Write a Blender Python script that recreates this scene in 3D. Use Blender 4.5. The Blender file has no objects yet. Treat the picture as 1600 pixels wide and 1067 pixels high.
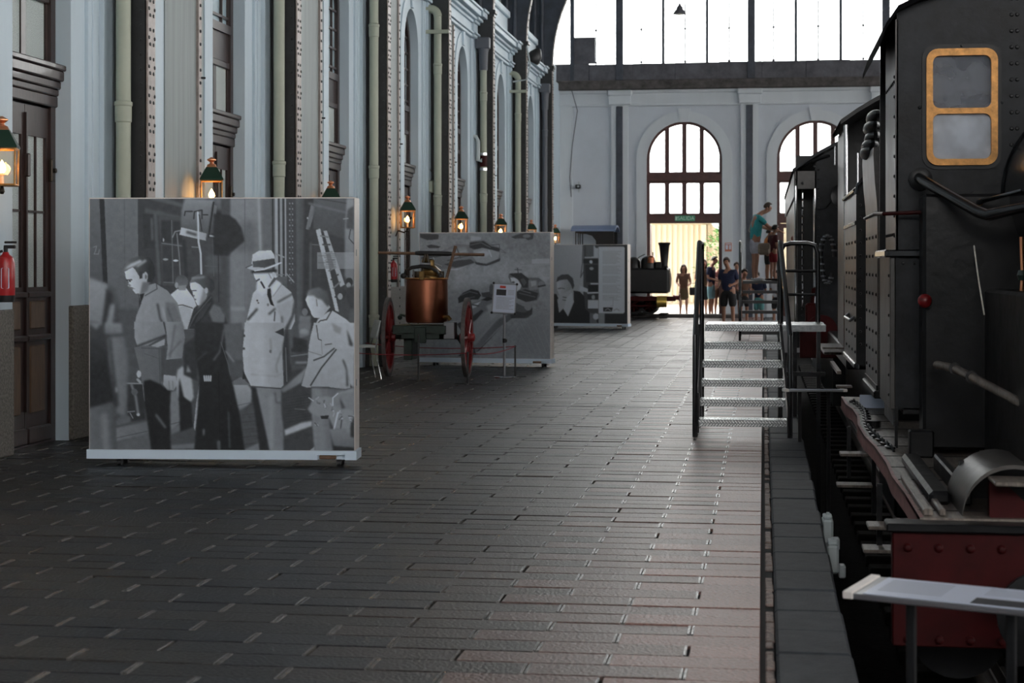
import bpy, math, random
import numpy as np
from mathutils import Vector, Matrix
from mathutils.geometry import tessellate_polygon
random.seed(7)
rng = np.random.default_rng(7)
SC = bpy.context.scene
COL = SC.collection
PI = math.pi
# ------------------------------------------------------------------ camera, sky, sun, exposure
FPX = 2750.0                      # focal length in pixels of the 1600 px wide frame
YAW = math.atan(393 / FPX)        # the camera looks a little to the left of the hall's axis (+Y)
EYE = 1.55
cd = bpy.data.cameras.new('camera')
cd.sensor_width = 36.0
cd.lens = FPX / 1600 * 36
cd.shift_y = -119.5 / 1600
cd.clip_end = 400
cd.dof.use_dof = True
cd.dof.focus_distance = 15.0
cd.dof.aperture_fstop = 5.0
cam = bpy.data.objects.new('camera', cd)
COL.objects.link(cam)
cam.location = (0, 0, EYE)
cam.rotation_euler = (PI / 2, 0, YAW)
SC.camera = cam
w = bpy.data.worlds.new('sky')
SC.world = w
w.use_nodes = True
bg = w.node_tree.nodes['Background']
bg.inputs[0].default_value = (1.0, 0.975, 0.945, 1)
bg.inputs[1].default_value = 7.6
sd = bpy.data.lights.new('sun', 'SUN')
sd.energy = 5.0
sd.angle = 0.02
sd.color = (1.0, 0.93, 0.80)
sun = bpy.data.objects.new('sun', sd)
COL.objects.link(sun)
sun.rotation_euler = Vector((-0.55, -0.38, 0.85)).to_track_quat('Z', 'Y').to_euler()
SC.view_settings.view_transform = 'Standard'
SC.view_settings.look = 'None'
SC.view_settings.gamma = 1.0
SC.view_settings.use_curve_mapping = False
SC.view_settings.exposure = 0.0

# ------------------------------------------------------------------ helpers
TS, TC = math.sin(YAW), math.cos(YAW)
def at_y(u, v, Y):
    """the place (X, Z) at depth Y that stands at pixel u, v of the photograph"""
    t = math.tan(math.atan((u - 800) / FPX) - YAW)
    X = Y * t
    zc = -X * TS + Y * TC
    return X, EYE - (v - 414) * zc / FPX
def at_x(u, v, X):
    t = math.tan(math.atan((u - 800) / FPX) - YAW)
    Y = X / t
    return Y, EYE - (v - 414) * (-X * TS + Y * TC) / FPX
def lin(c):
    c = c / 255.0
    return c / 12.92 if c <= 0.04045 else ((c + 0.055) / 1.055) ** 2.4
MATS = {}
def mat(name, col, rough=0.6, metal=0.0, var=0.0, vscale=4.0, bump=0.0, bscale=60.0, stretch=(1, 1, 1), col2=None, spec=0.5, coat=0.0, rvar=0.0, attr=None, emit=None):
    m = bpy.data.materials.new(name)
    m.use_nodes = True
    nt = m.node_tree
    b = nt.nodes['Principled BSDF']
    b.inputs['Base Color'].default_value = (*col, 1)
    b.inputs['Roughness'].default_value = rough
    b.inputs['Metallic'].default_value = metal
    b.inputs['Specular IOR Level'].default_value = spec
    b.inputs['Coat Weight'].default_value = coat
    src = None
    if var or bump or rvar or col2:
        tc = nt.nodes.new('ShaderNodeTexCoord')
        mp = nt.nodes.new('ShaderNodeMapping')
        mp.inputs['Scale'].default_value = stretch
        nt.links.new(tc.outputs['Object'], mp.inputs['Vector'])
    if var or col2 or rvar:
        n = nt.nodes.new('ShaderNodeTexNoise')
        n.inputs['Scale'].default_value = vscale
        n.inputs['Detail'].default_value = 5
        n.inputs['Roughness'].default_value = 0.65
        nt.links.new(mp.outputs[0], n.inputs['Vector'])
        r = nt.nodes.new('ShaderNodeValToRGB')
        r.color_ramp.elements[0].position = 0.33
        r.color_ramp.elements[1].position = 0.68
        c2 = col2 if col2 else tuple(min(1, c * (1 + var)) for c in col)
        c1 = tuple(c * (1 - var) for c in col)
        r.color_ramp.elements[0].color = (*c1, 1)
        r.color_ramp.elements[1].color = (*c2, 1)
        nt.links.new(n.outputs['Fac'], r.inputs[0])
        src = r.outputs[0]
        if rvar:
            mr = nt.nodes.new('ShaderNodeMapRange')
            mr.inputs['To Min'].default_value = max(0.02, rough - rvar)
            mr.inputs['To Max'].default_value = min(1, rough + rvar)
            nt.links.new(n.outputs['Fac'], mr.inputs['Value'])
            nt.links.new(mr.outputs[0], b.inputs['Roughness'])
    if attr:
        a = nt.nodes.new('ShaderNodeAttribute')
        a.attribute_name = attr
        if src:
            mx = nt.nodes.new('ShaderNodeMixRGB')
            mx.blend_type = 'MULTIPLY'
            mx.inputs[0].default_value = 1.0
            nt.links.new(a.outputs['Color'], mx.inputs[1])
            nt.links.new(src, mx.inputs[2])
            src = mx.outputs[0]
        else:
            src = a.outputs['Color']
    if src:
        nt.links.new(src, b.inputs['Base Color'])
    if bump:
        n2 = nt.nodes.new('ShaderNodeTexNoise')
        n2.inputs['Scale'].default_value = bscale
        n2.inputs['Detail'].default_value = 4
        nt.links.new(mp.outputs[0], n2.inputs['Vector'])
        bp = nt.nodes.new('ShaderNodeBump')
        bp.inputs['Strength'].default_value = bump
        bp.inputs['Distance'].default_value = 0.01
        nt.links.new(n2.outputs['Fac'], bp.inputs['Height'])
        nt.links.new(bp.outputs[0], b.inputs['Normal'])
    if emit:
        b.inputs['Emission Color'].default_value = (*emit[0], 1)
        b.inputs['Emission Strength'].default_value = emit[1]
    MATS[name] = m
    return m
def glass(name, tint=(1, 1, 1), clear=0.9, rough=0.02, haze=None):
    m = bpy.data.materials.new(name)
    m.use_nodes = True
    nt = m.node_tree
    nt.nodes.clear()
    o = nt.nodes.new('ShaderNodeOutputMaterial')
    t = nt.nodes.new('ShaderNodeBsdfTransparent')
    t.inputs[0].default_value = (*tint, 1)
    g = nt.nodes.new('ShaderNodeBsdfGlossy')
    g.inputs['Roughness'].default_value = rough
    mx = nt.nodes.new('ShaderNodeMixShader')
    lw = nt.nodes.new('ShaderNodeFresnel')
    lw.inputs[0].default_value = 1.45
    nt.links.new(lw.outputs[0], mx.inputs[0])
    nt.links.new(t.outputs[0], mx.inputs[1])
    nt.links.new(g.outputs[0], mx.inputs[2])
    last = mx
    if haze:
        d = nt.nodes.new('ShaderNodeBsdfDiffuse')
        d.inputs[0].default_value = (*haze, 1)
        tl = nt.nodes.new('ShaderNodeBsdfTranslucent')
        tl.inputs[0].default_value = (*haze, 1)
        ad = nt.nodes.new('ShaderNodeMixShader')
        ad.inputs[0].default_value = 0.45
        nt.links.new(d.outputs[0], ad.inputs[1])
        nt.links.new(tl.outputs[0], ad.inputs[2])
        n = nt.nodes.new('ShaderNodeTexNoise')
        n.inputs['Scale'].default_value = 6
        tc = nt.nodes.new('ShaderNodeTexCoord')
        nt.links.new(tc.outputs['Object'], n.inputs['Vector'])
        mr = nt.nodes.new('ShaderNodeMapRange')
        mr.inputs['From Min'].default_value = 0.3
        mr.inputs['From Max'].default_value = 0.6
        mr.inputs['To Min'].default_value = (1 - clear) * 0.7
        mr.inputs['To Max'].default_value = min(1, (1 - clear) * 1.25)
        nt.links.new(n.outputs['Fac'], mr.inputs['Value'])
        m2 = nt.nodes.new('ShaderNodeMixShader')
        nt.links.new(mr.outputs[0], m2.inputs[0])
        nt.links.new(mx.outputs[0], m2.inputs[1])
        nt.links.new(ad.outputs[0], m2.inputs[2])
        last = m2
    nt.links.new(last.outputs[0], o.inputs[0])
    MATS[name] = m
    return m
MW = {}
def tag(o, label=None, cat=None, group=None, kind=None):
    if label: o['label'] = label
    if cat: o['category'] = cat
    if group: o['group'] = group
    if kind: o['kind'] = kind
    return o
def empty(name, loc, rz=0.0, label=None, cat=None, group=None, kind=None):
    o = bpy.data.objects.new(name, None)
    COL.objects.link(o)
    o.location = loc
    o.rotation_euler = (0, 0, rz)
    o.empty_display_size = 0.1
    MW[o] = Matrix.Translation(Vector(loc)) @ Matrix.Rotation(rz, 4, 'Z')
    return tag(o, label, cat, group, kind)
class MB:
    """collects shapes into one mesh"""
    def __init__(s):
        s.v = []; s.f = []
    def add(s, vs, fs, M=None):
        k = len(s.v)
        if M is not None: vs = [M @ Vector(p) for p in vs]
        s.v += [tuple(p) for p in vs]
        s.f += [tuple(i + k for i in f) for f in fs]
        return s
    def box(s, x0, x1, y0, y1, z0, z1, ch=0.0, M=None):
        if x1 < x0: x0, x1 = x1, x0
        if y1 < y0: y0, y1 = y1, y0
        if z1 < z0: z0, z1 = z1, z0
        c = min(ch, (x1 - x0) * .45, (y1 - y0) * .45, (z1 - z0) * .45)
        if c <= 0:
            vs = [(x, y, z) for x in (x0, x1) for y in (y0, y1) for z in (z0, z1)]
            fs = [(0, 1, 3, 2), (4, 6, 7, 5), (0, 4, 5, 1), (2, 3, 7, 6), (0, 2, 6, 4), (1, 5, 7, 3)]
            return s.add(vs, fs, M)
        X = (x0, x1); Y = (y0, y1); Z = (z0, z1)
        vs = []; idx = {}
        for i in (0, 1):
            for j in (0, 1):
                for k in (0, 1):
                    sx, sy, sz = 1 - 2 * i, 1 - 2 * j, 1 - 2 * k
                    for a, p in enumerate(((X[i], Y[j] + sy * c, Z[k] + sz * c), (X[i] + sx * c, Y[j], Z[k] + sz * c), (X[i] + sx * c, Y[j] + sy * c, Z[k]))):
                        idx[i, j, k, a] = len(vs); vs.append(p)
        fs = []
        def q(l, flip): fs.append(tuple(l[::-1] if flip else l))
        for i in (0, 1):
            q([idx[i, 0, 0, 0], idx[i, 1, 0, 0], idx[i, 1, 1, 0], idx[i, 0, 1, 0]], i == 0)
            q([idx[0, i, 0, 1], idx[0, i, 1, 1], idx[1, i, 1, 1], idx[1, i, 0, 1]], i == 0)
            q([idx[0, 0, i, 2], idx[1, 0, i, 2], idx[1, 1, i, 2], idx[0, 1, i, 2]], i == 0)
        for i in (0, 1):
            for j in (0, 1):
                q([idx[i, j, 0, 0], idx[i, j, 1, 0], idx[i, j, 1, 1], idx[i, j, 0, 1]], (i + j) % 2 == 1)
                q([idx[i, 0, j, 0], idx[i, 1, j, 0], idx[i, 1, j, 2], idx[i, 0, j, 2]], (i + j) % 2 == 0)
                q([idx[0, i, j, 1], idx[1, i, j, 1], idx[1, i, j, 2], idx[0, i, j, 2]], (i + j) % 2 == 1)
        for i in (0, 1):
            for j in (0, 1):
                for k in (0, 1):
                    q([idx[i, j, k, 0], idx[i, j, k, 1], idx[i, j, k, 2]], (i + j + k) % 2 == 1)
        return s.add(vs, fs, M)
    def cyl(s, p0, p1, r0, r1=None, n=16, caps=True):
        r1 = r0 if r1 is None else r1
        p0 = Vector(p0); p1 = Vector(p1)
        d = (p1 - p0).normalized()
        a = d.orthogonal().normalized(); b = d.cross(a)
        vs = []
        for p, r in ((p0, r0), (p1, r1)):
            for k in range(n):
                t = 2 * PI * k / n
                vs.append(p + (a * math.cos(t) + b * math.sin(t)) * r)
        fs = [(k, (k + 1) % n, n + (k + 1) % n, n + k) for k in range(n)]
        if caps: fs += [tuple(range(n))[::-1], tuple(range(n, 2 * n))]
        return s.add(vs, fs)
    def tube(s, path, r, n=8, closed=False, flat=1.0):
        P = [Vector(p) for p in path]
        m = len(P)
        rs = r if isinstance(r, (list, tuple)) else [r] * m
        vs = []; a = None
        for i in range(m):
            if closed: d = P[(i + 1) % m] - P[i - 1]
            else: d = P[min(i + 1, m - 1)] - P[max(i - 1, 0)]
            d.normalize()
            if a is None: a = d.orthogonal().normalized()
            else:
                a = a - d * a.dot(d)
                a = a.normalized() if a.length > 1e-6 else d.orthogonal().normalized()
            b = d.cross(a)
            for k in range(n):
                t = 2 * PI * k / n
                vs.append(P[i] + (a * math.cos(t) + b * math.sin(t) * flat) * rs[i])
        fs = []
        for i in range(m if closed else m - 1):
            j = (i + 1) % m
            for k in range(n):
                fs.append((i * n + k, i * n + (k + 1) % n, j * n + (k + 1) % n, j * n + k))
        if not closed: fs += [tuple(range(n))[::-1], tuple(range((m - 1) * n, m * n))]
        return s.add(vs, fs)
    def lathe(s, prof, n=24, M=None):
        vs = []; m = len(prof)
        for r, z in prof:
            for k in range(n):
                t = 2 * PI * k / n
                vs.append((r * math.cos(t), r * math.sin(t), z))
        fs = [(i * n + k, i * n + (k + 1) % n, (i + 1) * n + (k + 1) % n, (i + 1) * n + k) for i in range(m - 1) for k in range(n)]
        fs += [tuple(range(n))[::-1], tuple(range((m - 1) * n, m * n))]
        return s.add(vs, fs, M)
    def ball(s, c, r, nu=12, nv=8, sc=(1, 1, 1)):
        c = Vector(c)
        prof = [(max(1e-4, math.sin(PI * i / nv)) * r, -math.cos(PI * i / nv) * r) for i in range(nv + 1)]
        return s.lathe(prof, nu, Matrix.Translation(c) @ Matrix.Diagonal((*sc, 1)))
    def plate(s, outer, holes, fn, t0, t1):
        """flat plate with holes: outline points (a, b), fn(a, b, t) gives the place"""
        loops = [list(outer)] + [list(h) for h in holes]
        tris = tessellate_polygon([[Vector((a, b, 0)) for a, b in l] for l in loops])
        pts = [p for l in loops for p in l]
        n = len(pts)
        vs = [fn(a, b, t0) for a, b in pts] + [fn(a, b, t1) for a, b in pts]
        fs = []
        for t in tris:
            (ax, ay), (bx, by), (cx, cy) = (pts[i] for i in t)
            ccw = (bx - ax) * (cy - ay) - (by - ay) * (cx - ax) > 0
            t = tuple(t) if ccw else tuple(t)[::-1]
            fs += [t[::-1], tuple(i + n for i in t)]
        k = 0
        for l in loops:
            m = len(l)
            area = sum(l[i][0] * l[(i + 1) % m][1] - l[(i + 1) % m][0] * l[i][1] for i in range(m))
            ccw = (area > 0) == (k == 0)
            for i in range(m):
                j = (i + 1) % m
                q = (k + i, k + j, k + j + n, k + i + n)
                fs.append(q if ccw else q[::-1])
            k += m
        return s.add(vs, fs)
    def rivets(s, pts, nrm, r=0.016, h=0.009, n=6):
        d = Vector(nrm).normalized(); a = d.orthogonal().normalized(); b = d.cross(a)
        for p in pts:
            p = Vector(p); vs = []
            for q, e in ((1.0, 0.0), (0.75, 0.7)):
                for k in range(n):
                    t = 2 * PI * k / n
                    vs.append(p + (a * math.cos(t) + b * math.sin(t)) * r * q + d * h * e)
            vs.append(p + d * h)
            fs = [(k, (k + 1) % n, n + (k + 1) % n, n + k) for k in range(n)] + [(n + k, n + (k + 1) % n, 2 * n) for k in range(n)]
            s.add(vs, fs)
        return s
    def mesh(s, name, smooth=0.6):
        me = bpy.data.meshes.new(name)
        me.from_pydata(s.v, [], s.f)
        me.validate()
        if smooth:
            me.polygons.foreach_set('use_smooth', [True] * len(me.polygons))
            me.set_sharp_from_angle(angle=smooth)
        return me
    def build(s, name, m, parent=None, smooth=0.6, label=None, cat=None, group=None, kind=None, fix=True):
        """one mesh object; coordinates given in the world (fix) or in the parent's frame"""
        if parent is not None and fix:
            inv = MW[parent].inverted()
            s.v = [tuple(inv @ Vector(p)) for p in s.v]
            o0 = Vector((0, 0, 0))
        elif parent is None:
            A = np.array(s.v)
            o0 = Vector(((A[:, 0].min() + A[:, 0].max()) / 2, (A[:, 1].min() + A[:, 1].max()) / 2, A[:, 2].min()))
            s.v = [(p[0] - o0.x, p[1] - o0.y, p[2] - o0.z) for p in s.v]
        else: o0 = Vector((0, 0, 0))
        me = s.mesh(name, smooth)
        if m: me.materials.append(MATS[m] if isinstance(m, str) else m)
        o = bpy.data.objects.new(name, me)
        COL.objects.link(o)
        o.location = o0
        if parent is not None: o.parent = parent
        MW[o] = (MW[parent] if parent is not None else Matrix.Identity(4)) @ Matrix.Translation(o0)
        return tag(o, label, cat, group, kind)
def copy_tree(o, parent=None):
    c = o.copy()
    COL.objects.link(c)
    c.parent = parent
    for ch in o.children: copy_tree(ch, c)
    return c
def fx(x0):  return lambda a, b, t: (t, a, b)     # plate in a plane of constant X: a = Y, b = Z
def fxm(a, b, t): return (t, a, b)
def fym(a, b, t): return (a, -t, b)               # plate in a plane of constant Y (t = -Y)
def rrect(x0, x1, z0, z1, r, n=5):
    pts = []
    for cx, cz, a0 in ((x1 - r, z0 + r, -PI / 2), (x1 - r, z1 - r, 0), (x0 + r, z1 - r, PI / 2), (x0 + r, z0 + r, PI)):
        for k in range(n + 1):
            a = a0 + PI / 2 * k / n
            pts.append((cx + r * math.cos(a), cz + r * math.sin(a)))
    return pts
def arch(c, wd, z0, zs, rise, n=16):
    pts = [(c - wd / 2, z0), (c + wd / 2, z0)]
    for k in range(n + 1):
        a = PI * k / n
        pts.append((c + wd / 2 * math.cos(a), zs + rise * math.sin(a)))
    return pts
def rect(x0, x1, z0, z1): return [(x0, z0), (x1, z0), (x1, z1), (x0, z1)]
def text_mesh(s, txt, size, place, name='lettering', m='ink', parent=None, depth=0.002, align='CENTER'):
    cu = bpy.data.curves.new('t', 'FONT')
    cu.body = txt; cu.size = size; cu.extrude = depth; cu.align_x = align; cu.align_y = 'CENTER'
    ob = bpy.data.objects.new('t', cu)
    COL.objects.link(ob)
    bpy.context.view_layer.update()
    me = bpy.data.meshes.new_from_object(ob.evaluated_get(bpy.context.evaluated_depsgraph_get()))
    bpy.data.objects.remove(ob)
    mb = MB()
    mb.add([v.co for v in me.vertices], [tuple(p.vertices) for p in me.polygons], place)
    bpy.data.meshes.remove(me)
    return mb.build(name, m, parent, smooth=0)
# ------------------------------------------------------------------ materials
mat('paint_white', (0.515, 0.615, 0.685), 0.62, var=0.07, vscale=1.5, stretch=(1, 1, .15), bump=0.1, bscale=25)
mat('paint_stained', (0.26, 0.295, 0.295), 0.65, var=0.12, vscale=5.0, stretch=(2, 2.5, .1), bump=0.12, bscale=25)
mat('paint_grey', (0.545, 0.59, 0.645), 0.65, var=0.05, vscale=1.0)
mat('paint_far', (0.60, 0.645, 0.68), 0.62, var=0.05, vscale=1.5, stretch=(1, 1, .15))
mat('brass_dull', (0.20, 0.125, 0.045), 0.4, metal=0.75, var=0.4, vscale=12)
mat('granite', (0.125, 0.115, 0.10), 0.7, var=0.55, vscale=45, bump=0.35, bscale=60)
mat('plaster_dark', (0.22, 0.22, 0.23), 0.9, var=0.15, vscale=0.6)
mat('iron_black', (0.018, 0.020, 0.022), 0.45, var=0.3, vscale=6, bump=0.1, bscale=30)
mat('iron_blue', (0.045, 0.055, 0.075), 0.5, var=0.35, vscale=3, bump=0.1, bscale=30)
mat('iron_beige', (0.30, 0.255, 0.235), 0.5, var=0.2, vscale=9)
mat('rust_sill', (0.075, 0.068, 0.066), 0.8, var=0.5, vscale=4, bump=0.4, bscale=30)
mat('steel_sill', (0.085, 0.085, 0.10), 0.55, var=0.4, vscale=2.5)
mat('pipe_green', (0.36, 0.39, 0.31), 0.5, var=0.06, vscale=3)
mat('pipe_grey', (0.10, 0.11, 0.13), 0.5)
mat('pipe_pale', (0.42, 0.47, 0.48), 0.45)
mat('oak_dark', (0.032, 0.017, 0.015), 0.33, spec=0.35, var=0.45, vscale=8, stretch=(6, 6, .6), bump=0.1, bscale=20, coat=0.2)
mat('oak_panel', (0.10, 0.055, 0.028), 0.4, var=0.35, vscale=8, stretch=(6, 6, .6))
mat('oak_red', (0.075, 0.024, 0.020), 0.45, var=0.25, vscale=6)
mat('bronze_dark', (0.05, 0.04, 0.03), 0.35, metal=0.8)
mat('frosted', (0.50, 0.56, 0.55), 0.30, var=0.6, vscale=120, bump=0.8, bscale=140)
mat('frosted_blue', (0.35, 0.46, 0.52), 0.25, var=0.2, vscale=3)
glass('pane_clear', (0.97, 0.99, 1.0))
glass('pane_cab', (0.80, 0.83, 0.88), 0.70, haze=(0.55, 0.57, 0.62))
glass('pane_dirty', (0.55, 0.58, 0.62), 0.15, rough=0.2, haze=(0.80, 0.84, 0.90))
glass('pane_lantern', (1.0, 0.97, 0.92))
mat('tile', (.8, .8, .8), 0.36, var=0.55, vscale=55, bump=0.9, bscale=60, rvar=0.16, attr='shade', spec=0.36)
MATS['tile'].node_tree.nodes['Principled BSDF'].inputs['Specular Tint'].default_value = (1.0, 0.88, 0.82, 1)  # warm cast of the glare put into the floor's reflection colour

mat('mortar', (0.15, 0.14, 0.13), 0.24, var=0.35, vscale=30, bump=0.4, bscale=90)
mat('bed', (0.02, 0.02, 0.02), 0.9)
mat('kerb', (0.032, 0.036, 0.043), 0.66, spec=0.35, var=0.3, vscale=10, bump=0.5, bscale=80)
mat('rubble', (0.20, 0.15, 0.13), 0.6, var=0.5, vscale=30, bump=0.8, bscale=60)
mat('ballast', (0.008, 0.008, 0.008), 0.9, spec=0.05, var=0.5, vscale=8, bump=0.8, bscale=25)
mat('sleeper', (0.012, 0.011, 0.010), 0.8, spec=0.1, var=0.5, vscale=5, stretch=(1, 8, 8), bump=0.4)
mat('rail_steel', (0.20, 0.17, 0.15), 0.4, metal=0.9)
mat('panel_white', (0.66, 0.78, 0.90), 0.45)
mat('panel_alu', (0.74, 0.69, 0.65), 0.40, metal=0.2, var=0.06, vscale=30, stretch=(1, 1, .05))
mat('print', (1, 1, 1), 0.36, attr='print', spec=0.35)
mat('loco_black', (0.006, 0.0063, 0.0072), 0.36, spec=0.28, var=0.4, vscale=5, bump=0.25, bscale=14, rvar=0.12)
mat('loco_grey', (0.014, 0.0155, 0.018), 0.42, spec=0.2, var=0.8, vscale=3, bump=0.2, bscale=18, rvar=0.12)
mat('loco_side', (0.055, 0.050, 0.046), 0.36, var=0.35, vscale=5, bump=0.15, bscale=20, rvar=0.1)
mat('loco_roof', (0.006, 0.006, 0.007), 0.95, spec=0.02)
mat('loco_satin', (0.010, 0.011, 0.013), 0.22, coat=0.3)
mat('board', (0.15, 0.125, 0.105), 0.42, var=0.5, vscale=7, stretch=(6, .7, 1), bump=0.4, bscale=30)
mat('board_edge', (0.30, 0.15, 0.14), 0.5, var=0.3, vscale=12)
mat('loco_red', (0.035, 0.0025, 0.003), 0.5, spec=0.15, var=0.3, vscale=6)
mat('red_bright', (0.16, 0.006, 0.008), 0.35)
mat('brass', (0.52, 0.25, 0.07), 0.45, metal=0.4, var=0.35, vscale=18, bump=0.15)
mat('brass_gold', (0.72, 0.50, 0.12), 0.35, metal=0.85)
mat('copper', (0.30, 0.11, 0.062), 0.30, metal=0.95, var=0.12, vscale=5, bump=0.12, bscale=7, rvar=0.04)
mat('copper_bright', (0.70, 0.30, 0.15), 0.3, metal=0.9)
mat('lantern_green', (0.010, 0.035, 0.020), 0.35)
mat('flame', (1.0, 0.55, 0.2), 0.5, emit=((1.0, 0.50, 0.16), 60.0))
mat('opal', (0.85, 0.8, 0.7), 0.4)
mat('green_iron', (0.016, 0.032, 0.024), 0.5, var=0.4, vscale=12)
mat('wheel_red', (0.26, 0.018, 0.020), 0.4, var=0.25, vscale=9)
mat('tyre', (0.10, 0.085, 0.080), 0.5, var=0.3, vscale=20)
mat('wood_pole', (0.15, 0.085, 0.05), 0.5, var=0.3, vscale=14)
mat('rubber', (0.012, 0.012, 0.013), 0.5)
mat('chrome', (0.55, 0.56, 0.58), 0.16, metal=1.0)
mat('steel_satin', (0.32, 0.33, 0.35), 0.3, metal=0.9)
mat('steel_dark', (0.06, 0.06, 0.062), 0.35, metal=0.6)
mat('chequer_raised', (0.85, 0.87, 0.86), 0.22, metal=0.9)
mat('chequer', (0.34, 0.355, 0.355), 0.26, metal=0.9, var=0.3, vscale=40)
mat('plastic_white', (0.50, 0.53, 0.52), 0.4)
mat('ext_red', (0.40, 0.012, 0.016), 0.3)
mat('rope_red', (0.26, 0.02, 0.03), 0.7)
mat('sign_white', (0.55, 0.60, 0.72), 0.35)
mat('sign_red', (0.55, 0.05, 0.03), 0.4)
mat('exit_green', (0.06, 0.30, 0.17), 0.4)
mat('ink', (0.03, 0.03, 0.035), 0.6)
mat('ink_grey', (0.30, 0.32, 0.37), 0.6)
mat('ink_green', (0.55, 0.75, 0.62), 0.5)
mat('red_sign', (0.48, 0.16, 0.09), 0.5)
mat('cream_sheet', (0.80, 0.70, 0.54), 0.6)
mat('cream_beam', (0.78, 0.70, 0.55), 0.6)
mat('yard', (0.62, 0.60, 0.56), 0.8, var=0.1, vscale=2)
mat('leaf', (0.10, 0.22, 0.06), 0.6, var=0.4, vscale=6)
mat('box_grey', (0.42, 0.47, 0.48), 0.5)
mat('roof_blue', (0.16, 0.22, 0.36), 0.4)
mat('skin_a', (0.42, 0.22, 0.15), 0.55)
mat('skin_b', (0.34, 0.17, 0.11), 0.55)
for nm, c in (('teal', (0.05, 0.40, 0.42)), ('pale', (0.58, 0.58, 0.66)), ('navy', (0.012, 0.018, 0.055)), ('black', (0.012, 0.012, 0.014)), ('maroon', (0.07, 0.010, 0.014)), ('red', (0.22, 0.012, 0.018)), ('brown', (0.13, 0.065, 0.04)), ('olive', (0.09, 0.06, 0.03)), ('aqua', (0.25, 0.48, 0.55)), ('mint', (0.10, 0.30, 0.30)), ('pink', (0.50, 0.25, 0.25)), ('white', (0.68, 0.70, 0.74)), ('tan', (0.30, 0.24, 0.19)), ('orange', (0.60, 0.20, 0.05))):
    mat('cloth_' + nm, c, 0.8, var=0.15, vscale=8)
mat('hair_dark', (0.018, 0.012, 0.009), 0.5, var=0.4, vscale=30)
mat('hair_brown', (0.050, 0.026, 0.014), 0.5, var=0.4, vscale=30)
mat('hair_grey', (0.11, 0.09, 0.08), 0.6, var=0.3, vscale=30)
# ------------------------------------------------------------------ the setting: floor, platform edge, track bed
XW = -6.08            # face of the left wall
YF = 52.9             # face of the far wall
YB = -16.0            # rear end of the hall
ZB = -1.05            # track bed
floor = MB().box(-6.5, 0.043, YB, YF + .3, -1.2, -0.016).build('floor', 'bed', kind='structure')
RN, TL = 0.2, 0.6
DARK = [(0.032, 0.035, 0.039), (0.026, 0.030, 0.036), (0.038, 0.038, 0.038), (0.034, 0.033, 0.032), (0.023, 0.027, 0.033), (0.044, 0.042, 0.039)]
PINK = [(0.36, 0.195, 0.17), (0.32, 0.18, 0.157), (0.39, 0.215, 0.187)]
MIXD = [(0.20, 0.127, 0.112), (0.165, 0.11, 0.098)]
WARM_GLARE = [(0.068, 0.058, 0.054), (0.060, 0.053, 0.050), (0.078, 0.064, 0.058)]  # browner and lighter: warm floor glare put into the tile colour
def tile_box(mb, x0, x1, y0, y1, tilt=0.0, dz=0.0):
    c = 0.003
    k = len(mb.v)
    t0, t1 = dz - tilt, dz + tilt
    vs = [(x0, y0, -.016), (x1, y0, -.016), (x1, y1, -.016), (x0, y1, -.016),
          (x0, y0, t0 - c), (x1, y0, t0 - c), (x1, y1, t1 - c), (x0, y1, t1 - c),
          (x0 + c, y0 + c, t0), (x1 - c, y0 + c, t0), (x1 - c, y1 - c, t1), (x0 + c, y1 - c, t1)]
    fs = [(0, 1, 5, 4), (1, 2, 6, 5), (2, 3, 7, 6), (3, 0, 4, 7), (4, 5, 9, 8), (5, 6, 10, 9), (6, 7, 11, 10), (7, 4, 8, 11), (8, 9, 10, 11)]
    mb.add(vs, fs)
    return 12
def shade_attr(me, cols):
    a = me.attributes.new('shade', 'FLOAT_COLOR', 'POINT')
    a.data.foreach_set('color', np.array([(*c, 1) for c in cols], dtype=np.float32).ravel())
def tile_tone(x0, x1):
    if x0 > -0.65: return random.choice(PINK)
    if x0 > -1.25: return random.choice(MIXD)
    if x0 > -2.0: return random.choice(WARM_GLARE)
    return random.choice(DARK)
variants = {}
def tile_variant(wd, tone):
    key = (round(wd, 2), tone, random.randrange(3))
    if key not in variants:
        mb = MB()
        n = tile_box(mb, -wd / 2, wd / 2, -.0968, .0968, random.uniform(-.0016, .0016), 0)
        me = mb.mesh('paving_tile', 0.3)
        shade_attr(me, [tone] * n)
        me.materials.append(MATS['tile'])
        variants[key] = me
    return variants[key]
spots = []
row = 0
y = 2.4
while y < YF:
    off = 0.3 if row % 2 else 0.0
    xr = -0.004
    first = True
    while xr > -6.3:
        wd = off if (first and off) else TL
        first = False
        spots.append((xr - wd, xr, y, y + RN))
        xr -= wd
    row += 1
    y += RN
near = [s for s in spots if s[2] > 5.9 and (lambda u: -30 < u < 1230)((lambda X, Y: 800 + FPX * (X * TC + Y * TS) / (-X * TS + Y * TC))((s[0] + s[1]) / 2, s[2]))][:300]
nset = set(near)
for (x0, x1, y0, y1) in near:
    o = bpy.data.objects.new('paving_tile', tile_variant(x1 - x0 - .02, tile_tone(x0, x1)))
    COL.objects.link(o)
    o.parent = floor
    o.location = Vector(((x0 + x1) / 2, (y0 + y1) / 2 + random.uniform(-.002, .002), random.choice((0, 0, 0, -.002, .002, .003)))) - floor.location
mb = MB(); cols = []
mj = MB()
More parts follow.
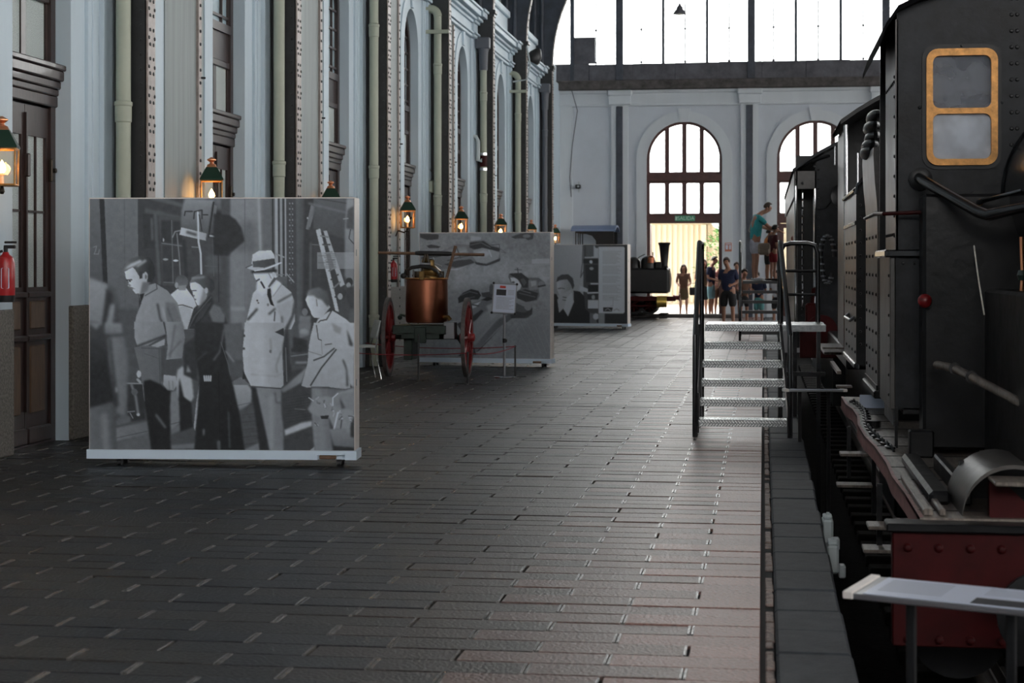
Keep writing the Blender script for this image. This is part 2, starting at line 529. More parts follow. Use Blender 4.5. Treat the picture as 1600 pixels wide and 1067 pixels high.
for (x0, x1, y0, y1) in spots:
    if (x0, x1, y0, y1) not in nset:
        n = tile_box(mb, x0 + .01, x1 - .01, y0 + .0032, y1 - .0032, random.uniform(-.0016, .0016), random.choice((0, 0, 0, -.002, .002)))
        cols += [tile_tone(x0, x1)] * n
    if x0 > -6.2:
        j = random.uniform(-.003, .003)
        mj.box(x0 - .0135 + j, x0 - .002 + j, y0 + .012, y1 - .012, -.015, .0022)
        if random.random() < .8: mj.box(x0 + .003 + j, x0 + .0145 + j, y0 + .012, y1 - .014, -.015, .0022)
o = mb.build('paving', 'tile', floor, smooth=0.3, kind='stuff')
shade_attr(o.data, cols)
mj.build('joint_mortar', 'mortar', floor, smooth=0, kind='stuff')
# platform edge: rubble joint and kerb stones
edge = MB().box(0.043, 0.335, YB, YF, ZB, -0.09).build('trim_1', 'kerb', kind='structure')
y = 2.5
while y < YF:
    L = random.uniform(.43, .6)
    MB().box(0.05, 0.345 + random.uniform(-.006, .008), y + .004, y + L - .004, -.09, .004 + random.uniform(-.003, .004), 0.012).build('kerb_stone', 'kerb', edge)
    y += L
mr = MB(); y = 2.5
while y < 30:
    L = random.uniform(.05, .22)
    if random.random() < .86: mr.box(0.008, 0.045 + random.uniform(-.006, .004), y, y + L - .01, -.016, -.004 + random.uniform(-.006, .006), 0.006)
    y += L
mr.build('rubble_joint', 'rubble', edge, kind='stuff')
MB().box(0.3, 30, YB, YF + .3, ZB - .2, ZB).build('ground', 'ballast', kind='structure')
XT = 2.17             # centre line of the track
trk = empty('railway_track', (XT, 20, ZB), label='dark railway track running under the line of locomotives', cat='track')
for y in np.arange(3.0, 45.0, 0.62):
    MB().box(XT - 1.3, XT + 1.3, y, y + .24, ZB, ZB + .1, .01).build('sleeper', 'sleeper', trk)
for s in (-1, 1):
    x = XT + s * .84
    MB().box(x - .07, x + .07, 2, 50, ZB + .1, ZB + .12).box(x - .01, x + .01, 2, 50, ZB + .12, ZB + .22).box(x - .035, x + .035, 2, 50, ZB + .22, ZB + .26, .008).build('rail', 'rail_steel', trk)

# ------------------------------------------------------------------ left wall with arched doorways
P = 5.27
OW = 1.22             # width of a doorway
KS = range(-2, 8)
def jamb(k): return 14.84 + P * k            # far jamb of doorway k
def colY(k): return 15.88 + P * k            # far face of column k
ZS, RISE, ZF = 5.28, 0.72, 6.32
doors = [k for k in range(-2, 7)]
holes = [arch(jamb(k) - OW / 2, OW, 0.001, ZS, RISE) for k in doors]
holes = [[(a, b if b > .01 else -.2) for a, b in h] for h in holes]
segs = MB()
ks = [None] + doors
# one plate for each bay, so that a doorway cuts through to the floor
def bay_plate(m, y0, y1, k):
    c = jamb(k) - OW / 2
    a = arch(c, OW, 0, ZS, RISE)
    out = [(y0, 0), (c - OW / 2, 0)] + a[2:][::-1] + [(c + OW / 2, 0), (y1, 0), (y1, ZF), (y0, ZF)]
    m.plate(out, [], fxm, XW - .13, XW)
for k in doors:
    bay_plate(segs, jamb(k) - 2.6, jamb(k) + 2.67, k)
segs.box(XW - .13, XW, jamb(6) + 2.67, YF, 0, ZF)
segs.box(XW - .13, XW, YB, jamb(-2) - 2.6, 0, ZF)
wl = segs.build('wall_left', 'paint_white', kind='structure')
b = MB().box(-6.9, -6.36, YB, YF, -.1, 12.0)
b.build('outer_masonry', 'plaster_dark', wl)
b = MB().box(-6.4, XW - .02, YB, YF, 6.3, 7.0)
b.box(-6.4, XW - .12, YB, YF, 7.0, 7.55)
b.build('attic', 'paint_white', wl)
for k in range(-2, 7):
    y0, y1 = colY(k - 1) + .03, colY(k) - .23
    m = MB()
    # frieze and cornice, breaking forward at the far end of each bay
    m.box(XW - .1, XW + .05, y0, y1 - .45, 6.32, 6.62)
    m.box(XW - .1, XW + .10, y1 - .5, y1, 6.32, 6.62)
    for z0, z1, p in ((6.30, 6.36, .08), (6.37, 6.41, .11), (6.60, 6.66, .10), (6.66, 6.72, .17), (6.73, 6.84, .26), (6.84, 6.89, .30)):
        m.box(XW - .1, XW + p, y0, y1 - .45, z0, z1, .008)
        m.box(XW - .1, XW + p + .05, y1 - .55, y1, z0, z1, .008)
    m.build('cornice', 'paint_white', wl)
    m = MB().box(XW - .25, XW + .02, y0 + .1, y1 - .35, 6.89, 7.45, .01).box(XW - .25, XW + .08, y0 + .05, y1 - .3, 7.45, 7.62, .02)
    m.build('parapet', 'paint_white', wl)
    # pilaster steps on both sides of the column
    m = MB()
    yc = colY(k)
    m.box(XW - .1, XW + .035, yc - .66, yc - .38, 0, 6.32, .004)
    m.box(XW - .1, XW + .08, yc - .40, yc - .1, 0, 6.32, .004)
    m.box(XW - .1, XW + .05, yc - .58, yc - .48, 0, 6.32, .004)
    m.box(XW - .1, XW + .08, yc - .1, yc + .30, 0, 6.32, .004)
    m.box(XW - .1, XW + .04, yc + .30, yc + .56, 0, 6.32, .004)
    m.build('pilaster', 'paint_white', wl)
    c = jamb(k) - OW / 2
    m = MB()
    outl = arch(c, OW + .56, 1.19, ZS, RISE + .28, 20); inn = arch(c, OW + .001, 1.19, ZS, RISE, 16)
    m.plate([(c - OW / 2 - .28, 1.19), (c - OW / 2, 1.19)] + inn[2:][::-1] + [(c + OW / 2, 1.19), (c + OW / 2 + .28, 1.19)] + outl[2:], [], fxm, XW - .02, XW + .022)
    m.plate([(c - .09, ZS + RISE + .02), (c + .09, ZS + RISE + .02), (c + .12, ZS + RISE + .33), (c - .12, ZS + RISE + .33)], [], fxm, XW - .02, XW + .06)
    m.build('arch_surround', 'paint_white', wl)
    m = MB().box(XW - .06, XW + .012, c - OW / 2 - 1.55, c - OW / 2 - .3, 1.19, 6.3)
    m.build('stained_panel', 'paint_stained', wl)
    for (a, bb) in ((c + OW / 2 + .01, yc - .42), (colY(k - 1) + .32, c - OW / 2 - .01)):
        MB().box(XW - .12, XW + .045, a, bb, 0, 1.19, .012).build('dado', 'granite', wl)
# upper wall behind the ribs, panes of the clerestory
for k in range(1, 7):
    for j in range(10):
        y0 = colY(k) + .35 + j * .48
        MB().box(-6.34, -6.30, y0, y0 + .40, 7.7, 11).build('clerestory_pane', 'frosted_blue', wl, smooth=0)

def make_door(n, k):
    """panelled arched door: Y from jamb - OW to jamb, in the plane X = XW - .13"""
    y0, y1 = jamb(k) - OW, jamb(k)
    c = (y0 + y1) / 2
    X1 = XW - .12
    root = MB()
    # frame
    a = arch(c, OW, 0, ZS, RISE)
    inn = arch(c, OW - .2, 4.35, ZS - .03, RISE - .1)
    root.plate(a, [rect(y0 + .1, y1 - .1, .0301, 2.94), rect(y0 + .1, y1 - .1, 3.32, 4.25), inn], fxm, X1 - .09, X1)
    d = root.build('door_%d' % n, 'oak_dark', kind='structure')
    m = MB()   # transom moulding
    for z0, z1, p in ((2.94, 3.04, .02), (3.04, 3.10, .03), (3.10, 3.17, .05), (3.17, 3.26, .08), (3.26, 3.31, .10)):
        m.box(X1 - .05, X1 + p, y0 - .02 - p * .4, y1 + .02 + p * .4, z0, z1, .01)
    m.build('transom', 'oak_dark', d)
    m = MB().box(X1 - .06, X1 - .03, y0 + .1, y1 - .1, 3.88, 4.25)
    m.box(X1 - .04, X1 - .01, y0 + .1, y1 - .1, 3.84, 3.92, .01)
    m.build('head_panel', 'oak_dark', d)
    hw = (OW - .2) / 2
    for s in (0, 1):
        q0 = y0 + .1 + s * hw; q1 = q0 + hw
        # upper window light
        MB().box(X1 - .06, X1 - .03, q0, q0 + .05, 3.32, 3.88).build('sash', 'oak_dark', d)
        MB().box(X1 - .06, X1 - .03, q1 - .05, q1, 3.32, 3.88).build('sash', 'oak_dark', d)
        MB().box(X1 - .055, X1 - .045, q0 + .05, q1 - .05, 3.34, 3.86).build('pane', 'frosted', d)
        # door leaf
        lf = MB()
        lf.plate(rect(q0 + .004, q1 - .004, .04, 2.92), [rect(q0 + .065, q1 - .065, 1.36, 2.66)], fxm, X1 - .07, X1 - .02)
        leaf = lf.build('door_leaf', 'oak_dark', d)
        MB().box(X1 - .05, X1 - .045, q0 + .06, q1 - .06, 1.35, 2.67).build('pane', 'frosted', leaf)
        m = MB()
        yc = (q0 + q1) / 2
        m.box(X1 - .06, X1 - .025, yc - .009, yc + .009, 1.36, 2.66)
        m.box(X1 - .06, X1 - .025, q0 + .09, q1 - .09, 2.0, 2.02)
        m.build('glazing_bar', 'oak_dark', leaf)
        for z0, z1 in ((.28, .86), (1.0, 1.24)):
            MB().box(X1 - .03, X1 - .008, q0 + .10, q1 - .10, z0, z1, .02).build('door_panel', 'oak_panel', leaf)
        for z0, z1 in ((.02, .16), (.90, .95), (1.27, 1.32)): MB().box(X1 - .03, X1 + .015, q0 + .01, q1 - .01, z0, z1, .012).build('rail_moulding', 'oak_dark', leaf)
        # fan light over the head panel
        fl = MB()
        for j in range(5):
            z = 4.42 + j * .28
            if z < ZS + RISE - .2: fl.box(X1 - .06, X1 - .02, q0, q1, z, z + .03)
        fl.box(X1 - .06, X1 - .02, (q0 + q1) / 2 - .012, (q0 + q1) / 2 + .012, 4.35, ZS + .25)
        fl.build('fan_bar', 'oak_dark', d)
    MB().plate(arch(c, OW - .18, 4.34, ZS - .03, RISE - .09), [], fxm, X1 - .065, X1 - .055).build('fan_pane', 'frosted_blue', d)
    MB().box(X1 - .02, X1 + .03, c - .02, c + .02, 2.3, 2.5, .01).box(X1 - .02, X1 + .004, c - .015, c + .015, .3, 2.85).build('closing_strip', 'oak_dark', d)
    MB().cyl((X1, y1 - .09, 2.38), (X1 + .045, y1 - .09, 2.38), .02).box(X1 - .01, X1 + .02, y1 - .12, y1 - .06, 2.28, 2.48, .008).build('door_bolt', 'bronze_dark', d)
for n, k in enumerate(range(0, 7)): make_door(n + 1, k)
make_door(8, -1)

# ------------------------------------------------------------------ far wall
XC = [-2.35 + 3.87 * i for i in range(8)]
AW, AZS = 2.25, 4.72
m = MB()
for i, c in enumerate(XC):
    x0 = -6.5 if i == 0 else c - 1.935
    a = arch(c, AW, 0, AZS, AW / 2, 24)
    m.plate([(x0, -.9), (c - AW / 2, -.9)] + a[2:][::-1] + [(c + AW / 2, -.9), (c + 1.935, -.9), (c + 1.935, 6.33), (x0, 6.33)], [], lambda a_, b_, t: (a_, t, b_), YF, YF + .25)
wf = m.build('wall_far', 'paint_grey', kind='structure')
m = MB().box(-6.5, 29, YF - .05, YF + .3, 6.33, 6.80).box(-6.5, 29, YF - .09, YF, 6.32, 6.38, .01).box(-6.5, 29, YF - .12, YF, 6.70, 6.82, .02)
m.build('frieze', 'paint_far', wf)
for i, c in enumerate(XC):
    m = MB()
    o_ = arch(c, AW + .62, 0, AZS, (AW + .62) / 2, 28); a = arch(c, AW, 0, AZS, AW / 2, 24)
    m.plate([(c - AW / 2 - .31, .0), (c - AW / 2, .0)] + a[2:][::-1] + [(c + AW / 2, .0), (c + AW / 2 + .31, .0)] + o_[2:], [], fym, -YF, -YF + .07)
    m.plate([(c - .13, AZS + AW / 2 - .02), (c + .13, AZS + AW / 2 - .02), (c + .18, AZS + AW / 2 + .38), (c - .18, AZS + AW / 2 + .38)], [], fym, -YF, -YF + .12)
    m.build('arch_surround', 'paint_far', wf)
    x = c - 1.935
    MB().box(x - .25, x - .09, YF - .1, YF, 0, 6.33).build('pilaster', 'paint_far', wf)
    MB().box(x + .10, x + .26, YF - .1, YF, 0, 6.33).build('pilaster', 'paint_far', wf)
    MB().box(x - .10, x + .10, YF - .14, YF, 0, 6.31, .01).build('iron_strip', 'iron_blue', wf)
    m = MB().box(x - .32, x + .34, YF - .2, YF, 6.36, 6.66, .01).box(x - .36, x + .38, YF - .24, YF, 6.62, 6.80, .03)
    m.build('corbel', 'paint_far', wf)
m = MB().box(-6.1, -5.7, YF - .1, YF, 0, 6.33)
m.build('pilaster', 'paint_far', wf)
m = MB().box(-6.5, 29, YF - .35, YF + .25, 6.80, 7.08, .02)
m.build('ledge', 'rust_sill', wf)
x = -6.5
while x < 12:
    MB().box(x, x + 1.30, YF - .05 - random.uniform(0, .03), YF + .1, 7.08, 7.60 + random.uniform(-.02, .02), .02).build('sill_plate', 'steel_sill', wf)
    x += 1.29
MB().box(12, 29, YF - .05, YF + .1, 7.08, 7.6).build('sill_plate', 'steel_sill', wf)
# glazed gable over the ledge
gz = MB().box(-5.78, -5.66, YF - .08, YF + .1, 7.08, 13.5).box(-5.95, 29, YF, YF + .1, 13.4, 13.6)
gw = gz.build('window_1', 'iron_blue', kind='structure')
posts = [-5.72] + [-4.29 + 3.93 * i for i in range(9)]
for i, x in enumerate(posts):
    if i: MB().box(x - .11, x + .11, YF - .12, YF + .12, 6.95, 13.5, .01).build('post', 'iron_blue', gw)
    x2 = posts[i + 1] if i + 1 < len(posts) else None
    if x2 is None: break
    n = 2 if i == 0 else 6
    for j in range(n):
        a, b_ = x + (x2 - x) * j / n, x + (x2 - x) * (j + 1) / n
        if i == 0 and j == 0:
            MB().box(a + .02, b_ - .02, YF, YF + .03, 7.62, 8.42, .005).build('blank_panel', 'steel_sill', gw)
        MB().box(a + .008, b_ - .008, YF + .03, YF + .038, 7.55, 13.4).build('pane', 'pane_clear', gw)
        if j and j % 2 == 0: MB().box(a - .042, a + .042, YF - .03, YF + .05, 7.0, 13.4).build('mullion', 'iron_blue', gw)
        elif j:
            mm = MB().box(a - .017, a + .017, YF + .01, YF + .03, 7.5, 13.4)
            for z in (7.62, 8.6, 9.6, 10.6): mm.box(a - .04, a + .04, YF + .005, YF + .04, z, z + .05)
            mm.build('glazing_clip', 'iron_blue', gw)
# arched doorways of the far wall
def far_window(n, c, opened):
    a = arch(c, AW - .001, 2.80, AZS, AW / 2 - .001, 24)
    hs = []
    bw = .07
    xs = [c - AW / 2 + .09 + (AW - .18) * j / 4 for j in range(5)]
    for j in range(4):
        l, r = xs[j] + (.0 if j == 0 else bw), xs[j + 1] - (.0 if j == 3 else bw)
        hs.append(rrect(l, r, 3.10, 4.00, .03, 2))
        top = []
        for q in range(9):
            x = r + (l - r) * q / 8
            R = AW / 2 - .08
            top.append((x, AZS + math.sqrt(max(0.02, R * R - (x - c) ** 2))))
        hs.append([(l, 4.34), (r, 4.34)] + top)
    m = MB().plate(a, hs, fym, -YF - .16, -YF - .06)
    wn = m.build('window_%d' % n, 'oak_red', kind='structure')
    for h in hs:
        MB().plate(h, [], fym, -YF - .115, -YF - .105).build('pane', 'pane_clear', wn)
    MB().box(c - AW / 2, c - AW / 2 + .1, YF + .05, YF + .18, 0, 2.8).build('door_post', 'oak_red', wn)
    MB().box(c + AW / 2 - .1, c + AW / 2, YF + .05, YF + .18, 0, 2.8).build('door_post', 'oak_red', wn)
    MB().box(c - AW / 2, c + AW / 2, YF - .0, YF + .18, 4.05, 4.30, .015).build('cross_rail', 'oak_red', wn)
    MB().box(c - AW / 2, c + AW / 2, YF + .0, YF + .18, 2.80, 3.06, .015).build('cross_rail', 'oak_red', wn)
    if not opened:
        for s in (0, 1):
            x0 = c - AW / 2 + .1 + s * (AW / 2 - .1); x1 = x0 + AW / 2 - .1
            lf = MB().plate(rect(x0, x1, .02, 2.78), [rect(x0 + .1, (x0 + x1) / 2 - .04, 1.1, 2.65), rect((x0 + x1) / 2 + .04, x1 - .1, 1.1, 2.65)], fym, -YF - .14, -YF - .08).build('door_leaf', 'oak_red', wn)
            for (l, r) in ((x0 + .1, (x0 + x1) / 2 - .04), ((x0 + x1) / 2 + .04, x1 - .1)):
                MB().box(l, r, YF + .105, YF + .112, 1.1, 2.65).build('pane', 'pane_clear', lf)
    else:
        # the leaves stand folded back outside, against the wall
        for s in (-1, 1):
            x = c + s * (AW / 2 - .06)
            MB().box(x - .03, x + .03, YF + .2, YF + 1.1, .02, 2.78, .01).build('open_leaf', 'oak_red', wn)
far_window(2, XC[0], True)
for i in range(1, 4): far_window(2 + i, XC[i], False)
m = MB().box(.35, 29, YF + .05, YF + .2, -1.05, .03)
for i in range(4, 8): m.box(XC[i] - AW / 2, XC[i] + AW / 2, YF + .1, YF + .12, -.9, 5.9)
m.build('wall_infill', 'plaster_dark', kind='structure')
# threshold and yard beyond
MB().box(-5.6, -.6, YF - 1.0, YF - .1, 0, .10, .02).build('floor_step', 'rust_sill', kind='structure')
MB().box(-30, 40, YF + .25, 110, -.5, 0.0).build('ground_yard', 'yard', kind='structure')
ow = MB().box(-14, 14, 72.3, 72.6, 0, 3.3).build('wall_yard', 'cream_sheet', kind='structure')
for x in np.arange(-8, 4, .22): MB().box(x, x + .11, 72.22, 72.32, 0, 3.2, .02).build('corrugation', 'cream_sheet', ow)
MB().box(-2.45, 6, 71.9, 72.25, 2.3, 2.5, .03).box(-2.5, -2.3, 71.9, 72.25, 0, 3.2, .03).build('beam', 'cream_beam', ow)
MB().box(-14, 14, 66.5, 73, 3.22, 3.32).box(-13.8, -13.5, 66.6, 66.9, 0, 3.22).box(13.5, 13.8, 66.6, 66.9, 0, 3.22).build('canopy_added_shade', 'cream_beam', kind='structure')  # unseen canopy on posts, added to shade the cream yard wall
# roof, right wall with tall openings, rear wall with high openings sized for the light: the hall goes on outside the frame
m = MB()
for s in (-1, 1):
    m.add([(11.5, YB, 18), (11.5, YF + .4, 18), (11.5 + s * 18.6, YF + .4, 11.5), (11.5 + s * 18.6, YB, 11.5),
           (11.5, YB, 18.3), (11.5, YF + .4, 18.3), (11.5 + s * 18.6, YF + .4, 11.8), (11.5 + s * 18.6, YB, 11.8)],
          [(0, 1, 2, 3), (4, 7, 6, 5), (0, 4, 5, 1), (2, 6, 7, 3), (1, 5, 6, 2), (0, 3, 7, 4)])
m.build('ceiling', 'plaster_dark', smooth=0, kind='structure')
m = MB().box(29.2, 29.7, YB, YF + .3, ZB, 3.4).box(29.2, 29.7, YB, YF + .3, 9.6, 12)
for y in np.arange(YB, YF, P): m.box(29.0, 29.7, y, y + .7, ZB, 12)
m.build('wall_right', 'paint_grey', kind='structure')
m = MB().box(-6.5, 29, YB - .3, YB, -1.2, 7.0).box(-6.5, 29, YB - .3, YB, 12.5, 18)
for x in np.arange(-6.5, 29, 3.93): m.box(x, x + .5, YB - .3, YB, 7.0, 12.5)
m.build('wall_rear', 'paint_grey', kind='structure')
MB().box(-6.5, 29, YF - .0, YF + .3, 13.5, 18.3).build('wall_gable', 'plaster_dark', kind='structure')
# ------------------------------------------------------------------ iron columns with curved ribs, drainpipes, strips, lanterns
ORD = ['nearest', 'second', 'third', 'fourth', 'fifth', 'sixth', 'seventh', 'eighth']
XCF = -5.65
cl_lab = ['riveted black iron column on the left wall, left of the lantern above the large photo panel',
          'riveted black iron column second from the left, above the middle of the large photo panel',
          'riveted black iron column third from the left, left of the small red extinguisher',
          'riveted black iron column fourth from the left, behind the pale bent drainpipe',
          'riveted black iron column fifth from the left, behind the drainpipe with a red collar',
          'riveted black iron column sixth from the left, above the middle photo panel',
          'riveted black iron column farthest along the left wall, beside the corner']
def column(k, lab):
    y1 = colY(k); y0 = y1 - .2
    r = empty('iron_column', (XCF - .2, y0 + .1, 0), label=lab, cat='column', group='iron columns along the left wall')
    m = MB().box(XCF - .42, XCF - .015, y0 + .075, y0 + .125, .02, 6.86).box(XCF - .42, XCF - .38, y0, y1, .02, 6.86).box(XCF - .30, XCF - .03, y0 + .002, y0 + .05, .02, 6.86)
    m.build('web', 'iron_black', r)
    MB().box(XCF - .02, XCF, y0, y1, .02, 6.86, .003).build('flange', 'iron_beige', r)
    pts = []; z = .5; i = 0
    while z < 6.8:
        pts += [(XCF, y0 + .055, z), (XCF, y0 + .145, z)]
        if i % 2: pts += [(XCF, y0 + .025, z + .06), (XCF, y0 + .175, z + .06)]
        z += .135; i += 1
    rv = MB().rivets(pts, (1, 0, 0), .019, .012)
    pts = []; z = .4
    while z < 6.8:
        pts.append((XCF - .07, y0 + .002, z)); z += .135
    rv.rivets(pts, (0, -1, 0), .014, .008)
    rv.build('rivet_heads', 'iron_black', r, kind='stuff')
    MB().box(XCF - .45, XCF + .03, y0 - .03, y1 + .03, 0, .10, .01).box(XCF - .43, XCF + .01, y0 - .01, y1 + .01, .1, .35, .01).build('base', 'iron_black', r)
    MB().box(XCF - .48, XCF + .05, y0 - .06, y1 + .06, 6.86, 6.94, .01).box(XCF - .46, XCF + .02, y0 - .03, y1 + .03, 6.80, 6.86).build('capital', 'iron_black', r)
    # rib curving up into the roof
    R = 4.3
    pf = [(XCF, 6.94)]
    for j in range(1, 15):
        a = (PI / 2.6) * j / 14
        pf.append((XCF + R * (1 - math.cos(a)), 6.94 + R * math.sin(a)))
    pb = [(-6.28, 6.94), (-6.28, 11.4), (pf[-1][0] - .55, pf[-1][1] + .75)]
    MB().plate(pb[:1] + pf + pb[2:] + pb[1:2], [], lambda a, b, t: (a, t, b), y0 + .08, y0 + .12).build('rib_web', 'iron_blue', r)
    m = MB()
    vs = []; fs = []
    for j, (x, z) in enumerate(pf):
        vs += [(x, y0, z), (x, y1, z), (x - .02, y0, z + .004), (x - .02, y1, z + .004)]
        if j:
            q = 4 * (j - 1)
            fs += [(q, q + 1, q + 5, q + 4), (q + 3, q + 2, q + 6, q + 7), (q + 2, q, q + 4, q + 6), (q + 1, q + 3, q + 7, q + 5)]
    m.add(vs, fs).build('rib_flange', 'iron_beige', r)
    rv = MB()
    for j in range(1, 30):
        a = (PI / 2.6) * j / 30
        rv.rivets([(XCF + R * (1 - math.cos(a)), y0 + .05, 6.94 + R * math.sin(a)), (XCF + R * (1 - math.cos(a)), y0 + .15, 6.94 + R * math.sin(a))], (math.cos(a), 0, -math.sin(a)), .02, .014)
    rv.build('rib_rivets', 'iron_black', r, kind='stuff')
    for x in (-6.15, -5.95): MB().cyl((x, y0 + .05, 6.95), (x, y0 + .05, 11), .05, n=10).build('rib_stiffener', 'iron_blue', r)
for k in range(7): column(k, cl_lab[k])
column(-1, 'riveted black iron column at the left, nearest the camera, outside the left edge')

def drainpipe(k, lab, kind):
    x, y = XCF - .19, colY(k) - .33
    r = empty('drainpipe', (x, y, 0), label=lab, cat='pipe', group='drainpipes beside the iron columns')
    mt = 'pipe_grey' if kind == 'dark' else 'pipe_green'
    R = .068
    top = {'tall': 6.7, 'elbow': 6.05, 'head': 6.0, 'elbow2': 6.0, 'dark': 6.1}[kind]
    MB().cyl((x, y, 0.02), (x, y, top), R, n=18).build('pipe', mt, r)
    for z in (.6, 2.86 if k % 2 == 0 else 2.62, 5.0):
        MB().lathe([(R, 0), (R + .009, .01), (R + .009, .15), (R + .016, .16), (R + .016, .19), (R, .2)], 18, Matrix.Translation((x, y, z))).build('collar', mt, r)
    if kind.startswith('elbow'):
        p = []
        for j in range(7):
            a = PI / 2 * j / 6
            p.append((x - .14 + .14 * math.cos(a), y, top + .14 * math.sin(a)))
        p.append((x - .36, y, top + .14))
        MB().tube(p, R * 1.12, 16).build('elbow', mt, r)
        MB().box(x - .3, x + .22, y - .09, y - .06, top - .32, top - .25, .008).build('bracket', mt, r)
    if kind in ('head', 'dark'):
        m = MB().lathe([(R + .02, -.35), (R + .03, 0), (.12, .12)], 14, Matrix.Translation((x, y, top)))
        m.box(x - .16, x + .14, y - .12, y + .1, top + .1, top + .34, .015)
        m.build('rain_head', 'pipe_grey', r)
    if k == 4:
        MB().lathe([(R + .01, 0), (R + .012, .01), (R + .012, .22), (R + .01, .23)], 16, Matrix.Translation((x, y, 3.62))).build('red_collar', 'loco_red', r)
        MB().lathe([(R + .014, 0), (R + .014, .05)], 16, Matrix.Translation((x, y, 3.86))).lathe([(R + .014, 0), (R + .014, .05)], 16, Matrix.Translation((x, y, 3.54))).build('metal_band', 'chrome', r)
        p = [(x - .02, y - .1, 3.75), (x - .1, y - .12, 3.75), (x - .1, y - .12, 4.15), (x - .14, y - .12, 4.24), (x - .3, y - .12, 4.26), (x - .36, y - .12, 4.26)]
        MB().tube(p, .045, 12).build('bypass_elbow', 'pipe_pale', r)
        MB().box(x - .4, x - .34, y - .22, y, 3.7, 4.34, .01).build('back_plate', 'pipe_pale', r)
drainpipe(0, 'tall pale green drainpipe beside the column nearest the panelled door', 'tall')
drainpipe(1, 'tall pale green drainpipe rising behind the middle of the large photo panel', 'tall')
drainpipe(2, 'tall pale green drainpipe just right of the large photo panel', 'tall')
drainpipe(3, 'pale green drainpipe with a bend into the wall below the cornice', 'elbow')
drainpipe(4, 'pale green drainpipe with a dark rain head and a red collar', 'head')
drainpipe(5, 'pale green drainpipe with a bend high up, behind the middle photo panel', 'elbow2')
drainpipe(6, 'dark grey drainpipe with a rain head beside the far corner', 'dark')

def strip(k, lab):
    y = jamb(k) - OW - .50
    x = XW + .03
    r = empty('riveted_strip', (x, y, 0), label=lab, cat='strip', group='riveted strips beside the doorways')
    MB().box(XW + .0, x + .012, y - .05, y + .05, .1, 6.28, .004).build('bar', 'iron_beige', r)
    pts = [(x + .012, y, z) for z in np.arange(.3, 6.2, .14)]
    MB().rivets(pts, (1, 0, 0), .02, .016).build('rivet_heads', 'iron_black', r, kind='stuff')
    MB().cyl((x, y + .03, 3.58), (x + .05, y + .06, 3.58), .012, n=8).build('hook', 'iron_black', r)
st_lab = ['thin riveted strip on the wall behind the lantern over the large photo panel', 'thin riveted strip right of the second iron column, over the large photo panel', 'thin riveted strip on the wall below the lantern left of the middle photo panel', 'thin riveted strip right of the fourth iron column', 'thin riveted strip right of the fifth iron column', 'thin riveted strip right of the sixth iron column']
for k in range(1, 7): strip(k, st_lab[k - 1])

def make_lantern(x, y, lab, k):
    zb = 2.15
    r = empty('wall_lantern', (x, y, zb), label=lab, cat='lantern', group='gas style lanterns on the left wall')
    a, b_ = .108, .112        # half widths, bottom and top of the glass cage
    M = Matrix.Translation((x, y, zb)) @ Matrix.Rotation(.30, 4, 'Z')
    def P4(s, z): return [(-s, -s, z), (s, -s, z), (s, s, z), (-s, s, z)]
    m = MB()
    for i in range(4):
        m.tube([M @ Vector(P4(a, .02)[i]), M @ Vector(P4(b_, .30)[i])], .008, 6)
        for s, z in ((a, .02), (b_, .30)):
            m.tube([M @ Vector(P4(s, z)[i]), M @ Vector(P4(s, z)[(i + 1) % 4])], .009, 6)
    m.add(P4(a, .012) + P4(a, .024), [(3, 2, 1, 0), (4, 5, 6, 7), (0, 1, 5, 4), (1, 2, 6, 5), (2, 3, 7, 6), (3, 0, 4, 7)], M)
    m.build('cage', 'brass', r)
    for i in range(4):
        p = [P4(a, .03)[i], P4(a, .03)[(i + 1) % 4], P4(b_, .29)[(i + 1) % 4], P4(b_, .29)[i]]
        q = [(v[0] * .975, v[1] * .975, v[2]) for v in p]
        MB().add(p + q, [(0, 1, 2, 3), (7, 6, 5, 4), (0, 4, 5, 1), (1, 5, 6, 2), (2, 6, 7, 3), (3, 7, 4, 0)], M).build('glass_pane', 'pane_lantern', r, smooth=0)
    m = MB()
    k0, k1, k2 = P4(b_ + .012, .305), P4(b_ + .014, .318), P4(.058, .445)
    vs = k0 + k1 + k2
    fs = [(3, 2, 1, 0), (8, 9, 10, 11)]
    for q in (0, 4):
        fs += [(q + i, q + (i + 1) % 4, q + 4 + (i + 1) % 4, q + 4 + i) for i in range(4)]
    m.add(vs, fs, M).build('roof', 'lantern_green', r, smooth=0)
    MB().lathe([(.062, .445), (.052, .455), (.045, .475), (.022, .485), (.018, .50), (.034, .512), (.048, .522), (.048, .530), (.022, .545), (.012, .552), (.002, .556)], 18, M).build('finial', 'copper_bright', r)
    MB().lathe([(.016, .024), (.016, .09), (.026, .10), (.022, .115)], 12, M).build('burner', 'opal', r)
    MB().lathe([(.012, .112), (.026, .13), (.030, .150), (.024, .175), (.010, .20), (.001, .215)], 12, M).build('flame', 'flame', r)
    MB().lathe([(.012, -.05), (.022, -.03), (.012, 0.012)], 10, M).build('bottom_knob', 'bronze_dark', r)
    m = MB()
    m.tube([M @ Vector((0, 0, -.02)), M @ Vector((-.06, 0, -.06)), (x - .16, y, zb - .03), (XW + .03, y, zb - .12)], .012, 8)
    m.build('bracket', 'bronze_dark', r)
    ld = bpy.data.lights.new('lantern_light', 'POINT')
    ld.energy = 5.0; ld.color = (1.0, .55, .22); ld.shadow_soft_size = .04
    lo = bpy.data.objects.new('lantern_light', ld)
    COL.objects.link(lo); lo.parent = r; lo.location = M.to_translation() - Vector((x, y, zb)) + Vector((0, 0, .16))
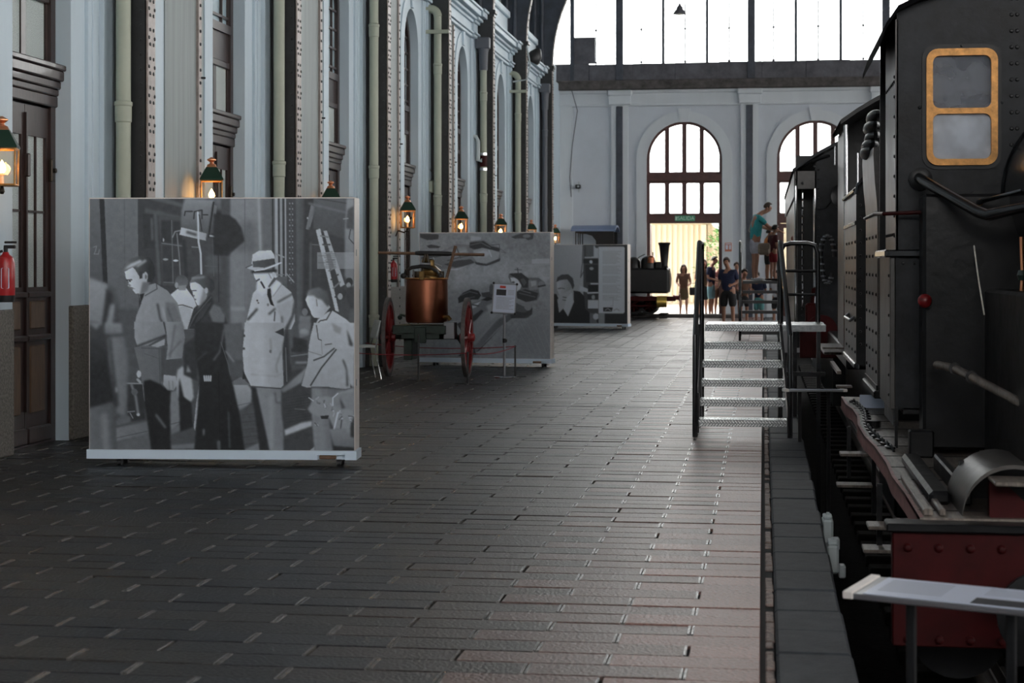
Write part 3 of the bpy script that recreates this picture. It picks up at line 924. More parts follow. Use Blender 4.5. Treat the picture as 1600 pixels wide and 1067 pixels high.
lt_lab = ['lit copper topped lantern cut by the left edge of the picture', 'lit copper topped lantern above the large photo panel', 'green roofed lantern peeping over the right end of the large photo panel', 'lit lantern in full view right of the large photo panel', 'lit lantern over the left half of the middle photo panel', 'lit lantern half hidden behind the top of the middle photo panel', 'small lantern over the right end of the middle photo panel', 'small distant lantern between the middle and the far photo panel']
for k in range(8): make_lantern(-5.85, 12.96 + 5.24 * k, lt_lab[k], k)

def extinguisher(x, y, z, lab, s=1.0):
    r = empty('fire_extinguisher', (x, y, z), label=lab, cat='extinguisher', group='red fire extinguishers')
    MB().lathe([(.07 * s, .0), (.078 * s, .03 * s), (.08 * s, .06 * s)], 18, Matrix.Translation((x, y, z))).build('foot_ring', 'rubber', r)
    MB().lathe([(.078 * s, .055 * s), (.08 * s, .07 * s), (.08 * s, .34 * s), (.066 * s, .39 * s), (.03 * s, .42 * s), (.024 * s, .44 * s)], 20, Matrix.Translation((x, y, z))).build('cylinder', 'ext_red', r)
    MB().cyl((x, y, z + .43 * s), (x, y, z + .48 * s), .02 * s, n=10).box(x - .015, x + .09 * s, y - .012, y + .012, z + .47 * s, z + .50 * s, .005).box(x - .01, x + .1 * s, y - .01, y + .01, z + .515 * s, z + .535 * s, .005).build('valve', 'rubber', r)
    MB().tube([(x - .02, y - .01, z + .45 * s), (x - .10 * s, y - .03, z + .42 * s), (x - .105 * s, y - .04, z + .2 * s), (x - .10 * s, y - .04, z + .04 * s)], .012 * s, 8).build('hose', 'rubber', r)
    MB().plate(rrect(-.035 * s, .035 * s, .12 * s, .30 * s, .01), [], lambda a, b, t: (x + .0815 * s * math.sin(.35 + a / (.08 * s)) * (1 + t), y - .0815 * s * math.cos(.35 + a / (.08 * s)) * (1 + t), z + b), 0.0, .012).build('label_sheet', 'sign_white', r)
    MB().box(XW - .01, x - .06 * s, y - .03, y + .03, z + .28 * s, z + .32 * s).build('wall_bracket', 'iron_black', r)
Y_, Z_ = at_x(9, 472, -5.93)
extinguisher(-5.93, Y_, Z_, 'red fire extinguisher on the wall at the left edge of the picture', .9)
Y_, Z_ = at_x(615, 441, -5.93)
extinguisher(-5.93, Y_, Z_, 'small red fire extinguisher on the wall behind the copper pump', .8)
# small wall fittings
Y_, Z_ = at_x(672, 301, -6.0)
al = MB().box(XW + .05, -5.93, Y_ - .09, Y_ + .09, Z_, Z_ + .22, .015).build('alarm_box', 'pipe_green', label='small pale alarm box on the wall left of the bent drainpipe', cat='alarm')
MB().tube([(XW + .09, Y_, Z_ + .21), (XW + .13, Y_ - .04, Z_ + .33), (XW + .1, Y_ - .1, Z_ + .42)], .008, 6).build('wire', 'pipe_grey', al)
fl = empty('floodlight', (-5.60, 42.6, 6.55), label='black floodlight under the cornice near the far corner', cat='lamp')
MB().lathe([(.16, 0), (.18, .05), (.17, .2), (.08, .34), (.03, .38)], 16, Matrix.Translation((-5.60, 42.6, 6.5)) @ Matrix.Rotation(.5, 4, 'Y')).build('housing', 'iron_black', fl)
MB().tube([(-5.85, 42.6, 6.9), (-5.85, 42.6, 6.75), (-5.6, 42.6, 6.7)], .02, 8).build('arm', 'iron_black', fl)
X_, Z_ = at_y(905, 292, YF)
cc = MB().box(X_ - .09, X_ + .07, YF - .3, YF - .1, Z_ - .06, Z_ + .06, .015).build('wall_camera', 'iron_black', label='tiny black security camera on the far wall', cat='camera')
MB().box(X_ - .02, X_ + .02, YF - .11, YF - .095, Z_ - .16, Z_ + .16, .004).cyl((X_, YF - .25, Z_), (X_, YF - .31, Z_), .03, n=10).build('mount', 'pipe_pale', cc)
# cable drooping down the corner
MB().tube([(-5.72, YF - .12, 6.8), (-5.55, YF - .13, 6.2), (-5.70, YF - .13, 5.2), (-5.78, YF - .13, 4.2), (-5.74, YF - .13, 3.6)], .014, 6).build('loose_cable', 'pipe_grey', label='thin grey cable hanging down the far corner of the wall', cat='cable')
MB().tube([(-5.56, 41.4, 6.75), (-5.48, 41.4, 6.3), (-5.56, 41.4, 5.95), (-5.9, 41.4, 5.9)], .02, 6).build('loose_cable', 'pipe_pale', label='pale cable looping off the sixth iron column below its capital', cat='cable')
# pendant lamp
X_, Z_ = at_y(1062, 22, 44.0)
pl = empty('pendant_lamp', (X_, 44.0, Z_), label='small dark bell shaped lamp hanging before the tall glazing', cat='lamp')
MB().lathe([(.165, 0), (.17, .012), (.13, .07), (.11, .10), (.085, .11), (.08, .17), (.05, .20), (.03, .23), (.03, .26)], 20, Matrix.Translation((X_, 44.0, Z_))).build('shade', 'steel_sill', pl)
MB().cyl((X_, 44, Z_ + .25), (X_, 44, 15.5), .006, n=6).build('cord', 'rubber', pl)
MB().ball((X_, 44, Z_ + .02), .05).build('bulb', 'opal', pl)
# exit sign and fire sign
X_, Z_ = at_y(1070, 341, YF - .1)
ex = MB().box(X_ - .30, X_ + .30, YF - .02, YF + .0, Z_ - .085, Z_ + .085, .004).build('exit_sign', 'exit_green', label='green exit sign reading SALIDA over the far doorway', cat='sign')
text_mesh(None, 'SALIDA', .155, Matrix.Translation((X_ + .03, YF - .023, Z_)) @ Matrix.Rotation(PI / 2, 4, 'X'), 'lettering', 'ink_green', ex)
MB().box(X_ - .285, X_ - .23, YF - .026, YF - .018, Z_ - .055, Z_ + .055, .003).build('pictogram', 'ink_green', ex)
X_, Z_ = at_y(1138, 386, YF - .1)
fs_ = MB().box(X_ - .10, X_ + .10, YF - .1, YF - .08, Z_ - .13, Z_ + .13, .004).build('fire_sign', 'red_sign', label='small red and white notice on the far wall right of the doorway', cat='sign')
MB().box(X_ - .08, X_ - .01, YF - .106, YF - .098, Z_ - .07, Z_ + .06, .003).box(X_ + .02, X_ + .08, YF - .106, YF - .098, Z_ - .07, Z_ + .06, .003).box(X_ - .08, X_ + .08, YF - .106, YF - .098, Z_ + .08, Z_ + .11, .003).build('pictogram', 'sign_white', fs_)
# ------------------------------------------------------------------ photo panels: prints drawn as greyscale vertex colours
class Art:
    """a greyscale drawing in pixel coordinates of the photograph, painted on a grid of points"""
    def __init__(s, x0, x1, y0, y1, nx, ny, tone):
        s.x0, s.x1, s.y0, s.y1, s.nx, s.ny = x0, x1, y0, y1, nx, ny
        s.gx, s.gy = np.meshgrid(np.linspace(x0, x1, nx), np.linspace(y0, y1, ny))
        s.im = np.full((ny, nx), float(tone))
        s.sx = (nx - 1) / (x1 - x0)
        s.q = (0, 0, 1); s.soft = 1.0
    def at(s, pts):
        ox, oy, k = s.q
        return [(ox + a * k, oy + b * k) for a, b in pts]
    def blurm(s, m, r):
        n = int(round(r * s.sx * s.soft))
        if n < 1: return m
        for ax in (0, 1):
            for _ in range(2):
                p = np.pad(m, [(n + 1, n) if a == ax else (0, 0) for a in (0, 1)], mode='edge')
                c = np.cumsum(p, axis=ax)
                w_ = 2 * n + 1
                m = (np.take(c, range(w_, c.shape[ax]), ax) - np.take(c, range(0, c.shape[ax] - w_), ax)) / w_
        return m
    def mask(s, pts):
        m = np.zeros_like(s.im)
        d = .33 * (s.x1 - s.x0) / s.nx
        for ex, ey in ((-d, -d), (d, d), (-d, d), (d, -d)):
            X, Y = s.gx + ex, s.gy + ey
            ins = np.zeros(s.im.shape, bool)
            n = len(pts)
            for i in range(n):
                (ax, ay), (bx, by) = pts[i], pts[(i + 1) % n]
                if ay == by: continue
                c = ((ay > Y) != (by > Y)) & (X < (bx - ax) * (Y - ay) / (by - ay) + ax)
                ins ^= c
            m += ins
        return m / 4
    def tone(s, t):
        if isinstance(t, tuple):          # (tone, tone, 'x' or 'y', from, to) in drawing coordinates
            ox, oy, k = s.q
            a, b, ax, p, q = t
            g = s.gx if ax == 'x' else s.gy
            o = ox if ax == 'x' else oy
            f = np.clip((g - (o + p * k)) / ((q - p) * k), 0, 1)
            return a + (b - a) * f
        return t
    def poly(s, pts, t, blur=0.4, al=1.0):
        m = s.blurm(s.mask(s.at(pts)), blur) * al
        s.im = s.im * (1 - m) + s.tone(t) * m
    def line(s, pts, wd, t, blur=0.3, al=1.0):
        P_ = s.at(pts); wd *= s.q[2]
        d = np.full(s.im.shape, 1e9)
        for (ax, ay), (bx, by) in zip(P_[:-1], P_[1:]):
            L2 = (bx - ax) ** 2 + (by - ay) ** 2 + 1e-9
            f = np.clip(((s.gx - ax) * (bx - ax) + (s.gy - ay) * (by - ay)) / L2, 0, 1)
            d = np.minimum(d, np.hypot(s.gx - ax - f * (bx - ax), s.gy - ay - f * (by - ay)))
        m = np.clip((wd / 2 - d) * s.sx + .5, 0, 1)
        m = s.blurm(m, blur) * al
        s.im = s.im * (1 - m) + s.tone(t) * m
    def ell(s, cx, cy, rx, ry, t, blur=0.5, al=1.0):
        s.poly([(cx + rx * math.cos(a), cy + ry * math.sin(a)) for a in np.linspace(0, 2 * PI, 22)[:-1]], t, blur, al)
    def noise(s, amp, cell):
        n0 = rng.normal(0, 1, (max(2, int(s.ny / s.sx / cell) + 2), max(2, int(s.nx / s.sx / cell) + 2)))
        fy = np.linspace(0, n0.shape[0] - 1.001, s.ny); fx_ = np.linspace(0, n0.shape[1] - 1.001, s.nx)
        iy, ix = fy.astype(int), fx_.astype(int)
        ty, tx = (fy - iy)[:, None], (fx_ - ix)[None, :]
        n = (n0[iy][:, ix] * (1 - ty) * (1 - tx) + n0[iy][:, ix + 1] * (1 - ty) * tx + n0[iy + 1][:, ix] * ty * (1 - tx) + n0[iy + 1][:, ix + 1] * ty * tx)
        s.im = s.im + n * amp
    def build(s, name, corner, parent, gain):
        """corner(u, v) with u, v in 0..1 gives the place"""
        nx, ny = s.nx, s.ny
        vs = [corner(i / (nx - 1), j / (ny - 1)) for j in range(ny) for i in range(nx)]
        fs = [(j * nx + i, (j + 1) * nx + i, (j + 1) * nx + i + 1, j * nx + i + 1) for j in range(ny - 1) for i in range(nx - 1)]
        mb = MB(); mb.v = vs; mb.f = fs
        o = mb.build(name, 'print', parent, smooth=0)
        g = np.clip(s.im, 4, 235) / 255
        l = np.where(g <= .04045, g / 12.92, ((g + .055) / 1.055) ** 2.4) * gain
        c = np.stack([l * .90, l * .985, l * 1.09, np.ones_like(l)], -1).reshape(-1, 4)
        a = o.data.attributes.new('print', 'FLOAT_COLOR', 'POINT')
        a.data.foreach_set('color', c.astype(np.float32).ravel())
        return o
K = .1968
Q1, Q2, Q3, Q4 = (135, 305, K), (345, 305, K), (135, 505, K), (345, 505, K)
A = Art(138, 553.5, 309, 706, 400, 382, 66)
# backdrop
A.q = Q1
A.poly([(0, 0), (95, 0), (120, 1067), (0, 1067)], (84, 66, 'y', 0, 900))
A.poly([(92, 0), (132, 0), (162, 705), (122, 690)], 38)
A.poly([(132, 0), (405, 0), (410, 960), (170, 960)], (90, 80, 'y', 0, 900))
A.line([(293, 0), (300, 900)], 4, 74)
A.poly([(205, 900), (420, 900), (420, 1100), (205, 1100)], 66, 3)
A.poly([(400, 0), (760, 0), (760, 940), (410, 940)], 52)
A.poly([(400, 0), (760, 90), (760, 60), (560, 0)], 74, 1); A.poly([(460, 95), (740, 160), (740, 200), (460, 130)], 68, 1)
A.poly([(440, 140), (540, 150), (545, 420), (450, 420)], 46); A.line([(512, 180), (518, 350)], 14, 82, 1)
A.poly([(570, 150), (760, 170), (760, 720), (600, 720)], 62)
for (a, b, c, d, t) in ((590, 195, 672, 375, 44), (682, 200, 760, 380, 46), (600, 395, 675, 690, 50), (685, 400, 770, 690, 54)): A.poly([(a, b), (c, b), (c, d), (a, d)], t, .6)
A.line([(540, 150), (575, 700)], 26, 72, 1); A.line([(672, 195), (684, 700)], 6, 90); A.line([(595, 378), (765, 402)], 8, 94); A.line([(610, 692), (690, 695)], 6, 92)
A.ell(624, 508, 22, 9, 120, .5); A.ell(706, 518, 22, 9, 165, .4); A.ell(862, 487, 26, 10, 190, .4); A.ell(607, 352, 5, 16, 150)
A.poly([(760, 330), (1118, 330), (1118, 1067), (790, 1067)], 58, 1)
A.line([(770, 360), (790, 640)], 30, 44, 1); A.line([(835, 408), (890, 412)], 7, 110); A.line([(940, 560), (1110, 570)], 7, 78); A.poly([(960, 460), (1118, 490), (1118, 620), (950, 620)], 76, 2, .7); A.line([(1045, 330), (1050, 850)], 8, 44)
A.line([(1000, 330), (1010, 640)], 5, 80); A.poly([(1000, 20), (1118, 10), (1118, 120), (1060, 130)], 84, 3); A.poly([(1010, 120), (1118, 110), (1118, 440), (990, 330)], 36, 3)
A.line([(45, 410), (70, 400), (62, 440), (50, 465), (85, 465), (92, 430)], 6, 108)
# studio lamp on a pole
A.line([(715, 300), (735, 500), (742, 640)], 9, 100)
A.line([(745, 275), (700, 285), (680, 330)], 8, 120)
A.poly([(780, 20), (1010, 30), (975, 340), (880, 300), (745, 260), (750, 120)], (112, 66, 'y', 40, 320), .6)
A.poly([(990, 60), (1035, 80), (1010, 300), (960, 290)], (96, 60, 'y', 60, 300)); A.line([(1008, 50), (968, 330)], 14, 38)
A.poly([(1010, 170), (1045, 180), (1040, 205), (1010, 200)], 120); A.line([(980, 318), (1020, 325)], 12, 140)
A.poly([(750, 250), (952, 300), (945, 358), (735, 310)], (160, 128, 'x', 740, 960)); A.line([(800, 290), (865, 310)], 22, 66, 1)
A.line([(775, 155), (782, 122), (838, 122)], 9, 34); A.line([(850, 180), (855, 125), (915, 112), (915, 180)], 12, 46); A.line([(925, 150), (962, 150)], 9, 34)
A.line([(882, 130), (888, 370), (905, 460), (910, 630)], 15, 158); A.line([(893, 150), (915, 280)], 8, 36)
# wall, shadow, iron post of the right half
A.q = Q2
A.poly([(0, 20), (80, 20), (80, 1067), (0, 1067)], 62, 1); A.poly([(75, 20), (400, 20), (400, 1067), (75, 1067)], (108, 92, 'y', 0, 900), 1.5)
A.poly([(180, 180), (280, 220), (290, 460), (110, 460)], 84, 5); A.poly([(-60, 140), (60, 150), (120, 190), (165, 260), (190, 360), (120, 420), (60, 480), (-60, 470)], 38, 1.5)
A.poly([(320, 20), (400, 20), (400, 440), (330, 440)], 84, 2); A.line([(190, 20), (190, 900)], 4, 66)
A.line([(300, 20), (315, 430)], 18, 128, 1.2); A.poly([(75, 460), (200, 460), (190, 1067), (80, 1067)], 104, 4); A.poly([(80, 890), (190, 890), (190, 920), (80, 920)], 118, 1)
A.poly([(390, 20), (525, 20), (525, 700), (400, 700)], 76, .8)
for x, wd, t in ((412, 9, 34), (440, 22, 132), (460, 9, 40), (478, 16, 120), (497, 10, 36), (513, 8, 138)): A.line([(x, 20), (x + 4, 640)], wd, t, .5)
A.poly([(522, 20), (600, 20), (605, 900), (530, 900)], 56)
for z in range(60, 700, 44):
    for x in (548, 570): A.ell(x, z, 6, 7, 108, .3)
    A.ell(559, z + 22, 4, 5, 96, .3)
A.poly([(600, 20), (668, 20), (660, 1000), (610, 1000)], (76, 58, 'x', 600, 670), .8); A.poly([(664, 20), (740, 20), (720, 1067), (650, 1067)], 44, 1)
A.poly([(716, 70), (755, 90), (705, 275), (675, 265)], 92); A.ell(690, 178, 6, 8, 150, .2)
A.poly([(740, 20), (1000, 20), (1000, 480), (740, 480)], (74, 56, 'y', 20, 400), .8); A.line([(700, 60), (985, 132)], 14, 88, .6); A.line([(760, 20), (1000, 60)], 10, 56)
A.poly([(700, 250), (990, 350), (990, 1067), (700, 1067)], 48, 1); A.line([(715, 380), (712, 740)], 12, 80, .8); A.poly([(730, 400), (800, 410), (790, 720), (735, 720)], 52); A.line([(728, 390), (840, 396)], 7, 88)
A.poly([(1000, 20), (1057, 20), (1057, 760), (985, 640), (985, 300)], (118, 96, 'y', 20, 700), .6)
A.poly([(1010, 110), (1057, 80), (1057, 270), (995, 260), (1000, 160)], 62, .8); A.line([(1030, 270), (1018, 340), (1057, 385)], 7, 44); A.line([(975, 185), (1010, 180)], 8, 120)
A.poly([(755, 275), (790, 260), (940, 930), (910, 920)], 148); A.poly([(815, 282), (842, 276), (985, 710), (950, 730)], 136)
for i in range(8):
    f = i / 8
    A.line([(795 + 130 * f, 320 + 560 * f), (850 + 130 * f, 330 + 480 * f)], 12, 52 if i % 2 else 96, .3)
A.poly([(765, 452), (1057, 452), (1057, 585), (765, 585)], 132, .3, .62)
for i in range(9): A.line([(775 if i in (1, 5) else 835 - (i % 3) * 6, 465 + 14 * i), (912, 465 + 14 * i)], 5, 74, .2, .8)
A.ell(1020, 690, 30, 36, 40); A.ell(1015, 715, 18, 22, 116); A.poly([(990, 740), (1057, 720), (1057, 900), (1000, 900)], 48, .8)
A.ell(965, 775, 34, 30, 44); A.ell(948, 805, 20, 26, 126); A.poly([(945, 840), (1000, 820), (1030, 900), (1010, 1000), (940, 960)], 58, .8)
A.poly([(625, 960), (715, 960), (710, 1067), (620, 1067)], (100, 84, 'y', 960, 1060), .6); A.ell(668, 930, 24, 30, 92)
A.line([(440, 465), (500, 490)], 12, 120); A.line([(520, 620), (580, 690)], 8, 120); A.line([(430, 635), (500, 630)], 9, 100)
# ground
A.q = Q3
A.poly([(-20, 560), (1118, 560), (1118, 1067), (-20, 1067)], 62, 2)
A.poly([(225, 850), (480, 795), (500, 900), (230, 960)], (96, 84, 'x', 230, 500), 1); A.line([(230, 930), (500, 870)], 5, 58); A.poly([(660, 560), (720, 540), (755, 790), (665, 880)], 100, 1); A.poly([(665, 860), (760, 800), (760, 860), (670, 900)], 88, 1); A.line([(660, 820), (750, 795)], 7, 70)
A.poly([(670, 985), (860, 970), (860, 1010), (670, 1020)], 90, 1); A.poly([(230, 960), (505, 890), (520, 1030), (230, 1030)], 76, 2)
A.poly([(300, 500), (450, 480), (460, 780), (330, 800)], 40, 1.5); A.line([(305, 490), (435, 492)], 10, 118); A.line([(350, 500), (385, 600), (405, 740)], 18, 104, .6); A.ell(405, 742, 14, 12, 140); A.line([(320, 720), (375, 715)], 8, 104); A.line([(340, 730), (362, 770)], 7, 110); A.ell(375, 560, 26, 26, 74); A.line([(440, 490), (455, 630)], 6, 110)
A.q = Q4
A.poly([(0, 480), (1060, 300), (1060, 1030), (0, 1030)], 50, 1.5)
A.poly([(520, 500), (690, 350), (640, 480), (500, 560), (470, 540)], (116, 88, 'x', 680, 480), .8); A.poly([(560, 250), (700, 240), (690, 350), (560, 340)], 58, 1); A.line([(600, 320), (680, 318)], 14, 116, .6); A.line([(560, 268), (690, 250)], 8, 96)
A.poly([(620, 10), (720, 0), (700, 100), (625, 125)], 96, .6); A.ell(660, 70, 34, 22, 118, .8); A.poly([(560, 110), (690, 140), (690, 240), (560, 235)], 40, 1); A.line([(560, 0), (560, 190)], 30, 70, .8)
A.poly([(90, 485), (170, 440), (250, 540), (240, 640), (150, 720), (110, 640)], (128, 108, 'y', 480, 700), .6); A.line([(130, 665), (240, 640)], 7, 84); A.poly([(80, 480), (150, 440), (240, 500), (100, 500)], 88)
A.poly([(100, 720), (320, 620), (330, 1030), (150, 1030)], 62, 2)
for i in range(14): A.line([(170, 740 + i * 20), (310, 725 + i * 20)], 5, 46 + 12 * (i % 3), .5, .7)
A.poly([(180, 1020), (310, 960), (310, 1030), (180, 1030)], 96, 1)
for i in range(10): A.line([(520, 600 + i * 22), (710, 570 + i * 22)], 5, 40, .5, .7)
A.poly([(505, 860), (640, 800), (725, 785), (725, 825), (510, 905)], 140, .6); A.poly([(710, 1020), (745, 990), (745, 1030), (710, 1030)], 120); A.line([(590, 690), (670, 695)], 6, 84)
# blurred man at the left edge
A.q = Q1
A.poly([(0, 660), (180, 720), (235, 800), (250, 1067), (0, 1067)], 66, 3)
A.poly([(0, 650), (160, 710), (150, 860), (120, 1067), (0, 1030)], (122, 104, 'y', 660, 1000), 2.5); A.poly([(150, 740), (205, 800), (170, 940), (150, 1067), (110, 1067)], 44, 2.5); A.line([(200, 890), (165, 1060)], 46, 112, 2.5); A.line([(235, 870), (225, 1060)], 20, 58, 2)
A.q = Q3
A.poly([(0, -10), (140, 20), (175, 400), (215, 640), (0, 700)], (58, 34, 'y', 0, 400), 2.5); A.poly([(0, 0), (70, 60), (110, 0)], 104, 2.5)
A.poly([(140, 0), (270, 10), (280, 95), (200, 125), (135, 90)], (116, 84, 'y', 0, 120), 2); A.line([(140, 110), (285, 100)], 18, 50, 2)
A.poly([(165, 130), (290, 110), (325, 300), (315, 640), (300, 760), (260, 740), (245, 560), (180, 330)], (104, 86, 'x', 180, 320), 1.8); A.poly([(160, 130), (190, 130), (230, 500), (200, 500)], 60, 2.5)
A.poly([(220, 800), (280, 740), (340, 760), (345, 800), (240, 830)], 78, 1.5); A.ell(225, 545, 12, 24, 128, 1.5); A.ell(245, 700, 18, 36, 96, 2)
A.poly([(0, 695), (205, 640), (225, 1030), (0, 1030)], (84, 66, 'x', 20, 220), 2); A.line([(130, 760), (150, 1020)], 60, 98, 3); A.poly([(185, 380), (225, 560), (240, 720), (215, 660)], 40, 2)
# man with back turned, behind
A.q = Q1
A.poly([(665, 790), (720, 745), (790, 740), (850, 820), (880, 900), (860, 1067), (740, 1067)], (170, 150, 'y', 740, 1000)); A.ell(752, 690, 52, 58, (64, 96, 'y', 620, 740)); A.ell(712, 716, 14, 24, 130); A.poly([(725, 720), (790, 715), (785, 755), (730, 755)], 118)
A.poly([(715, 900), (770, 880), (830, 910), (830, 1067), (750, 1067)], 142); A.line([(715, 880), (760, 874), (840, 900)], 7, 50)
# man with fair hair and shirt
A.poly([(400, 740), (540, 700), (640, 760), (720, 860), (770, 1067), (370, 1067), (390, 960), (430, 860)], (124, 108, 'x', 400, 740))
A.poly([(625, 850), (700, 860), (775, 1067), (620, 1067)], 92, 1.5); A.line([(560, 870), (580, 980), (625, 1067)], 16, 58, .8); A.line([(640, 900), (700, 1060)], 12, 74, .8); A.line([(600, 900), (640, 1060)], 14, 130, 1)
A.poly([(295, 600), (345, 565), (430, 600), (470, 640), (480, 720), (440, 780), (385, 785), (360, 755), (365, 735), (322, 725), (330, 690), (305, 660)], (172, 138, 'x', 300, 480))
A.poly([(440, 690), (500, 690), (480, 760), (440, 790), (420, 840), (420, 780)], 92, .8); A.poly([(418, 790), (455, 780), (445, 815), (425, 860)], 34); A.line([(550, 705), (556, 745), (460, 800)], 8, 64)
A.poly([(280, 605), (300, 555), (350, 500), (430, 478), (500, 495), (535, 560), (540, 640), (520, 690), (480, 690), (480, 630), (455, 610), (430, 640), (410, 640), (380, 590), (360, 570), (300, 605)], (86, 40, 'x', 320, 500))
A.poly([(290, 590), (340, 545), (420, 510), (440, 530), (380, 560), (350, 570)], 150, .8); A.line([(400, 560), (460, 520)], 22, 124, 1); A.line([(340, 520), (400, 495)], 14, 74, .8)
A.ell(464, 645, 18, 36, 140); A.ell(466, 648, 8, 18, 84); A.poly([(412, 610), (440, 605), (440, 660), (415, 665)], 50)
A.line([(312, 675), (352, 672)], 10, 52); A.ell(338, 684, 8, 6, 46); A.line([(352, 742), (376, 745)], 6, 112); A.poly([(322, 700), (350, 715), (330, 735)], 108)
A.q = Q3
A.poly([(372, -5), (640, -5), (630, 90), (560, 140), (480, 185), (400, 195), (375, 120)], (124, 106, 'x', 380, 640)); A.line([(400, 190), (620, 105)], 16, 46, .6); A.poly([(500, 190), (620, 130), (615, 180), (560, 200)], 128); A.line([(610, 0), (630, 90)], 12, 56)
A.poly([(372, 200), (480, 185), (560, 200), (640, 190), (640, 480), (610, 540), (440, 500), (415, 380)], (88, 80, 'x', 400, 620), .5); A.line([(430, 205), (560, 210), (640, 215)], 5, 58); A.line([(572, 220), (580, 500)], 6, 66); A.line([(455, 250), (570, 290)], 5, 70); A.poly([(585, 200), (630, 190), (630, 430), (585, 480)], 62, 1)
A.poly([(625, -5), (760, -5), (780, 120), (755, 300), (740, 360), (625, 340), (640, 200)], (118, 98, 'x', 630, 770)); A.line([(700, 20), (660, 280)], 12, 82, 1); A.line([(745, 150), (650, 260)], 9, 76, .8); A.line([(650, 300), (750, 290)], 7, 70)
A.poly([(625, 300), (755, 290), (755, 345), (700, 430), (630, 425), (615, 350)], 64)
A.poly([(610, 420), (705, 430), (715, 500), (690, 545), (640, 548), (605, 500)], (136, 116, 'y', 420, 540)); A.line([(650, 470), (655, 540)], 5, 92); A.line([(680, 470), (685, 535)], 5, 92)
A.poly([(450, 470), (500, 460), (590, 500), (640, 545), (665, 548), (655, 700), (665, 1030), (510, 1030), (480, 800), (455, 650)], 26, .6); A.line([(550, 745), (620, 840)], 22, 74, 1); A.ell(410, 415, 18, 30, 150); A.line([(400, 460), (420, 480)], 20, 128)
# man behind, dark trousers, and woman in a long black coat
A.poly([(720, 380), (760, 350), (830, 420), (850, 600), (820, 650), (760, 590), (725, 610), (705, 480)], 138, .6); A.poly([(735, 440), (770, 600), (830, 640), (845, 840), (740, 880), (735, 700), (728, 560)], 28, .6); A.poly([(790, 240), (840, 190), (835, 260), (800, 340), (780, 330)], 140, .6); A.poly([(770, 180), (870, 100), (880, 470), (770, 420)], 44, 1); A.poly([(790, 400), (800, 340), (830, 400)], 110, .6)
A.poly([(895, 480), (870, 640), (850, 840), (860, 870), (880, 740), (895, 600)], 134, .5)
A.q = Q1
A.poly([(800, 1067), (850, 900), (930, 830), (1000, 850), (1060, 890), (1105, 960), (1118, 1067)], (56, 42, 'y', 850, 1067)); A.poly([(970, 930), (1000, 865), (1060, 890), (1100, 960), (1090, 1040), (1000, 1010)], 88, 1)
A.poly([(820, 690), (870, 660), (930, 720), (955, 800), (925, 870), (880, 880), (860, 840), (845, 800), (840, 770), (822, 740)], (176, 150, 'x', 830, 960)); A.poly([(930, 740), (965, 740), (940, 880), (880, 930)], 116, .6)
A.poly([(815, 700), (835, 655), (890, 625), (960, 640), (1010, 680), (1020, 740), (990, 780), (955, 740), (930, 745), (900, 710), (860, 690)], (92, 48, 'x', 830, 990)); A.line([(840, 660), (930, 650)], 14, 118, 1); A.ell(950, 758, 14, 24, 142); A.line([(838, 760), (868, 758)], 8, 70); A.ell(850, 800, 6, 8, 84); A.ell(862, 830, 8, 5, 78)
A.poly([(920, 860), (990, 790), (1010, 860), (960, 940), (880, 1030), (820, 1040), (850, 950)], 40, .6)
for i in range(4): A.line([(930 + 18 * i, 880 - 8 * i), (850 + 20 * i, 1040 - 20 * i)], 5, 62, .4)
A.line([(990, 810), (860, 960), (810, 1060)], 8, 70, .5)
A.q = Q3
A.poly([(855, 0), (1118, 0), (1118, 1030), (855, 1030), (880, 700), (895, 450), (860, 250)], (38, 26, 'y', 0, 700), .6); A.line([(1010, 300), (1060, 230), (1090, 60)], 12, 80, .8); A.line([(950, 240), (880, 300)], 8, 60, 1); A.line([(1050, 400), (1060, 1000)], 7, 20); A.line([(930, 860), (928, 900)], 12, 110, .8); A.line([(1050, 960), (1052, 1010)], 30, 74, 1)
for i in range(4): A.line([(934 + i * 17, 430), (938 + i * 15, 466)], 14, 142, .3)
A.q = Q4
A.poly([(0, 150), (60, 380), (100, 520), (150, 740), (190, 1030), (0, 1030)], (32, 22, 'y', 300, 900), .6); A.line([(60, 720), (70, 1000)], 12, 62, 1.5); A.line([(0, 160), (60, 340), (75, 420)], 6, 76); A.poly([(20, 10), (170, 0), (175, 300), (100, 290), (40, 220)], 78, 1.5); A.line([(40, 230), (100, 310)], 14, 110, 1)
# man with the hat and pale jacket
A.q = Q2
A.poly([(255, 780), (330, 700), (440, 670), (560, 770), (580, 830), (590, 1000), (560, 1067), (185, 1067), (220, 930)], (160, 142, 'x', 220, 560))
A.poly([(580, 800), (595, 930), (540, 1067), (500, 1067), (560, 930)], 64, 1); A.line([(455, 850), (570, 785)], 14, 62, .6); A.poly([(440, 880), (470, 960), (500, 1010), (505, 1067), (560, 960), (580, 830), (500, 860)], 134, 1)
A.line([(285, 910), (215, 990)], 18, 48, .6); A.line([(430, 905), (385, 945)], 14, 44, .6); A.line([(430, 930), (425, 1000)], 10, 58, .5); A.line([(485, 970), (490, 1040)], 12, 64, .6); A.ell(290, 838, 7, 7, 44); A.ell(298, 856, 7, 6, 48); A.ell(213, 1022, 8, 8, 70); A.ell(375, 872, 9, 12, 96)
A.poly([(370, 745), (395, 740), (405, 830), (425, 885), (395, 870), (368, 790)], 26); A.poly([(400, 730), (450, 680), (480, 700), (415, 800)], 170, .6); A.line([(415, 805), (490, 700)], 4, 96)
A.poly([(255, 610), (430, 605), (445, 650), (370, 735), (330, 740), (290, 690), (268, 655)], (178, 160, 'x', 260, 440)); A.poly([(375, 725), (425, 650), (445, 665), (385, 735)], 70, .5); A.poly([(285, 690), (330, 660), (360, 700), (370, 760), (330, 800), (280, 760)], 168, .6)
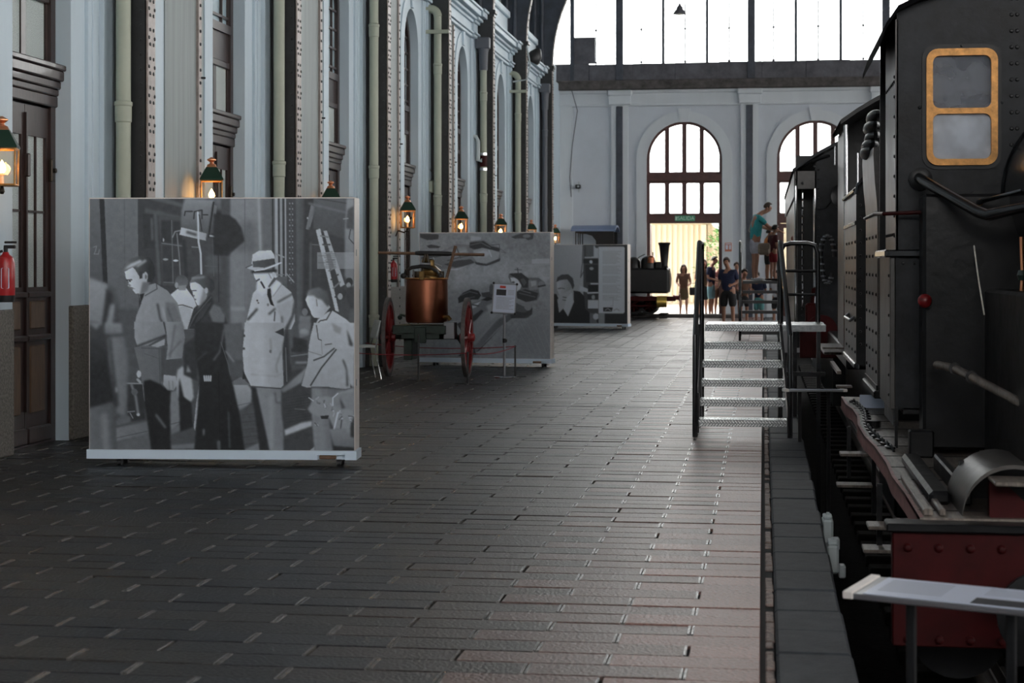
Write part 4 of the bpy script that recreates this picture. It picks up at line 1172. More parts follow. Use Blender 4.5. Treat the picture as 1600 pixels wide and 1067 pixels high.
A.line([(320, 690), (345, 735)], 14, 42, .5); A.line([(285, 680), (305, 668)], 12, 54, .4); A.line([(255, 608), (435, 600)], 26, 34, .6); A.line([(380, 620), (400, 660)], 7, 110); A.ell(420, 630, 14, 20, 150)
A.poly([(198, 575), (245, 548), (250, 470), (300, 440), (400, 435), (425, 470), (435, 540), (480, 530), (450, 560), (350, 590), (270, 602)], (168, 142, 'y', 440, 600)); A.poly([(252, 525), (425, 500), (435, 545), (350, 575), (255, 570)], (70, 50, 'x', 260, 430), .5); A.line([(200, 575), (248, 552)], 8, 56); A.line([(270, 600), (350, 588), (480, 535)], 7, 176)
A.q = Q4
A.poly([(190, 0), (500, 0), (505, 110), (490, 260), (500, 500), (475, 525), (300, 520), (240, 510), (185, 400), (172, 250)], (152, 128, 'x', 190, 490)); A.line([(395, 130), (400, 220)], 7, 96, .6); A.line([(240, 415), (440, 430), (480, 410)], 6, 110, .8); A.line([(480, 230), (440, 340), (450, 400)], 10, 100, .8); A.ell(395, 230, 10, 14, 84, .4); A.ell(185, 105, 10, 10, 60); A.ell(183, 208, 10, 10, 60); A.poly([(430, 75), (500, 40), (505, 110)], 44); A.line([(310, 60), (330, 500)], 60, 158, 4, .5)
A.poly([(490, 200), (530, 0), (545, 260), (565, 420), (530, 480), (512, 500)], 46, .6); A.line([(515, 200), (525, 470)], 8, 84, .5); A.poly([(178, 380), (205, 450), (170, 455)], 36)
A.poly([(240, 512), (480, 525), (480, 700), (500, 860), (500, 1030), (385, 1030), (330, 830), (270, 600)], (112, 94, 'x', 280, 500), .6); A.poly([(240, 512), (280, 520), (390, 1030), (310, 1030)], 32, 1); A.line([(430, 560), (440, 640), (490, 640)], 10, 66, .6); A.line([(400, 600), (400, 1000)], 40, 122, 2.5, .6); A.line([(245, 512), (475, 527)], 8, 50)
# man with short hair at the right
A.q = Q2
A.poly([(740, 1067), (770, 990), (850, 930), (890, 920), (1000, 990), (1057, 1050), (1057, 1067)], 152)
A.poly([(672, 830), (700, 770), (760, 760), (830, 820), (870, 890), (800, 980), (740, 975), (720, 950), (712, 920), (690, 880)], (170, 140, 'x', 680, 850)); A.poly([(680, 800), (700, 750), (780, 730), (850, 770), (870, 860), (850, 890), (800, 830), (760, 820), (740, 800)], (96, 62, 'x', 690, 860), .8); A.line([(760, 830), (765, 880)], 8, 96, .5)
A.line([(750, 1040), (790, 1000), (840, 990), (880, 920)], 9, 46, .4)
A.q = Q4
A.poly([(740, 0), (1060, 0), (1060, 240), (1010, 330), (1015, 440), (1030, 520), (980, 530), (860, 515), (690, 520), (640, 505), (690, 320), (700, 180), (715, 100)], (146, 126, 'y', 0, 500)); A.line([(760, 20), (775, 130), (800, 140)], 7, 50, .4); A.line([(800, 150), (805, 250)], 4, 100, .4); A.line([(900, 205), (820, 270), (740, 300)], 12, 58, .5); A.line([(915, 215), (800, 360), (715, 500)], 12, 50, .5); A.line([(830, 175), (880, 168)], 8, 60, .4); A.line([(975, 300), (1005, 380), (1005, 500)], 18, 62, .8); A.line([(720, 515), (860, 516)], 7, 44); A.line([(700, 230), (800, 260)], 5, 96)
A.poly([(990, 0), (1060, 40), (1060, 230), (1020, 180)], 142, .8); A.poly([(1000, 50), (1050, 170), (1050, 190), (1020, 180)], 54, .6); A.poly([(880, 0), (960, 40), (950, 90), (900, 70)], 118, 1); A.poly([(940, 210), (1060, 200), (1060, 520), (1020, 490), (1000, 340)], 134, .8)
A.poly([(720, 520), (980, 530), (960, 640), (860, 760), (890, 1030), (745, 1030), (725, 800)], (104, 84, 'x', 730, 920), .6); A.line([(780, 540), (810, 1000)], 36, 110, 2, .6)
A.poly([(690, 690), (720, 640), (770, 600), (820, 585), (900, 600), (920, 560), (1040, 520), (1060, 520), (1060, 830), (1000, 860), (900, 850), (860, 760), (780, 750), (710, 720)], 112, .8)
for i in range(26):
    a = 700 + (i * 67) % 340; b = 600 + (i * 41) % 220
    A.line([(a, b), (a + 34 - (i % 5) * 14, b + 24 - (i % 3) * 20)], 9, (150, 66, 90, 136)[i % 4], .4, .85)
A.poly([(890, 620), (930, 570), (1060, 550), (1060, 700), (960, 690), (900, 670)], 104, .8); A.line([(890, 660), (890, 600), (930, 565)], 8, 160, .4); A.poly([(940, 590), (990, 680), (960, 690)], 62, .6); A.line([(900, 850), (930, 720)], 14, 150, .4); A.line([(950, 860), (960, 780)], 12, 70, .4); A.poly([(790, 745), (860, 740), (850, 770), (800, 770)], 34)
A.poly([(860, 850), (1060, 840), (1060, 1000), (900, 990)], (104, 84, 'y', 850, 990), 1); A.poly([(1030, 820), (1060, 740), (1060, 920), (1030, 910)], 36, .6); A.poly([(890, 985), (1060, 1000), (1060, 1030), (900, 1030)], 30, .6)
A.noise(1.6, 1.0); A.noise(2.0, 5.0)
ART1 = A
# middle print: sculpted figures on a stone ground
k2 = 225 / 1091
A = Art(653, 861.5, 362.5, 562, 210, 200, 112)
A.q = (645, 355, k2); A.soft = .45
A.poly([(0, 0), (1091, 0), (1091, 1067), (0, 1067)], (106, 104, 'y', 100, 1000))
A.poly([(300, 300), (700, 250), (1050, 300), (1050, 420), (650, 420), (300, 480)], 120, 8); A.poly([(650, 40), (1060, 40), (1060, 230), (720, 160)], 100, 6)
A.noise(4, 3); A.noise(3, 8)
A.poly([(40, 40), (190, 45), (185, 85), (100, 92), (45, 70)], 52, 1); A.poly([(95, 135), (130, 125), (205, 140), (190, 152), (110, 152)], 50, .6)
A.poly([(750, 70), (800, 50), (830, 40), (925, 38), (920, 85), (880, 95), (860, 80), (780, 82)], 56, .8); A.ell(870, 62, 30, 14, 90, .6)
A.poly([(40, 240), (110, 210), (250, 160), (330, 120), (430, 130), (440, 100), (500, 85), (560, 100), (610, 130), (665, 150), (668, 250), (600, 285), (520, 292), (470, 270), (420, 290), (330, 310), (210, 330), (60, 290)], 92, .8)
A.poly([(430, 110), (540, 100), (600, 140), (665, 155), (660, 180), (600, 170), (540, 155), (470, 165), (430, 150)], 46, .6); A.poly([(460, 170), (530, 152), (610, 170), (665, 190), (650, 240), (560, 270), (490, 265), (455, 220)], 116, .8); A.poly([(470, 260), (560, 278), (668, 230), (665, 255), (560, 292), (480, 280)], 52, .8); A.line([(580, 170), (600, 220)], 6, 150)
A.line([(440, 90), (500, 70), (515, 80)], 6, 130, .4); A.line([(600, 130), (660, 125), (665, 170)], 5, 60); A.line([(670, 160), (710, 190), (680, 185)], 5, 80)
A.poly([(230, 280), (330, 250), (440, 240), (470, 265), (420, 285), (320, 305)], 56, 1); A.poly([(250, 170), (400, 140), (430, 220), (300, 240)], 108, 1.5); A.poly([(215, 320), (350, 310), (460, 270), (330, 325)], 140, .6)
A.line([(60, 230), (200, 210)], 20, 60, 1)
A.poly([(440, 60), (520, 70), (515, 90), (440, 100)], 128, .8)
A.poly([(340, 540), (380, 500), (440, 470), (500, 485), (520, 520), (500, 550), (420, 555), (345, 580)], 40, .8); A.poly([(520, 500), (590, 490), (620, 510), (600, 545), (530, 530)], 54, .8)
A.poly([(430, 580), (520, 560), (640, 540), (760, 560), (840, 600), (910, 590), (915, 660), (880, 690), (760, 695), (720, 720), (640, 780), (500, 940), (460, 980), (330, 1000), (380, 860), (440, 740)], (96, 66, 'x', 380, 760), 1)
A.poly([(420, 760), (560, 640), (700, 620), (640, 720), (480, 900), (420, 900)], 108, 2.5); A.poly([(480, 960), (720, 720), (750, 700), (700, 740), (500, 950)], 40, 1); A.poly([(330, 740), (440, 690), (520, 630), (540, 640), (480, 710), (360, 790)], 46, .8); A.poly([(430, 600), (520, 565), (480, 610), (440, 625)], 140, .6); A.line([(440, 590), (500, 600)], 10, 60)
A.poly([(520, 555), (570, 530), (625, 545), (570, 562)], 34, .6)
A.poly([(735, 350), (800, 345), (880, 380), (960, 380), (1010, 420), (960, 460), (970, 520), (950, 555), (870, 570), (800, 540), (780, 500), (760, 440), (730, 380)], 78, .8); A.poly([(745, 380), (790, 380), (830, 440), (820, 470), (790, 490), (760, 440)], 150, .8); A.poly([(735, 352), (830, 345), (885, 390), (880, 460), (840, 460), (810, 400), (760, 370)], 44, .6); A.poly([(790, 490), (860, 470), (960, 500), (945, 550), (870, 570), (800, 540)], 44, .8); A.poly([(885, 400), (950, 400), (960, 470), (890, 480)], 96, .8); A.ell(985, 430, 28, 22, 96, .6); A.line([(960, 450), (1010, 440)], 12, 44, .5); A.ell(768, 418, 12, 8, 70); A.line([(800, 310), (805, 345)], 6, 44); A.line([(780, 320), (830, 322)], 5, 60)
A.poly([(740, 640), (860, 650), (915, 610), (910, 665), (870, 692), (750, 695)], 48, .8); A.ell(880, 600, 30, 34, 100, .8)
A.ell(600, 470, 18, 40, 66, .8)
A.poly([(910, 240), (1045, 235), (1045, 275), (910, 275)], 140, .3, .6)
A.poly([(340, 990), (420, 930), (470, 930), (470, 975), (430, 1000)], 44, .8); A.line([(450, 900), (475, 975)], 12, 44)
A.poly([(560, 600), (640, 560), (720, 580), (760, 640), (700, 680), (600, 720)], 118, 2); A.poly([(820, 395), (850, 385), (870, 420), (850, 450)], 66, .6); A.poly([(900, 410), (940, 405), (945, 440), (905, 450)], 122, .8); A.line([(815, 500), (935, 530)], 8, 72, .6); A.line([(830, 480), (900, 500)], 6, 88, .6)
A.poly([(480, 190), (540, 170), (600, 190), (560, 220), (500, 225)], 134, 1.2); A.line([(440, 130), (520, 112), (590, 148)], 7, 78, .5); A.line([(300, 200), (400, 175)], 16, 124, 1.2); A.line([(260, 250), (350, 225), (420, 215)], 9, 66, .8); A.line([(330, 150), (360, 230)], 10, 70, .8)
A.line([(360, 520), (430, 490), (490, 505)], 8, 72, .5); A.line([(395, 545), (470, 530)], 7, 70, .5); A.line([(440, 900), (560, 760), (690, 650)], 24, 100, 2.5, .6); A.line([(520, 860), (640, 720)], 10, 78, 1, .7)
A.poly([(60, 300), (200, 330), (300, 420), (120, 460), (40, 400)], 118, 6, .7); A.poly([(860, 700), (1050, 620), (1050, 980), (800, 980)], 98, 8, .7)
for i in range(5): A.line([(760 + 60 * i, 700 + 20 * i), (900 + 40 * i, 960)], 3, 122, .4, .6)
A.line([(820, 290), (1050, 280)], 5, 122, .4); A.noise(2.5, 1)
ART2 = A
# far print: seated man, film camera and a text block
k3 = 200 / 1334
A = Art(846, 982, 380, 505, 136, 125, 126)
A.q = (860, 360, k3); A.soft = .3
A.poly([(-100, 135), (330, 135), (320, 620), (-100, 700)], (112, 126, 'x', 0, 320))
A.poly([(330, 130), (500, 130), (500, 970), (330, 970)], 60); A.poly([(360, 140), (445, 140), (445, 258), (360, 258)], 72); A.poly([(445, 140), (500, 140), (500, 275), (345, 275), (345, 262), (445, 258)], 138); A.ell(480, 150, 22, 18, 56)
A.poly([(330, 285), (500, 285), (500, 330), (330, 330)], 40); A.ell(415, 314, 18, 18, 150, .3); A.poly([(350, 345), (495, 345), (495, 530), (360, 530)], 44, .8); A.ell(420, 385, 24, 16, 120, .8); A.line([(415, 546), (495, 546)], 14, 150); A.poly([(385, 560), (495, 560), (495, 630), (385, 630)], 36); A.line([(380, 645), (495, 640)], 16, 150, .5)
A.poly([(290, 565), (380, 600), (380, 640), (280, 620)], 140, .6); A.poly([(375, 660), (495, 650), (495, 720), (380, 720)], 46, .6); A.ell(440, 690, 20, 24, 120); A.poly([(380, 720), (495, 720), (495, 810), (380, 810)], 146, .6)
A.line([(325, 140), (320, 320), (300, 480), (330, 420)], 8, 54); A.line([(300, 560), (275, 640), (265, 850), (240, 960)], 7, 130)
A.poly([(-100, 640), (30, 660), (90, 780), (160, 890), (225, 740), (220, 620), (290, 630), (340, 680), (350, 810), (400, 860), (400, 970), (-100, 970)], 40)
A.poly([(110, 700), (200, 640), (225, 740), (160, 895), (110, 820)], 140, .6)
A.poly([(30, 520), (60, 500), (150, 490), (195, 530), (195, 600), (150, 660), (70, 680), (40, 620)], (140, 104, 'x', 40, 200)); A.poly([(28, 530), (40, 480), (90, 450), (160, 445), (215, 490), (230, 570), (210, 610), (190, 550), (150, 500), (70, 510)], 56, .6); A.line([(50, 600), (80, 595)], 10, 66); A.line([(90, 595), (120, 600)], 8, 70)
A.poly([(40, 720), (90, 660), (190, 610), (200, 640), (140, 700), (120, 800), (60, 860)], 128, .6); A.line([(105, 690), (140, 695)], 10, 66); A.line([(100, 720), (135, 725)], 8, 70)
A.poly([(400, 860), (560, 860), (560, 970), (400, 970)], 84, .6); A.ell(470, 895, 34, 34, 140, .8); A.ell(500, 940, 26, 24, 44)
A.poly([(500, 130), (815, 130), (815, 970), (500, 970)], 44, .3); A.poly([(500, 860), (565, 860), (565, 970), (500, 970)], 108, .4)
A.poly([(500, 152), (770, 152), (783, 165), (783, 845), (770, 858), (500, 858)], 148, .3)
for i in range(34):
    y = 205 + i * 15.5
    if i in (9, 16, 22, 29): continue
    A.line([(545, y), (745 - (i * 37) % 60, y)], 6, 118, .25, .8)
A.line([(620, 690), (660, 690), (655, 780), (630, 780)], 10, 132, .4)
A.poly([(548, 795), (655, 795), (645, 838), (548, 838)], 40, .3); A.line([(570, 825), (600, 808), (630, 828)], 8, 128, .3); A.line([(665, 828), (695, 810), (725, 828)], 9, 112, .3)
A.noise(1.5, 1)
ART3 = A
def place_panel(pl, pr, top, lab, art):
    a = Vector((*pl, 0)); b_ = Vector((*pr, 0))
    ex = (b_ - a).normalized(); W = (b_ - a).length
    ang = math.atan2(ex.y, ex.x); ey = Vector((-ex.y, ex.x, 0))
    r = empty('photo_panel', a + ex * W / 2 + ey * .135, ang, label=lab, cat='photo panel', group='large photo panels on the platform')
    hw = W / 2; bw = hw - .014
    fr = MB()
    for (q0, q1) in ((-hw, hw - .30), (hw - .09, hw)): fr.box(q0, q1, -.135, .135, .055, .125)
    fr.box(hw - .30, hw - .09, -.135, .135, .092, .125).box(hw - .30, hw - .09, -.10, .135, .055, .092)
    fr.build('foot_rail', 'panel_white', r, fix=False, smooth=0)
    MB().box(hw - .29, hw - .16, -.125, -.10, .06, .09, .004).build('foot_block', 'wood_pole', r, fix=False)
    MB().box(-bw, bw, -.118, .118, .125, top, .004).build('box_frame', 'panel_alu', r, fix=False)
    x0, x1 = -bw + .007, bw - .006
    p = art.build('print', lambda u, v: MW[r] @ Vector((x0 + (x1 - x0) * u, -.1188, top - .009 - (top - .009 - .127) * v)), r, 2.5)
    for x in (-hw + .25, hw - .14):
        for y in (-.09, .09):
            c = MB().cyl((x - .015, y, .027), (x + .015, y, .027), .027, n=14).box(x - .02, x + .02, y - .012, y + .012, .025, .056)
            c.build('castor', 'rubber', r, fix=False)
    for z in (.62, 1.62):
        MB().box(bw - .001, bw + .003, -.06, -.035, z, z + .05, .001).build('latch', 'steel_satin', r, fix=False)
place_panel((-5.176, 12.99), (-3.086, 13.176), 2.07, 'largest black and white photo panel, a film crew on a platform, nearest the camera', ART1)
place_panel((-5.275, 26.66), (-3.18, 26.45), 2.05, 'middle photo panel with grey sculpted figures, behind the copper pump', ART2)
place_panel((-5.34, 43.0), (-3.245, 42.55), 2.05, 'farthest photo panel with a seated man and a text block', ART3)
# ------------------------------------------------------------------ the copper pump cart, chair, stands, ropes
CY = 24.0
def U(u, v, y=CY):
    x, z = at_y(u, v, y)
    return Vector((x, y, z))
cart = empty('fire_pump_cart', (-4.57, CY, 0), label='antique copper fire pump on a two wheeled cart with red wheels', cat='pump cart')
tub = U(667, 470); cx = tub.x
ztop, zbot = U(667, 435).z, U(667, 504).z
m = MB().lathe([(.27, 0), (.285, .01), (.295, .06), (.292, .3), (.287, ztop - zbot - .02), (.297, ztop - zbot - .012), (.299, ztop - zbot), (.280, ztop - zbot), (.272, .03), (.01, .03)], 40, Matrix.Translation((cx, CY, zbot)))
tb = m.build('copper_tub', 'copper', cart)
MB().lathe([(.296, -.008), (.305, 0), (.296, .008)], 40, Matrix.Translation((cx, CY, ztop))).build('rim', 'brass', tb)
rv = MB()
for z in np.linspace(zbot + .04, ztop - .05, 16):
    rv.rivets([(cx + .292 * math.sin(a), CY - .292 * math.cos(a), z) for a in (.95,)], (math.sin(.95), -math.cos(.95), 0), .008, .006)
rv.build('seam_rivets', 'copper', tb, kind='stuff')
# pump body and brass air vessel on top
m = MB().lathe([(.12, -.12), (.15, -.1), (.15, -.02), (.13, 0), (.14, .02), (.14, .06), (.10, .09), (.07, .12), (.05, .13), (.045, .2), (.02, .22)], 22, Matrix.Translation((cx + .06, CY, ztop + .05)))
m.build('air_vessel', 'brass_dull', cart)
MB().box(cx - .20, cx + .22, CY - .05, CY + .05, ztop + .02, ztop + .06, .01).cyl((cx - .13, CY, ztop - .1), (cx - .13, CY, ztop + .10), .05, n=14).cyl((cx + .2, CY, ztop - .1), (cx + .2, CY, ztop + .10), .045, n=14).build('pump_block', 'bronze_dark', cart)
p = [U(634, 431), U(637, 423), U(646, 418), U(660, 416), U(674, 418), U(684, 423), U(690, 430)]
MB().tube([q + Vector((0, -.12, 0)) for q in p], [.016, .022, .026, .028, .026, .022, .016], 10).ball(U(633, 431) + Vector((0, -.12, 0)), .04).ball(U(690, 431) + Vector((0, -.12, 0)), .04).build('rocker', 'rubber', cart)
a, b_ = U(591, 395), U(757, 398)
MB().tube([a, b_], .021, 12).build('pump_bar', 'wood_pole', cart)
MB().tube([U(649, 395.5), U(655, 395.5), U(700, 396.5), U(706, 396.5)], [.026, .034, .034, .026], 12).build('bar_sleeve', 'rubber', cart)
MB().tube([U(697, 437), U(712, 384)], .022, 12).build('spare_pole', 'wood_pole', cart)
MB().tube([U(666, 415), U(667, 402), U(675, 392)], .010, 8).tube([U(663, 408), U(678, 404)], .02, 8).tube([U(668, 403), U(680, 412), U(690, 416)], .012, 8).build('lever_link', 'steel_satin', cart)
MB().lathe([(.03, 0), (.05, .03), (.03, .07), (.015, .1)], 14, Matrix.Translation(U(664, 412))).build('valve', 'brass_dull', cart)
MB().lathe([(.286, 0), (.286, .012), (.20, .03), (.02, .035)], 36, Matrix.Translation((cx, CY, ztop - .03))).build('tub_lid', 'bronze_dark', cart)
for s_ in (-1, 1):
    MB().tube([(cx + s_ * .06, CY - .07, ztop + .02), (cx + s_ * .05, CY - .07, ztop + .16), (cx + s_ * .012, CY - .05, U(0, 398).z)], .016, 8).build('yoke_arm', 'bronze_dark', cart)
    MB().tube([(cx + s_ * .17, CY - .1, ztop + .12), (cx + s_ * .17, CY - .08, ztop - .02)], .012, 8).build('piston_rod', 'steel_satin', cart)
MB().cyl((cx - .05, CY - .09, ztop + .2), (cx + .07, CY - .09, ztop + .2), .022, n=12).build('pivot_pin', 'steel_satin', cart)
MB().box(cx - .05, cx + .02, CY - .31, CY - .285, ztop - .02, ztop + .10, .006).build('lid_clasp', 'brass_dull', cart)
MB().tube([(cx + .26, CY - .12, zbot + .08), (cx + .33, CY - .16, zbot + .08), (cx + .36, CY - .16, zbot + .04)], .03, 10).build('outlet_cock', 'brass_dull', cart)
# frame
zf0, zf1 = U(0, 517).z, U(0, 504).z
xl, xr = U(622, 500).x, U(703, 500).x
m = MB()
for y in (CY - .34, CY + .34): m.box(xl, xr, y - .03, y + .03, zf0, zf1, .006)
for x in (xl + .03, xr - .03): m.box(x - .03, x + .03, CY - .34, CY + .34, zf0, zf1, .006)
m.build('frame', 'green_iron', cart)
MB().box(xl + .05, xr - .05, CY - .30, CY + .30, zf1 - .03, zf1, .004).build('deck', 'green_iron', cart)
MB().box(xl + .12, xr - .08, CY - .37, CY - .36, zf0 - .06, zf0 + .02, .004).box(cx - .1, cx + .06, CY - .4, CY - .34, zf0 - .12, zf1 - .02, .01).build('front_plate', 'green_iron', cart)
MB().box(xr - .04, xr + .12, CY - .30, CY - .1, zf0 - .07, zf1 + .05, .01).build('tool_box', 'steel_satin', cart)
MB().tube([U(697, 497), U(697, 491), U(699, 488)], .015, 8).tube([U(625, 497), U(627, 492), U(634, 494)], .018, 8).ball(U(625, 496), .035).build('cock', 'green_iron', cart)
za = .55
MB().cyl((U(607, 530).x, CY, za), (U(730, 530).x, CY, za), .032, n=12).build('axle', 'green_iron', cart)
MB().box(cx - .22, cx + .25, CY - .06, CY + .06, za + .02, zf0 + .01, .01).build('axle_block', 'green_iron', cart)
MB().box(xl + .12, xl + .24, CY - .2, CY + .2, zf0 - .36, zf0, .01).build('side_box', 'green_iron', cart)
MB().tube([(cx + .05, CY + .3, zf0), (cx + .25, CY + .9, zf0 - .05), (cx + .30, CY + 1.3, .35)], .025, 8).build('drawbar', 'green_iron', cart)
def wheel(x, tilt):
    R = za
    M = Matrix.Translation((x, CY, R)) @ Matrix.Rotation(tilt, 4, 'Z') @ Matrix.Rotation(PI / 2, 4, 'Y')
    w_ = MB().lathe([(R - .05, -.025), (R, -.025), (R, .025), (R - .05, .025), (R - .05, -.025)], 48, M).build('wheel', 'tyre', cart)
    MB().lathe([(R - .10, -.022), (R - .052, -.022), (R - .052, .022), (R - .10, .022), (R - .10, -.022)], 48, M).build('felloe', 'wheel_red', w_)
    MB().lathe([(.03, -.11), (.055, -.10), (.06, -.05), (.085, -.03), (.085, .03), (.06, .05), (.055, .10), (.03, .11)], 18, M).build('hub', 'wheel_red', w_)
    for k in range(12):
        t = 2 * PI * k / 12
        MB().tube([M @ Vector((.07 * math.cos(t), .07 * math.sin(t), 0)), M @ Vector(((R - .09) * math.cos(t), (R - .09) * math.sin(t), 0))], [.024, .017], 8).build('spoke', 'wheel_red', w_)
wheel(U(607, 530).x, .075); wheel(U(730, 530).x, .045)
# chair beside the pump
chx, chy = -5.42, 23.3
ch = empty('cafe_chair', (chx, chy, 0), -1.15, label='white plastic chair with chrome legs, half hidden by the largest photo panel', cat='chair')
MB().plate(rrect(-.20, .20, .56, .80, .05), [], lambda a, b, t: (a, .20 + t + (b - .56) * .25 - a * a * .4, b), 0, .018).build('backrest', 'plastic_white', ch, fix=False)
MB().plate(rrect(-.20, .20, -.20, .20, .05), [], lambda a, b, t: (a, b, .44 + t), 0, .025).build('seat', 'plastic_white', ch, fix=False)
for s in (-1, 1):
    MB().tube([(s * .20, -.24, 0.012), (s * .18, -.17, .42), (s * .17, -.12, .435)], .011, 8).build('leg', 'chrome', ch, fix=False)
    MB().tube([(s * .20, .26, 0.012), (s * .18, .18, .42), (s * .18, .21, .52), (s * .18, .255, .75)], .011, 8).build('leg', 'chrome', ch, fix=False)
# lectern with a notice
ps = at_y(788, 590, 23.96)[0]
st = empty('notice_stand', (ps, 23.96, 0), label='chrome pole stand with a tilted printed notice beside the pump', cat='sign stand')
MB().lathe([(.14, 0), (.145, .006), (.14, .016), (.03, .022), (.018, .03)], 28, Matrix.Translation((ps, 23.96, 0))).build('base', 'chrome', st)
MB().cyl((ps, 23.96, .02), (ps, 23.96, .92), .018, n=14).build('pole', 'steel_satin', st)
MB().cyl((ps, 23.96, .48), (ps, 23.96, .54), .024, n=14).box(ps + .018, ps + .04, 23.94, 23.98, .49, .53, .004).build('clamp', 'rubber', st)
Mn = Matrix.Translation((ps + .005, 23.93, 1.09)) @ Matrix.Rotation(.12, 4, 'Z') @ Matrix.Rotation(.06, 4, 'Y') @ Matrix.Rotation(-.35, 4, 'X')
def nb(x0, x1, z0, z1, y0, y1): return MB().box(x0, x1, y0, y1, z0, z1, .002, Mn)
bd = nb(-.165, .165, -.22, .22, -.006, .012).build('notice_frame', 'steel_satin', st)
nb(-.15, .15, -.205, .20, -.009, -.005).build('paper', 'sign_white', bd)
nb(-.07, .01, .145, .18, -.011, -.008).build('red_heading', 'sign_red', bd)
nb(-.115, .02, .04, .125, -.011, -.008).build('photograph', 'ink', bd)
nt = MB()
for i in range(10): nt.box(-.11, .13 - .03 * (i % 3), -.0098, -.0085, .005 - i * .018, .011 - i * .018, 0, Mn)
for i in range(4): nt.box(.04, .13, -.0098, -.0085, .115 - i * .02, .121 - i * .02, 0, Mn)
nt.build('text_lines', 'ink_grey', bd, kind='stuff')
for (x, z) in ((-.16, .215), (.16, .215), (-.16, -.215), (.16, -.215)):
    MB().ball(Mn @ Vector((x, -.004, z)), .018, 10, 6).build('corner', 'rubber', bd)
# rope posts
def rope_post(u, v, y, top, foot, lab):
    x = at_y(u, v, y)[0]
    r = empty('rope_post', (x, y, 0), label=lab, cat='post', group='low rope posts round the pump')
    MB().box(x - foot, x + foot, y - .02, y + .02, 0, .012, .003).box(x - .02, x + .02, y - foot, y + foot, 0, .010, .003).build('foot', 'iron_black', r)
    MB().cyl((x, y, .01), (x, y, top), .013, n=10).build('post', 'iron_black', r)
    MB().tube([(x - .015, y, top - .015), (x, y - .02, top - .01), (x + .015, y, top - .015)], .004, 6).build('eyelet', 'iron_black', r)
    return Vector((x, y, top - .015))
t1 = rope_post(654, 595, 23.2, .62, .16, 'thin black rope post in front of the copper tub')
t2 = rope_post(731, 604, 22.6, .42, .18, 'thin black rope post in front of the right red wheel')
t3 = rope_post(805, 588, 24.1, .44, .16, 'thin black rope post right of the notice stand')
def rope(a, b, sag, lab):
    p = [a.lerp(b, i / 12) - Vector((0, 0, sag * 4 * (i / 12) * (1 - i / 12))) for i in range(13)]
    MB().tube(p, .006, 6).build('rope', 'rope_red', label=lab, cat='rope', group='thin red barrier ropes')
rope(t3, Vector((-5.7, 24.9, .42)), .05, 'straight red rope running behind the pump to the wall')
rope(t3, t2, .05, 'slack red rope between the notice stand and the right wheel')
rope(t2, Vector((-5.75, 23.0, .40)), .04, 'red rope running low in front of the pump to the wall')
# ------------------------------------------------------------------ locomotives on the right
def W(u, v, y):
    x, z = at_y(u, v, y)
    return Vector((x, y, z))
# --- nearest locomotive
YC = 11.7                                     # cab front sheet
LA = empty('tank_locomotive', (XT, 11, ZB), label='nearest black steam locomotive with a brass framed cab window, at the right edge', cat='locomotive')
rh = [(.74, 2.95), (.785, 3.08), (.86, 3.19), (1.0, 3.255), (1.2, 3.32), (1.5, 3.39), (1.85, 3.44)]
roof = rh + [(XT, 3.46)] + [(2 * XT - x, z) for x, z in rh[::-1]]
wx0, wx1, wz0, wz1 = 1.05, 1.49, 2.20, 2.945
out = [(.85, .61), (XT * 2 - .85, .61)] + [(x, z) for x, z in roof[::-1] if .85 < x < 2 * XT - .85]
hole = rrect(wx0, wx1, wz0, wz1, .07)
hole2 = rrect(2 * XT - wx1, 2 * XT - wx0, wz0, wz1, .07)
for nm, yy in (('cab_front', YC), ('cab_rear', YC + 1.65)):
    MB().plate(out, [hole, hole2], fym, -yy - .02, -yy).build(nm, 'loco_grey' if nm == 'cab_front' else 'loco_black', LA)
MB().box(.85, .868, YC, YC + .92, 1.64, 3.15).build('cab_side', 'loco_side', LA)
MB().box(2 * XT - .868, 2 * XT - .85, YC, YC + 1.65, .61, 3.15).build('cab_side', 'loco_side', LA)
MB().box(.815, .85, YC - .0, YC + 1.0, .61, 1.62, .006).build('side_tank', 'loco_side', LA)
MB().box(.80, 1.9, YC - .035, YC + .01, 1.60, 1.65, .01).box(.78, .86, YC - .02, YC + 1.0, 1.60, 1.65, .01).build('belt', 'loco_satin', LA)
rm = MB()
vs = []; fs = []
for j, (x, z) in enumerate(roof):
    z -= .0
    vs += [(x, YC - .12, z), (x, YC + 1.8, z), (x, YC - .12, z + .035), (x, YC + 1.8, z + .035)]
    if j:
        q = 4 * (j - 1)
        fs += [(q, q + 4, q + 5, q + 1), (q + 2, q + 3, q + 7, q + 6), (q, q + 2, q + 6, q + 4), (q + 1, q + 5, q + 7, q + 3)]
fs += [(0, 1, 3, 2), (len(vs) - 4, len(vs) - 2, len(vs) - 1, len(vs) - 3)]
rm.add(vs, fs).build('cab_roof', 'loco_roof', LA)
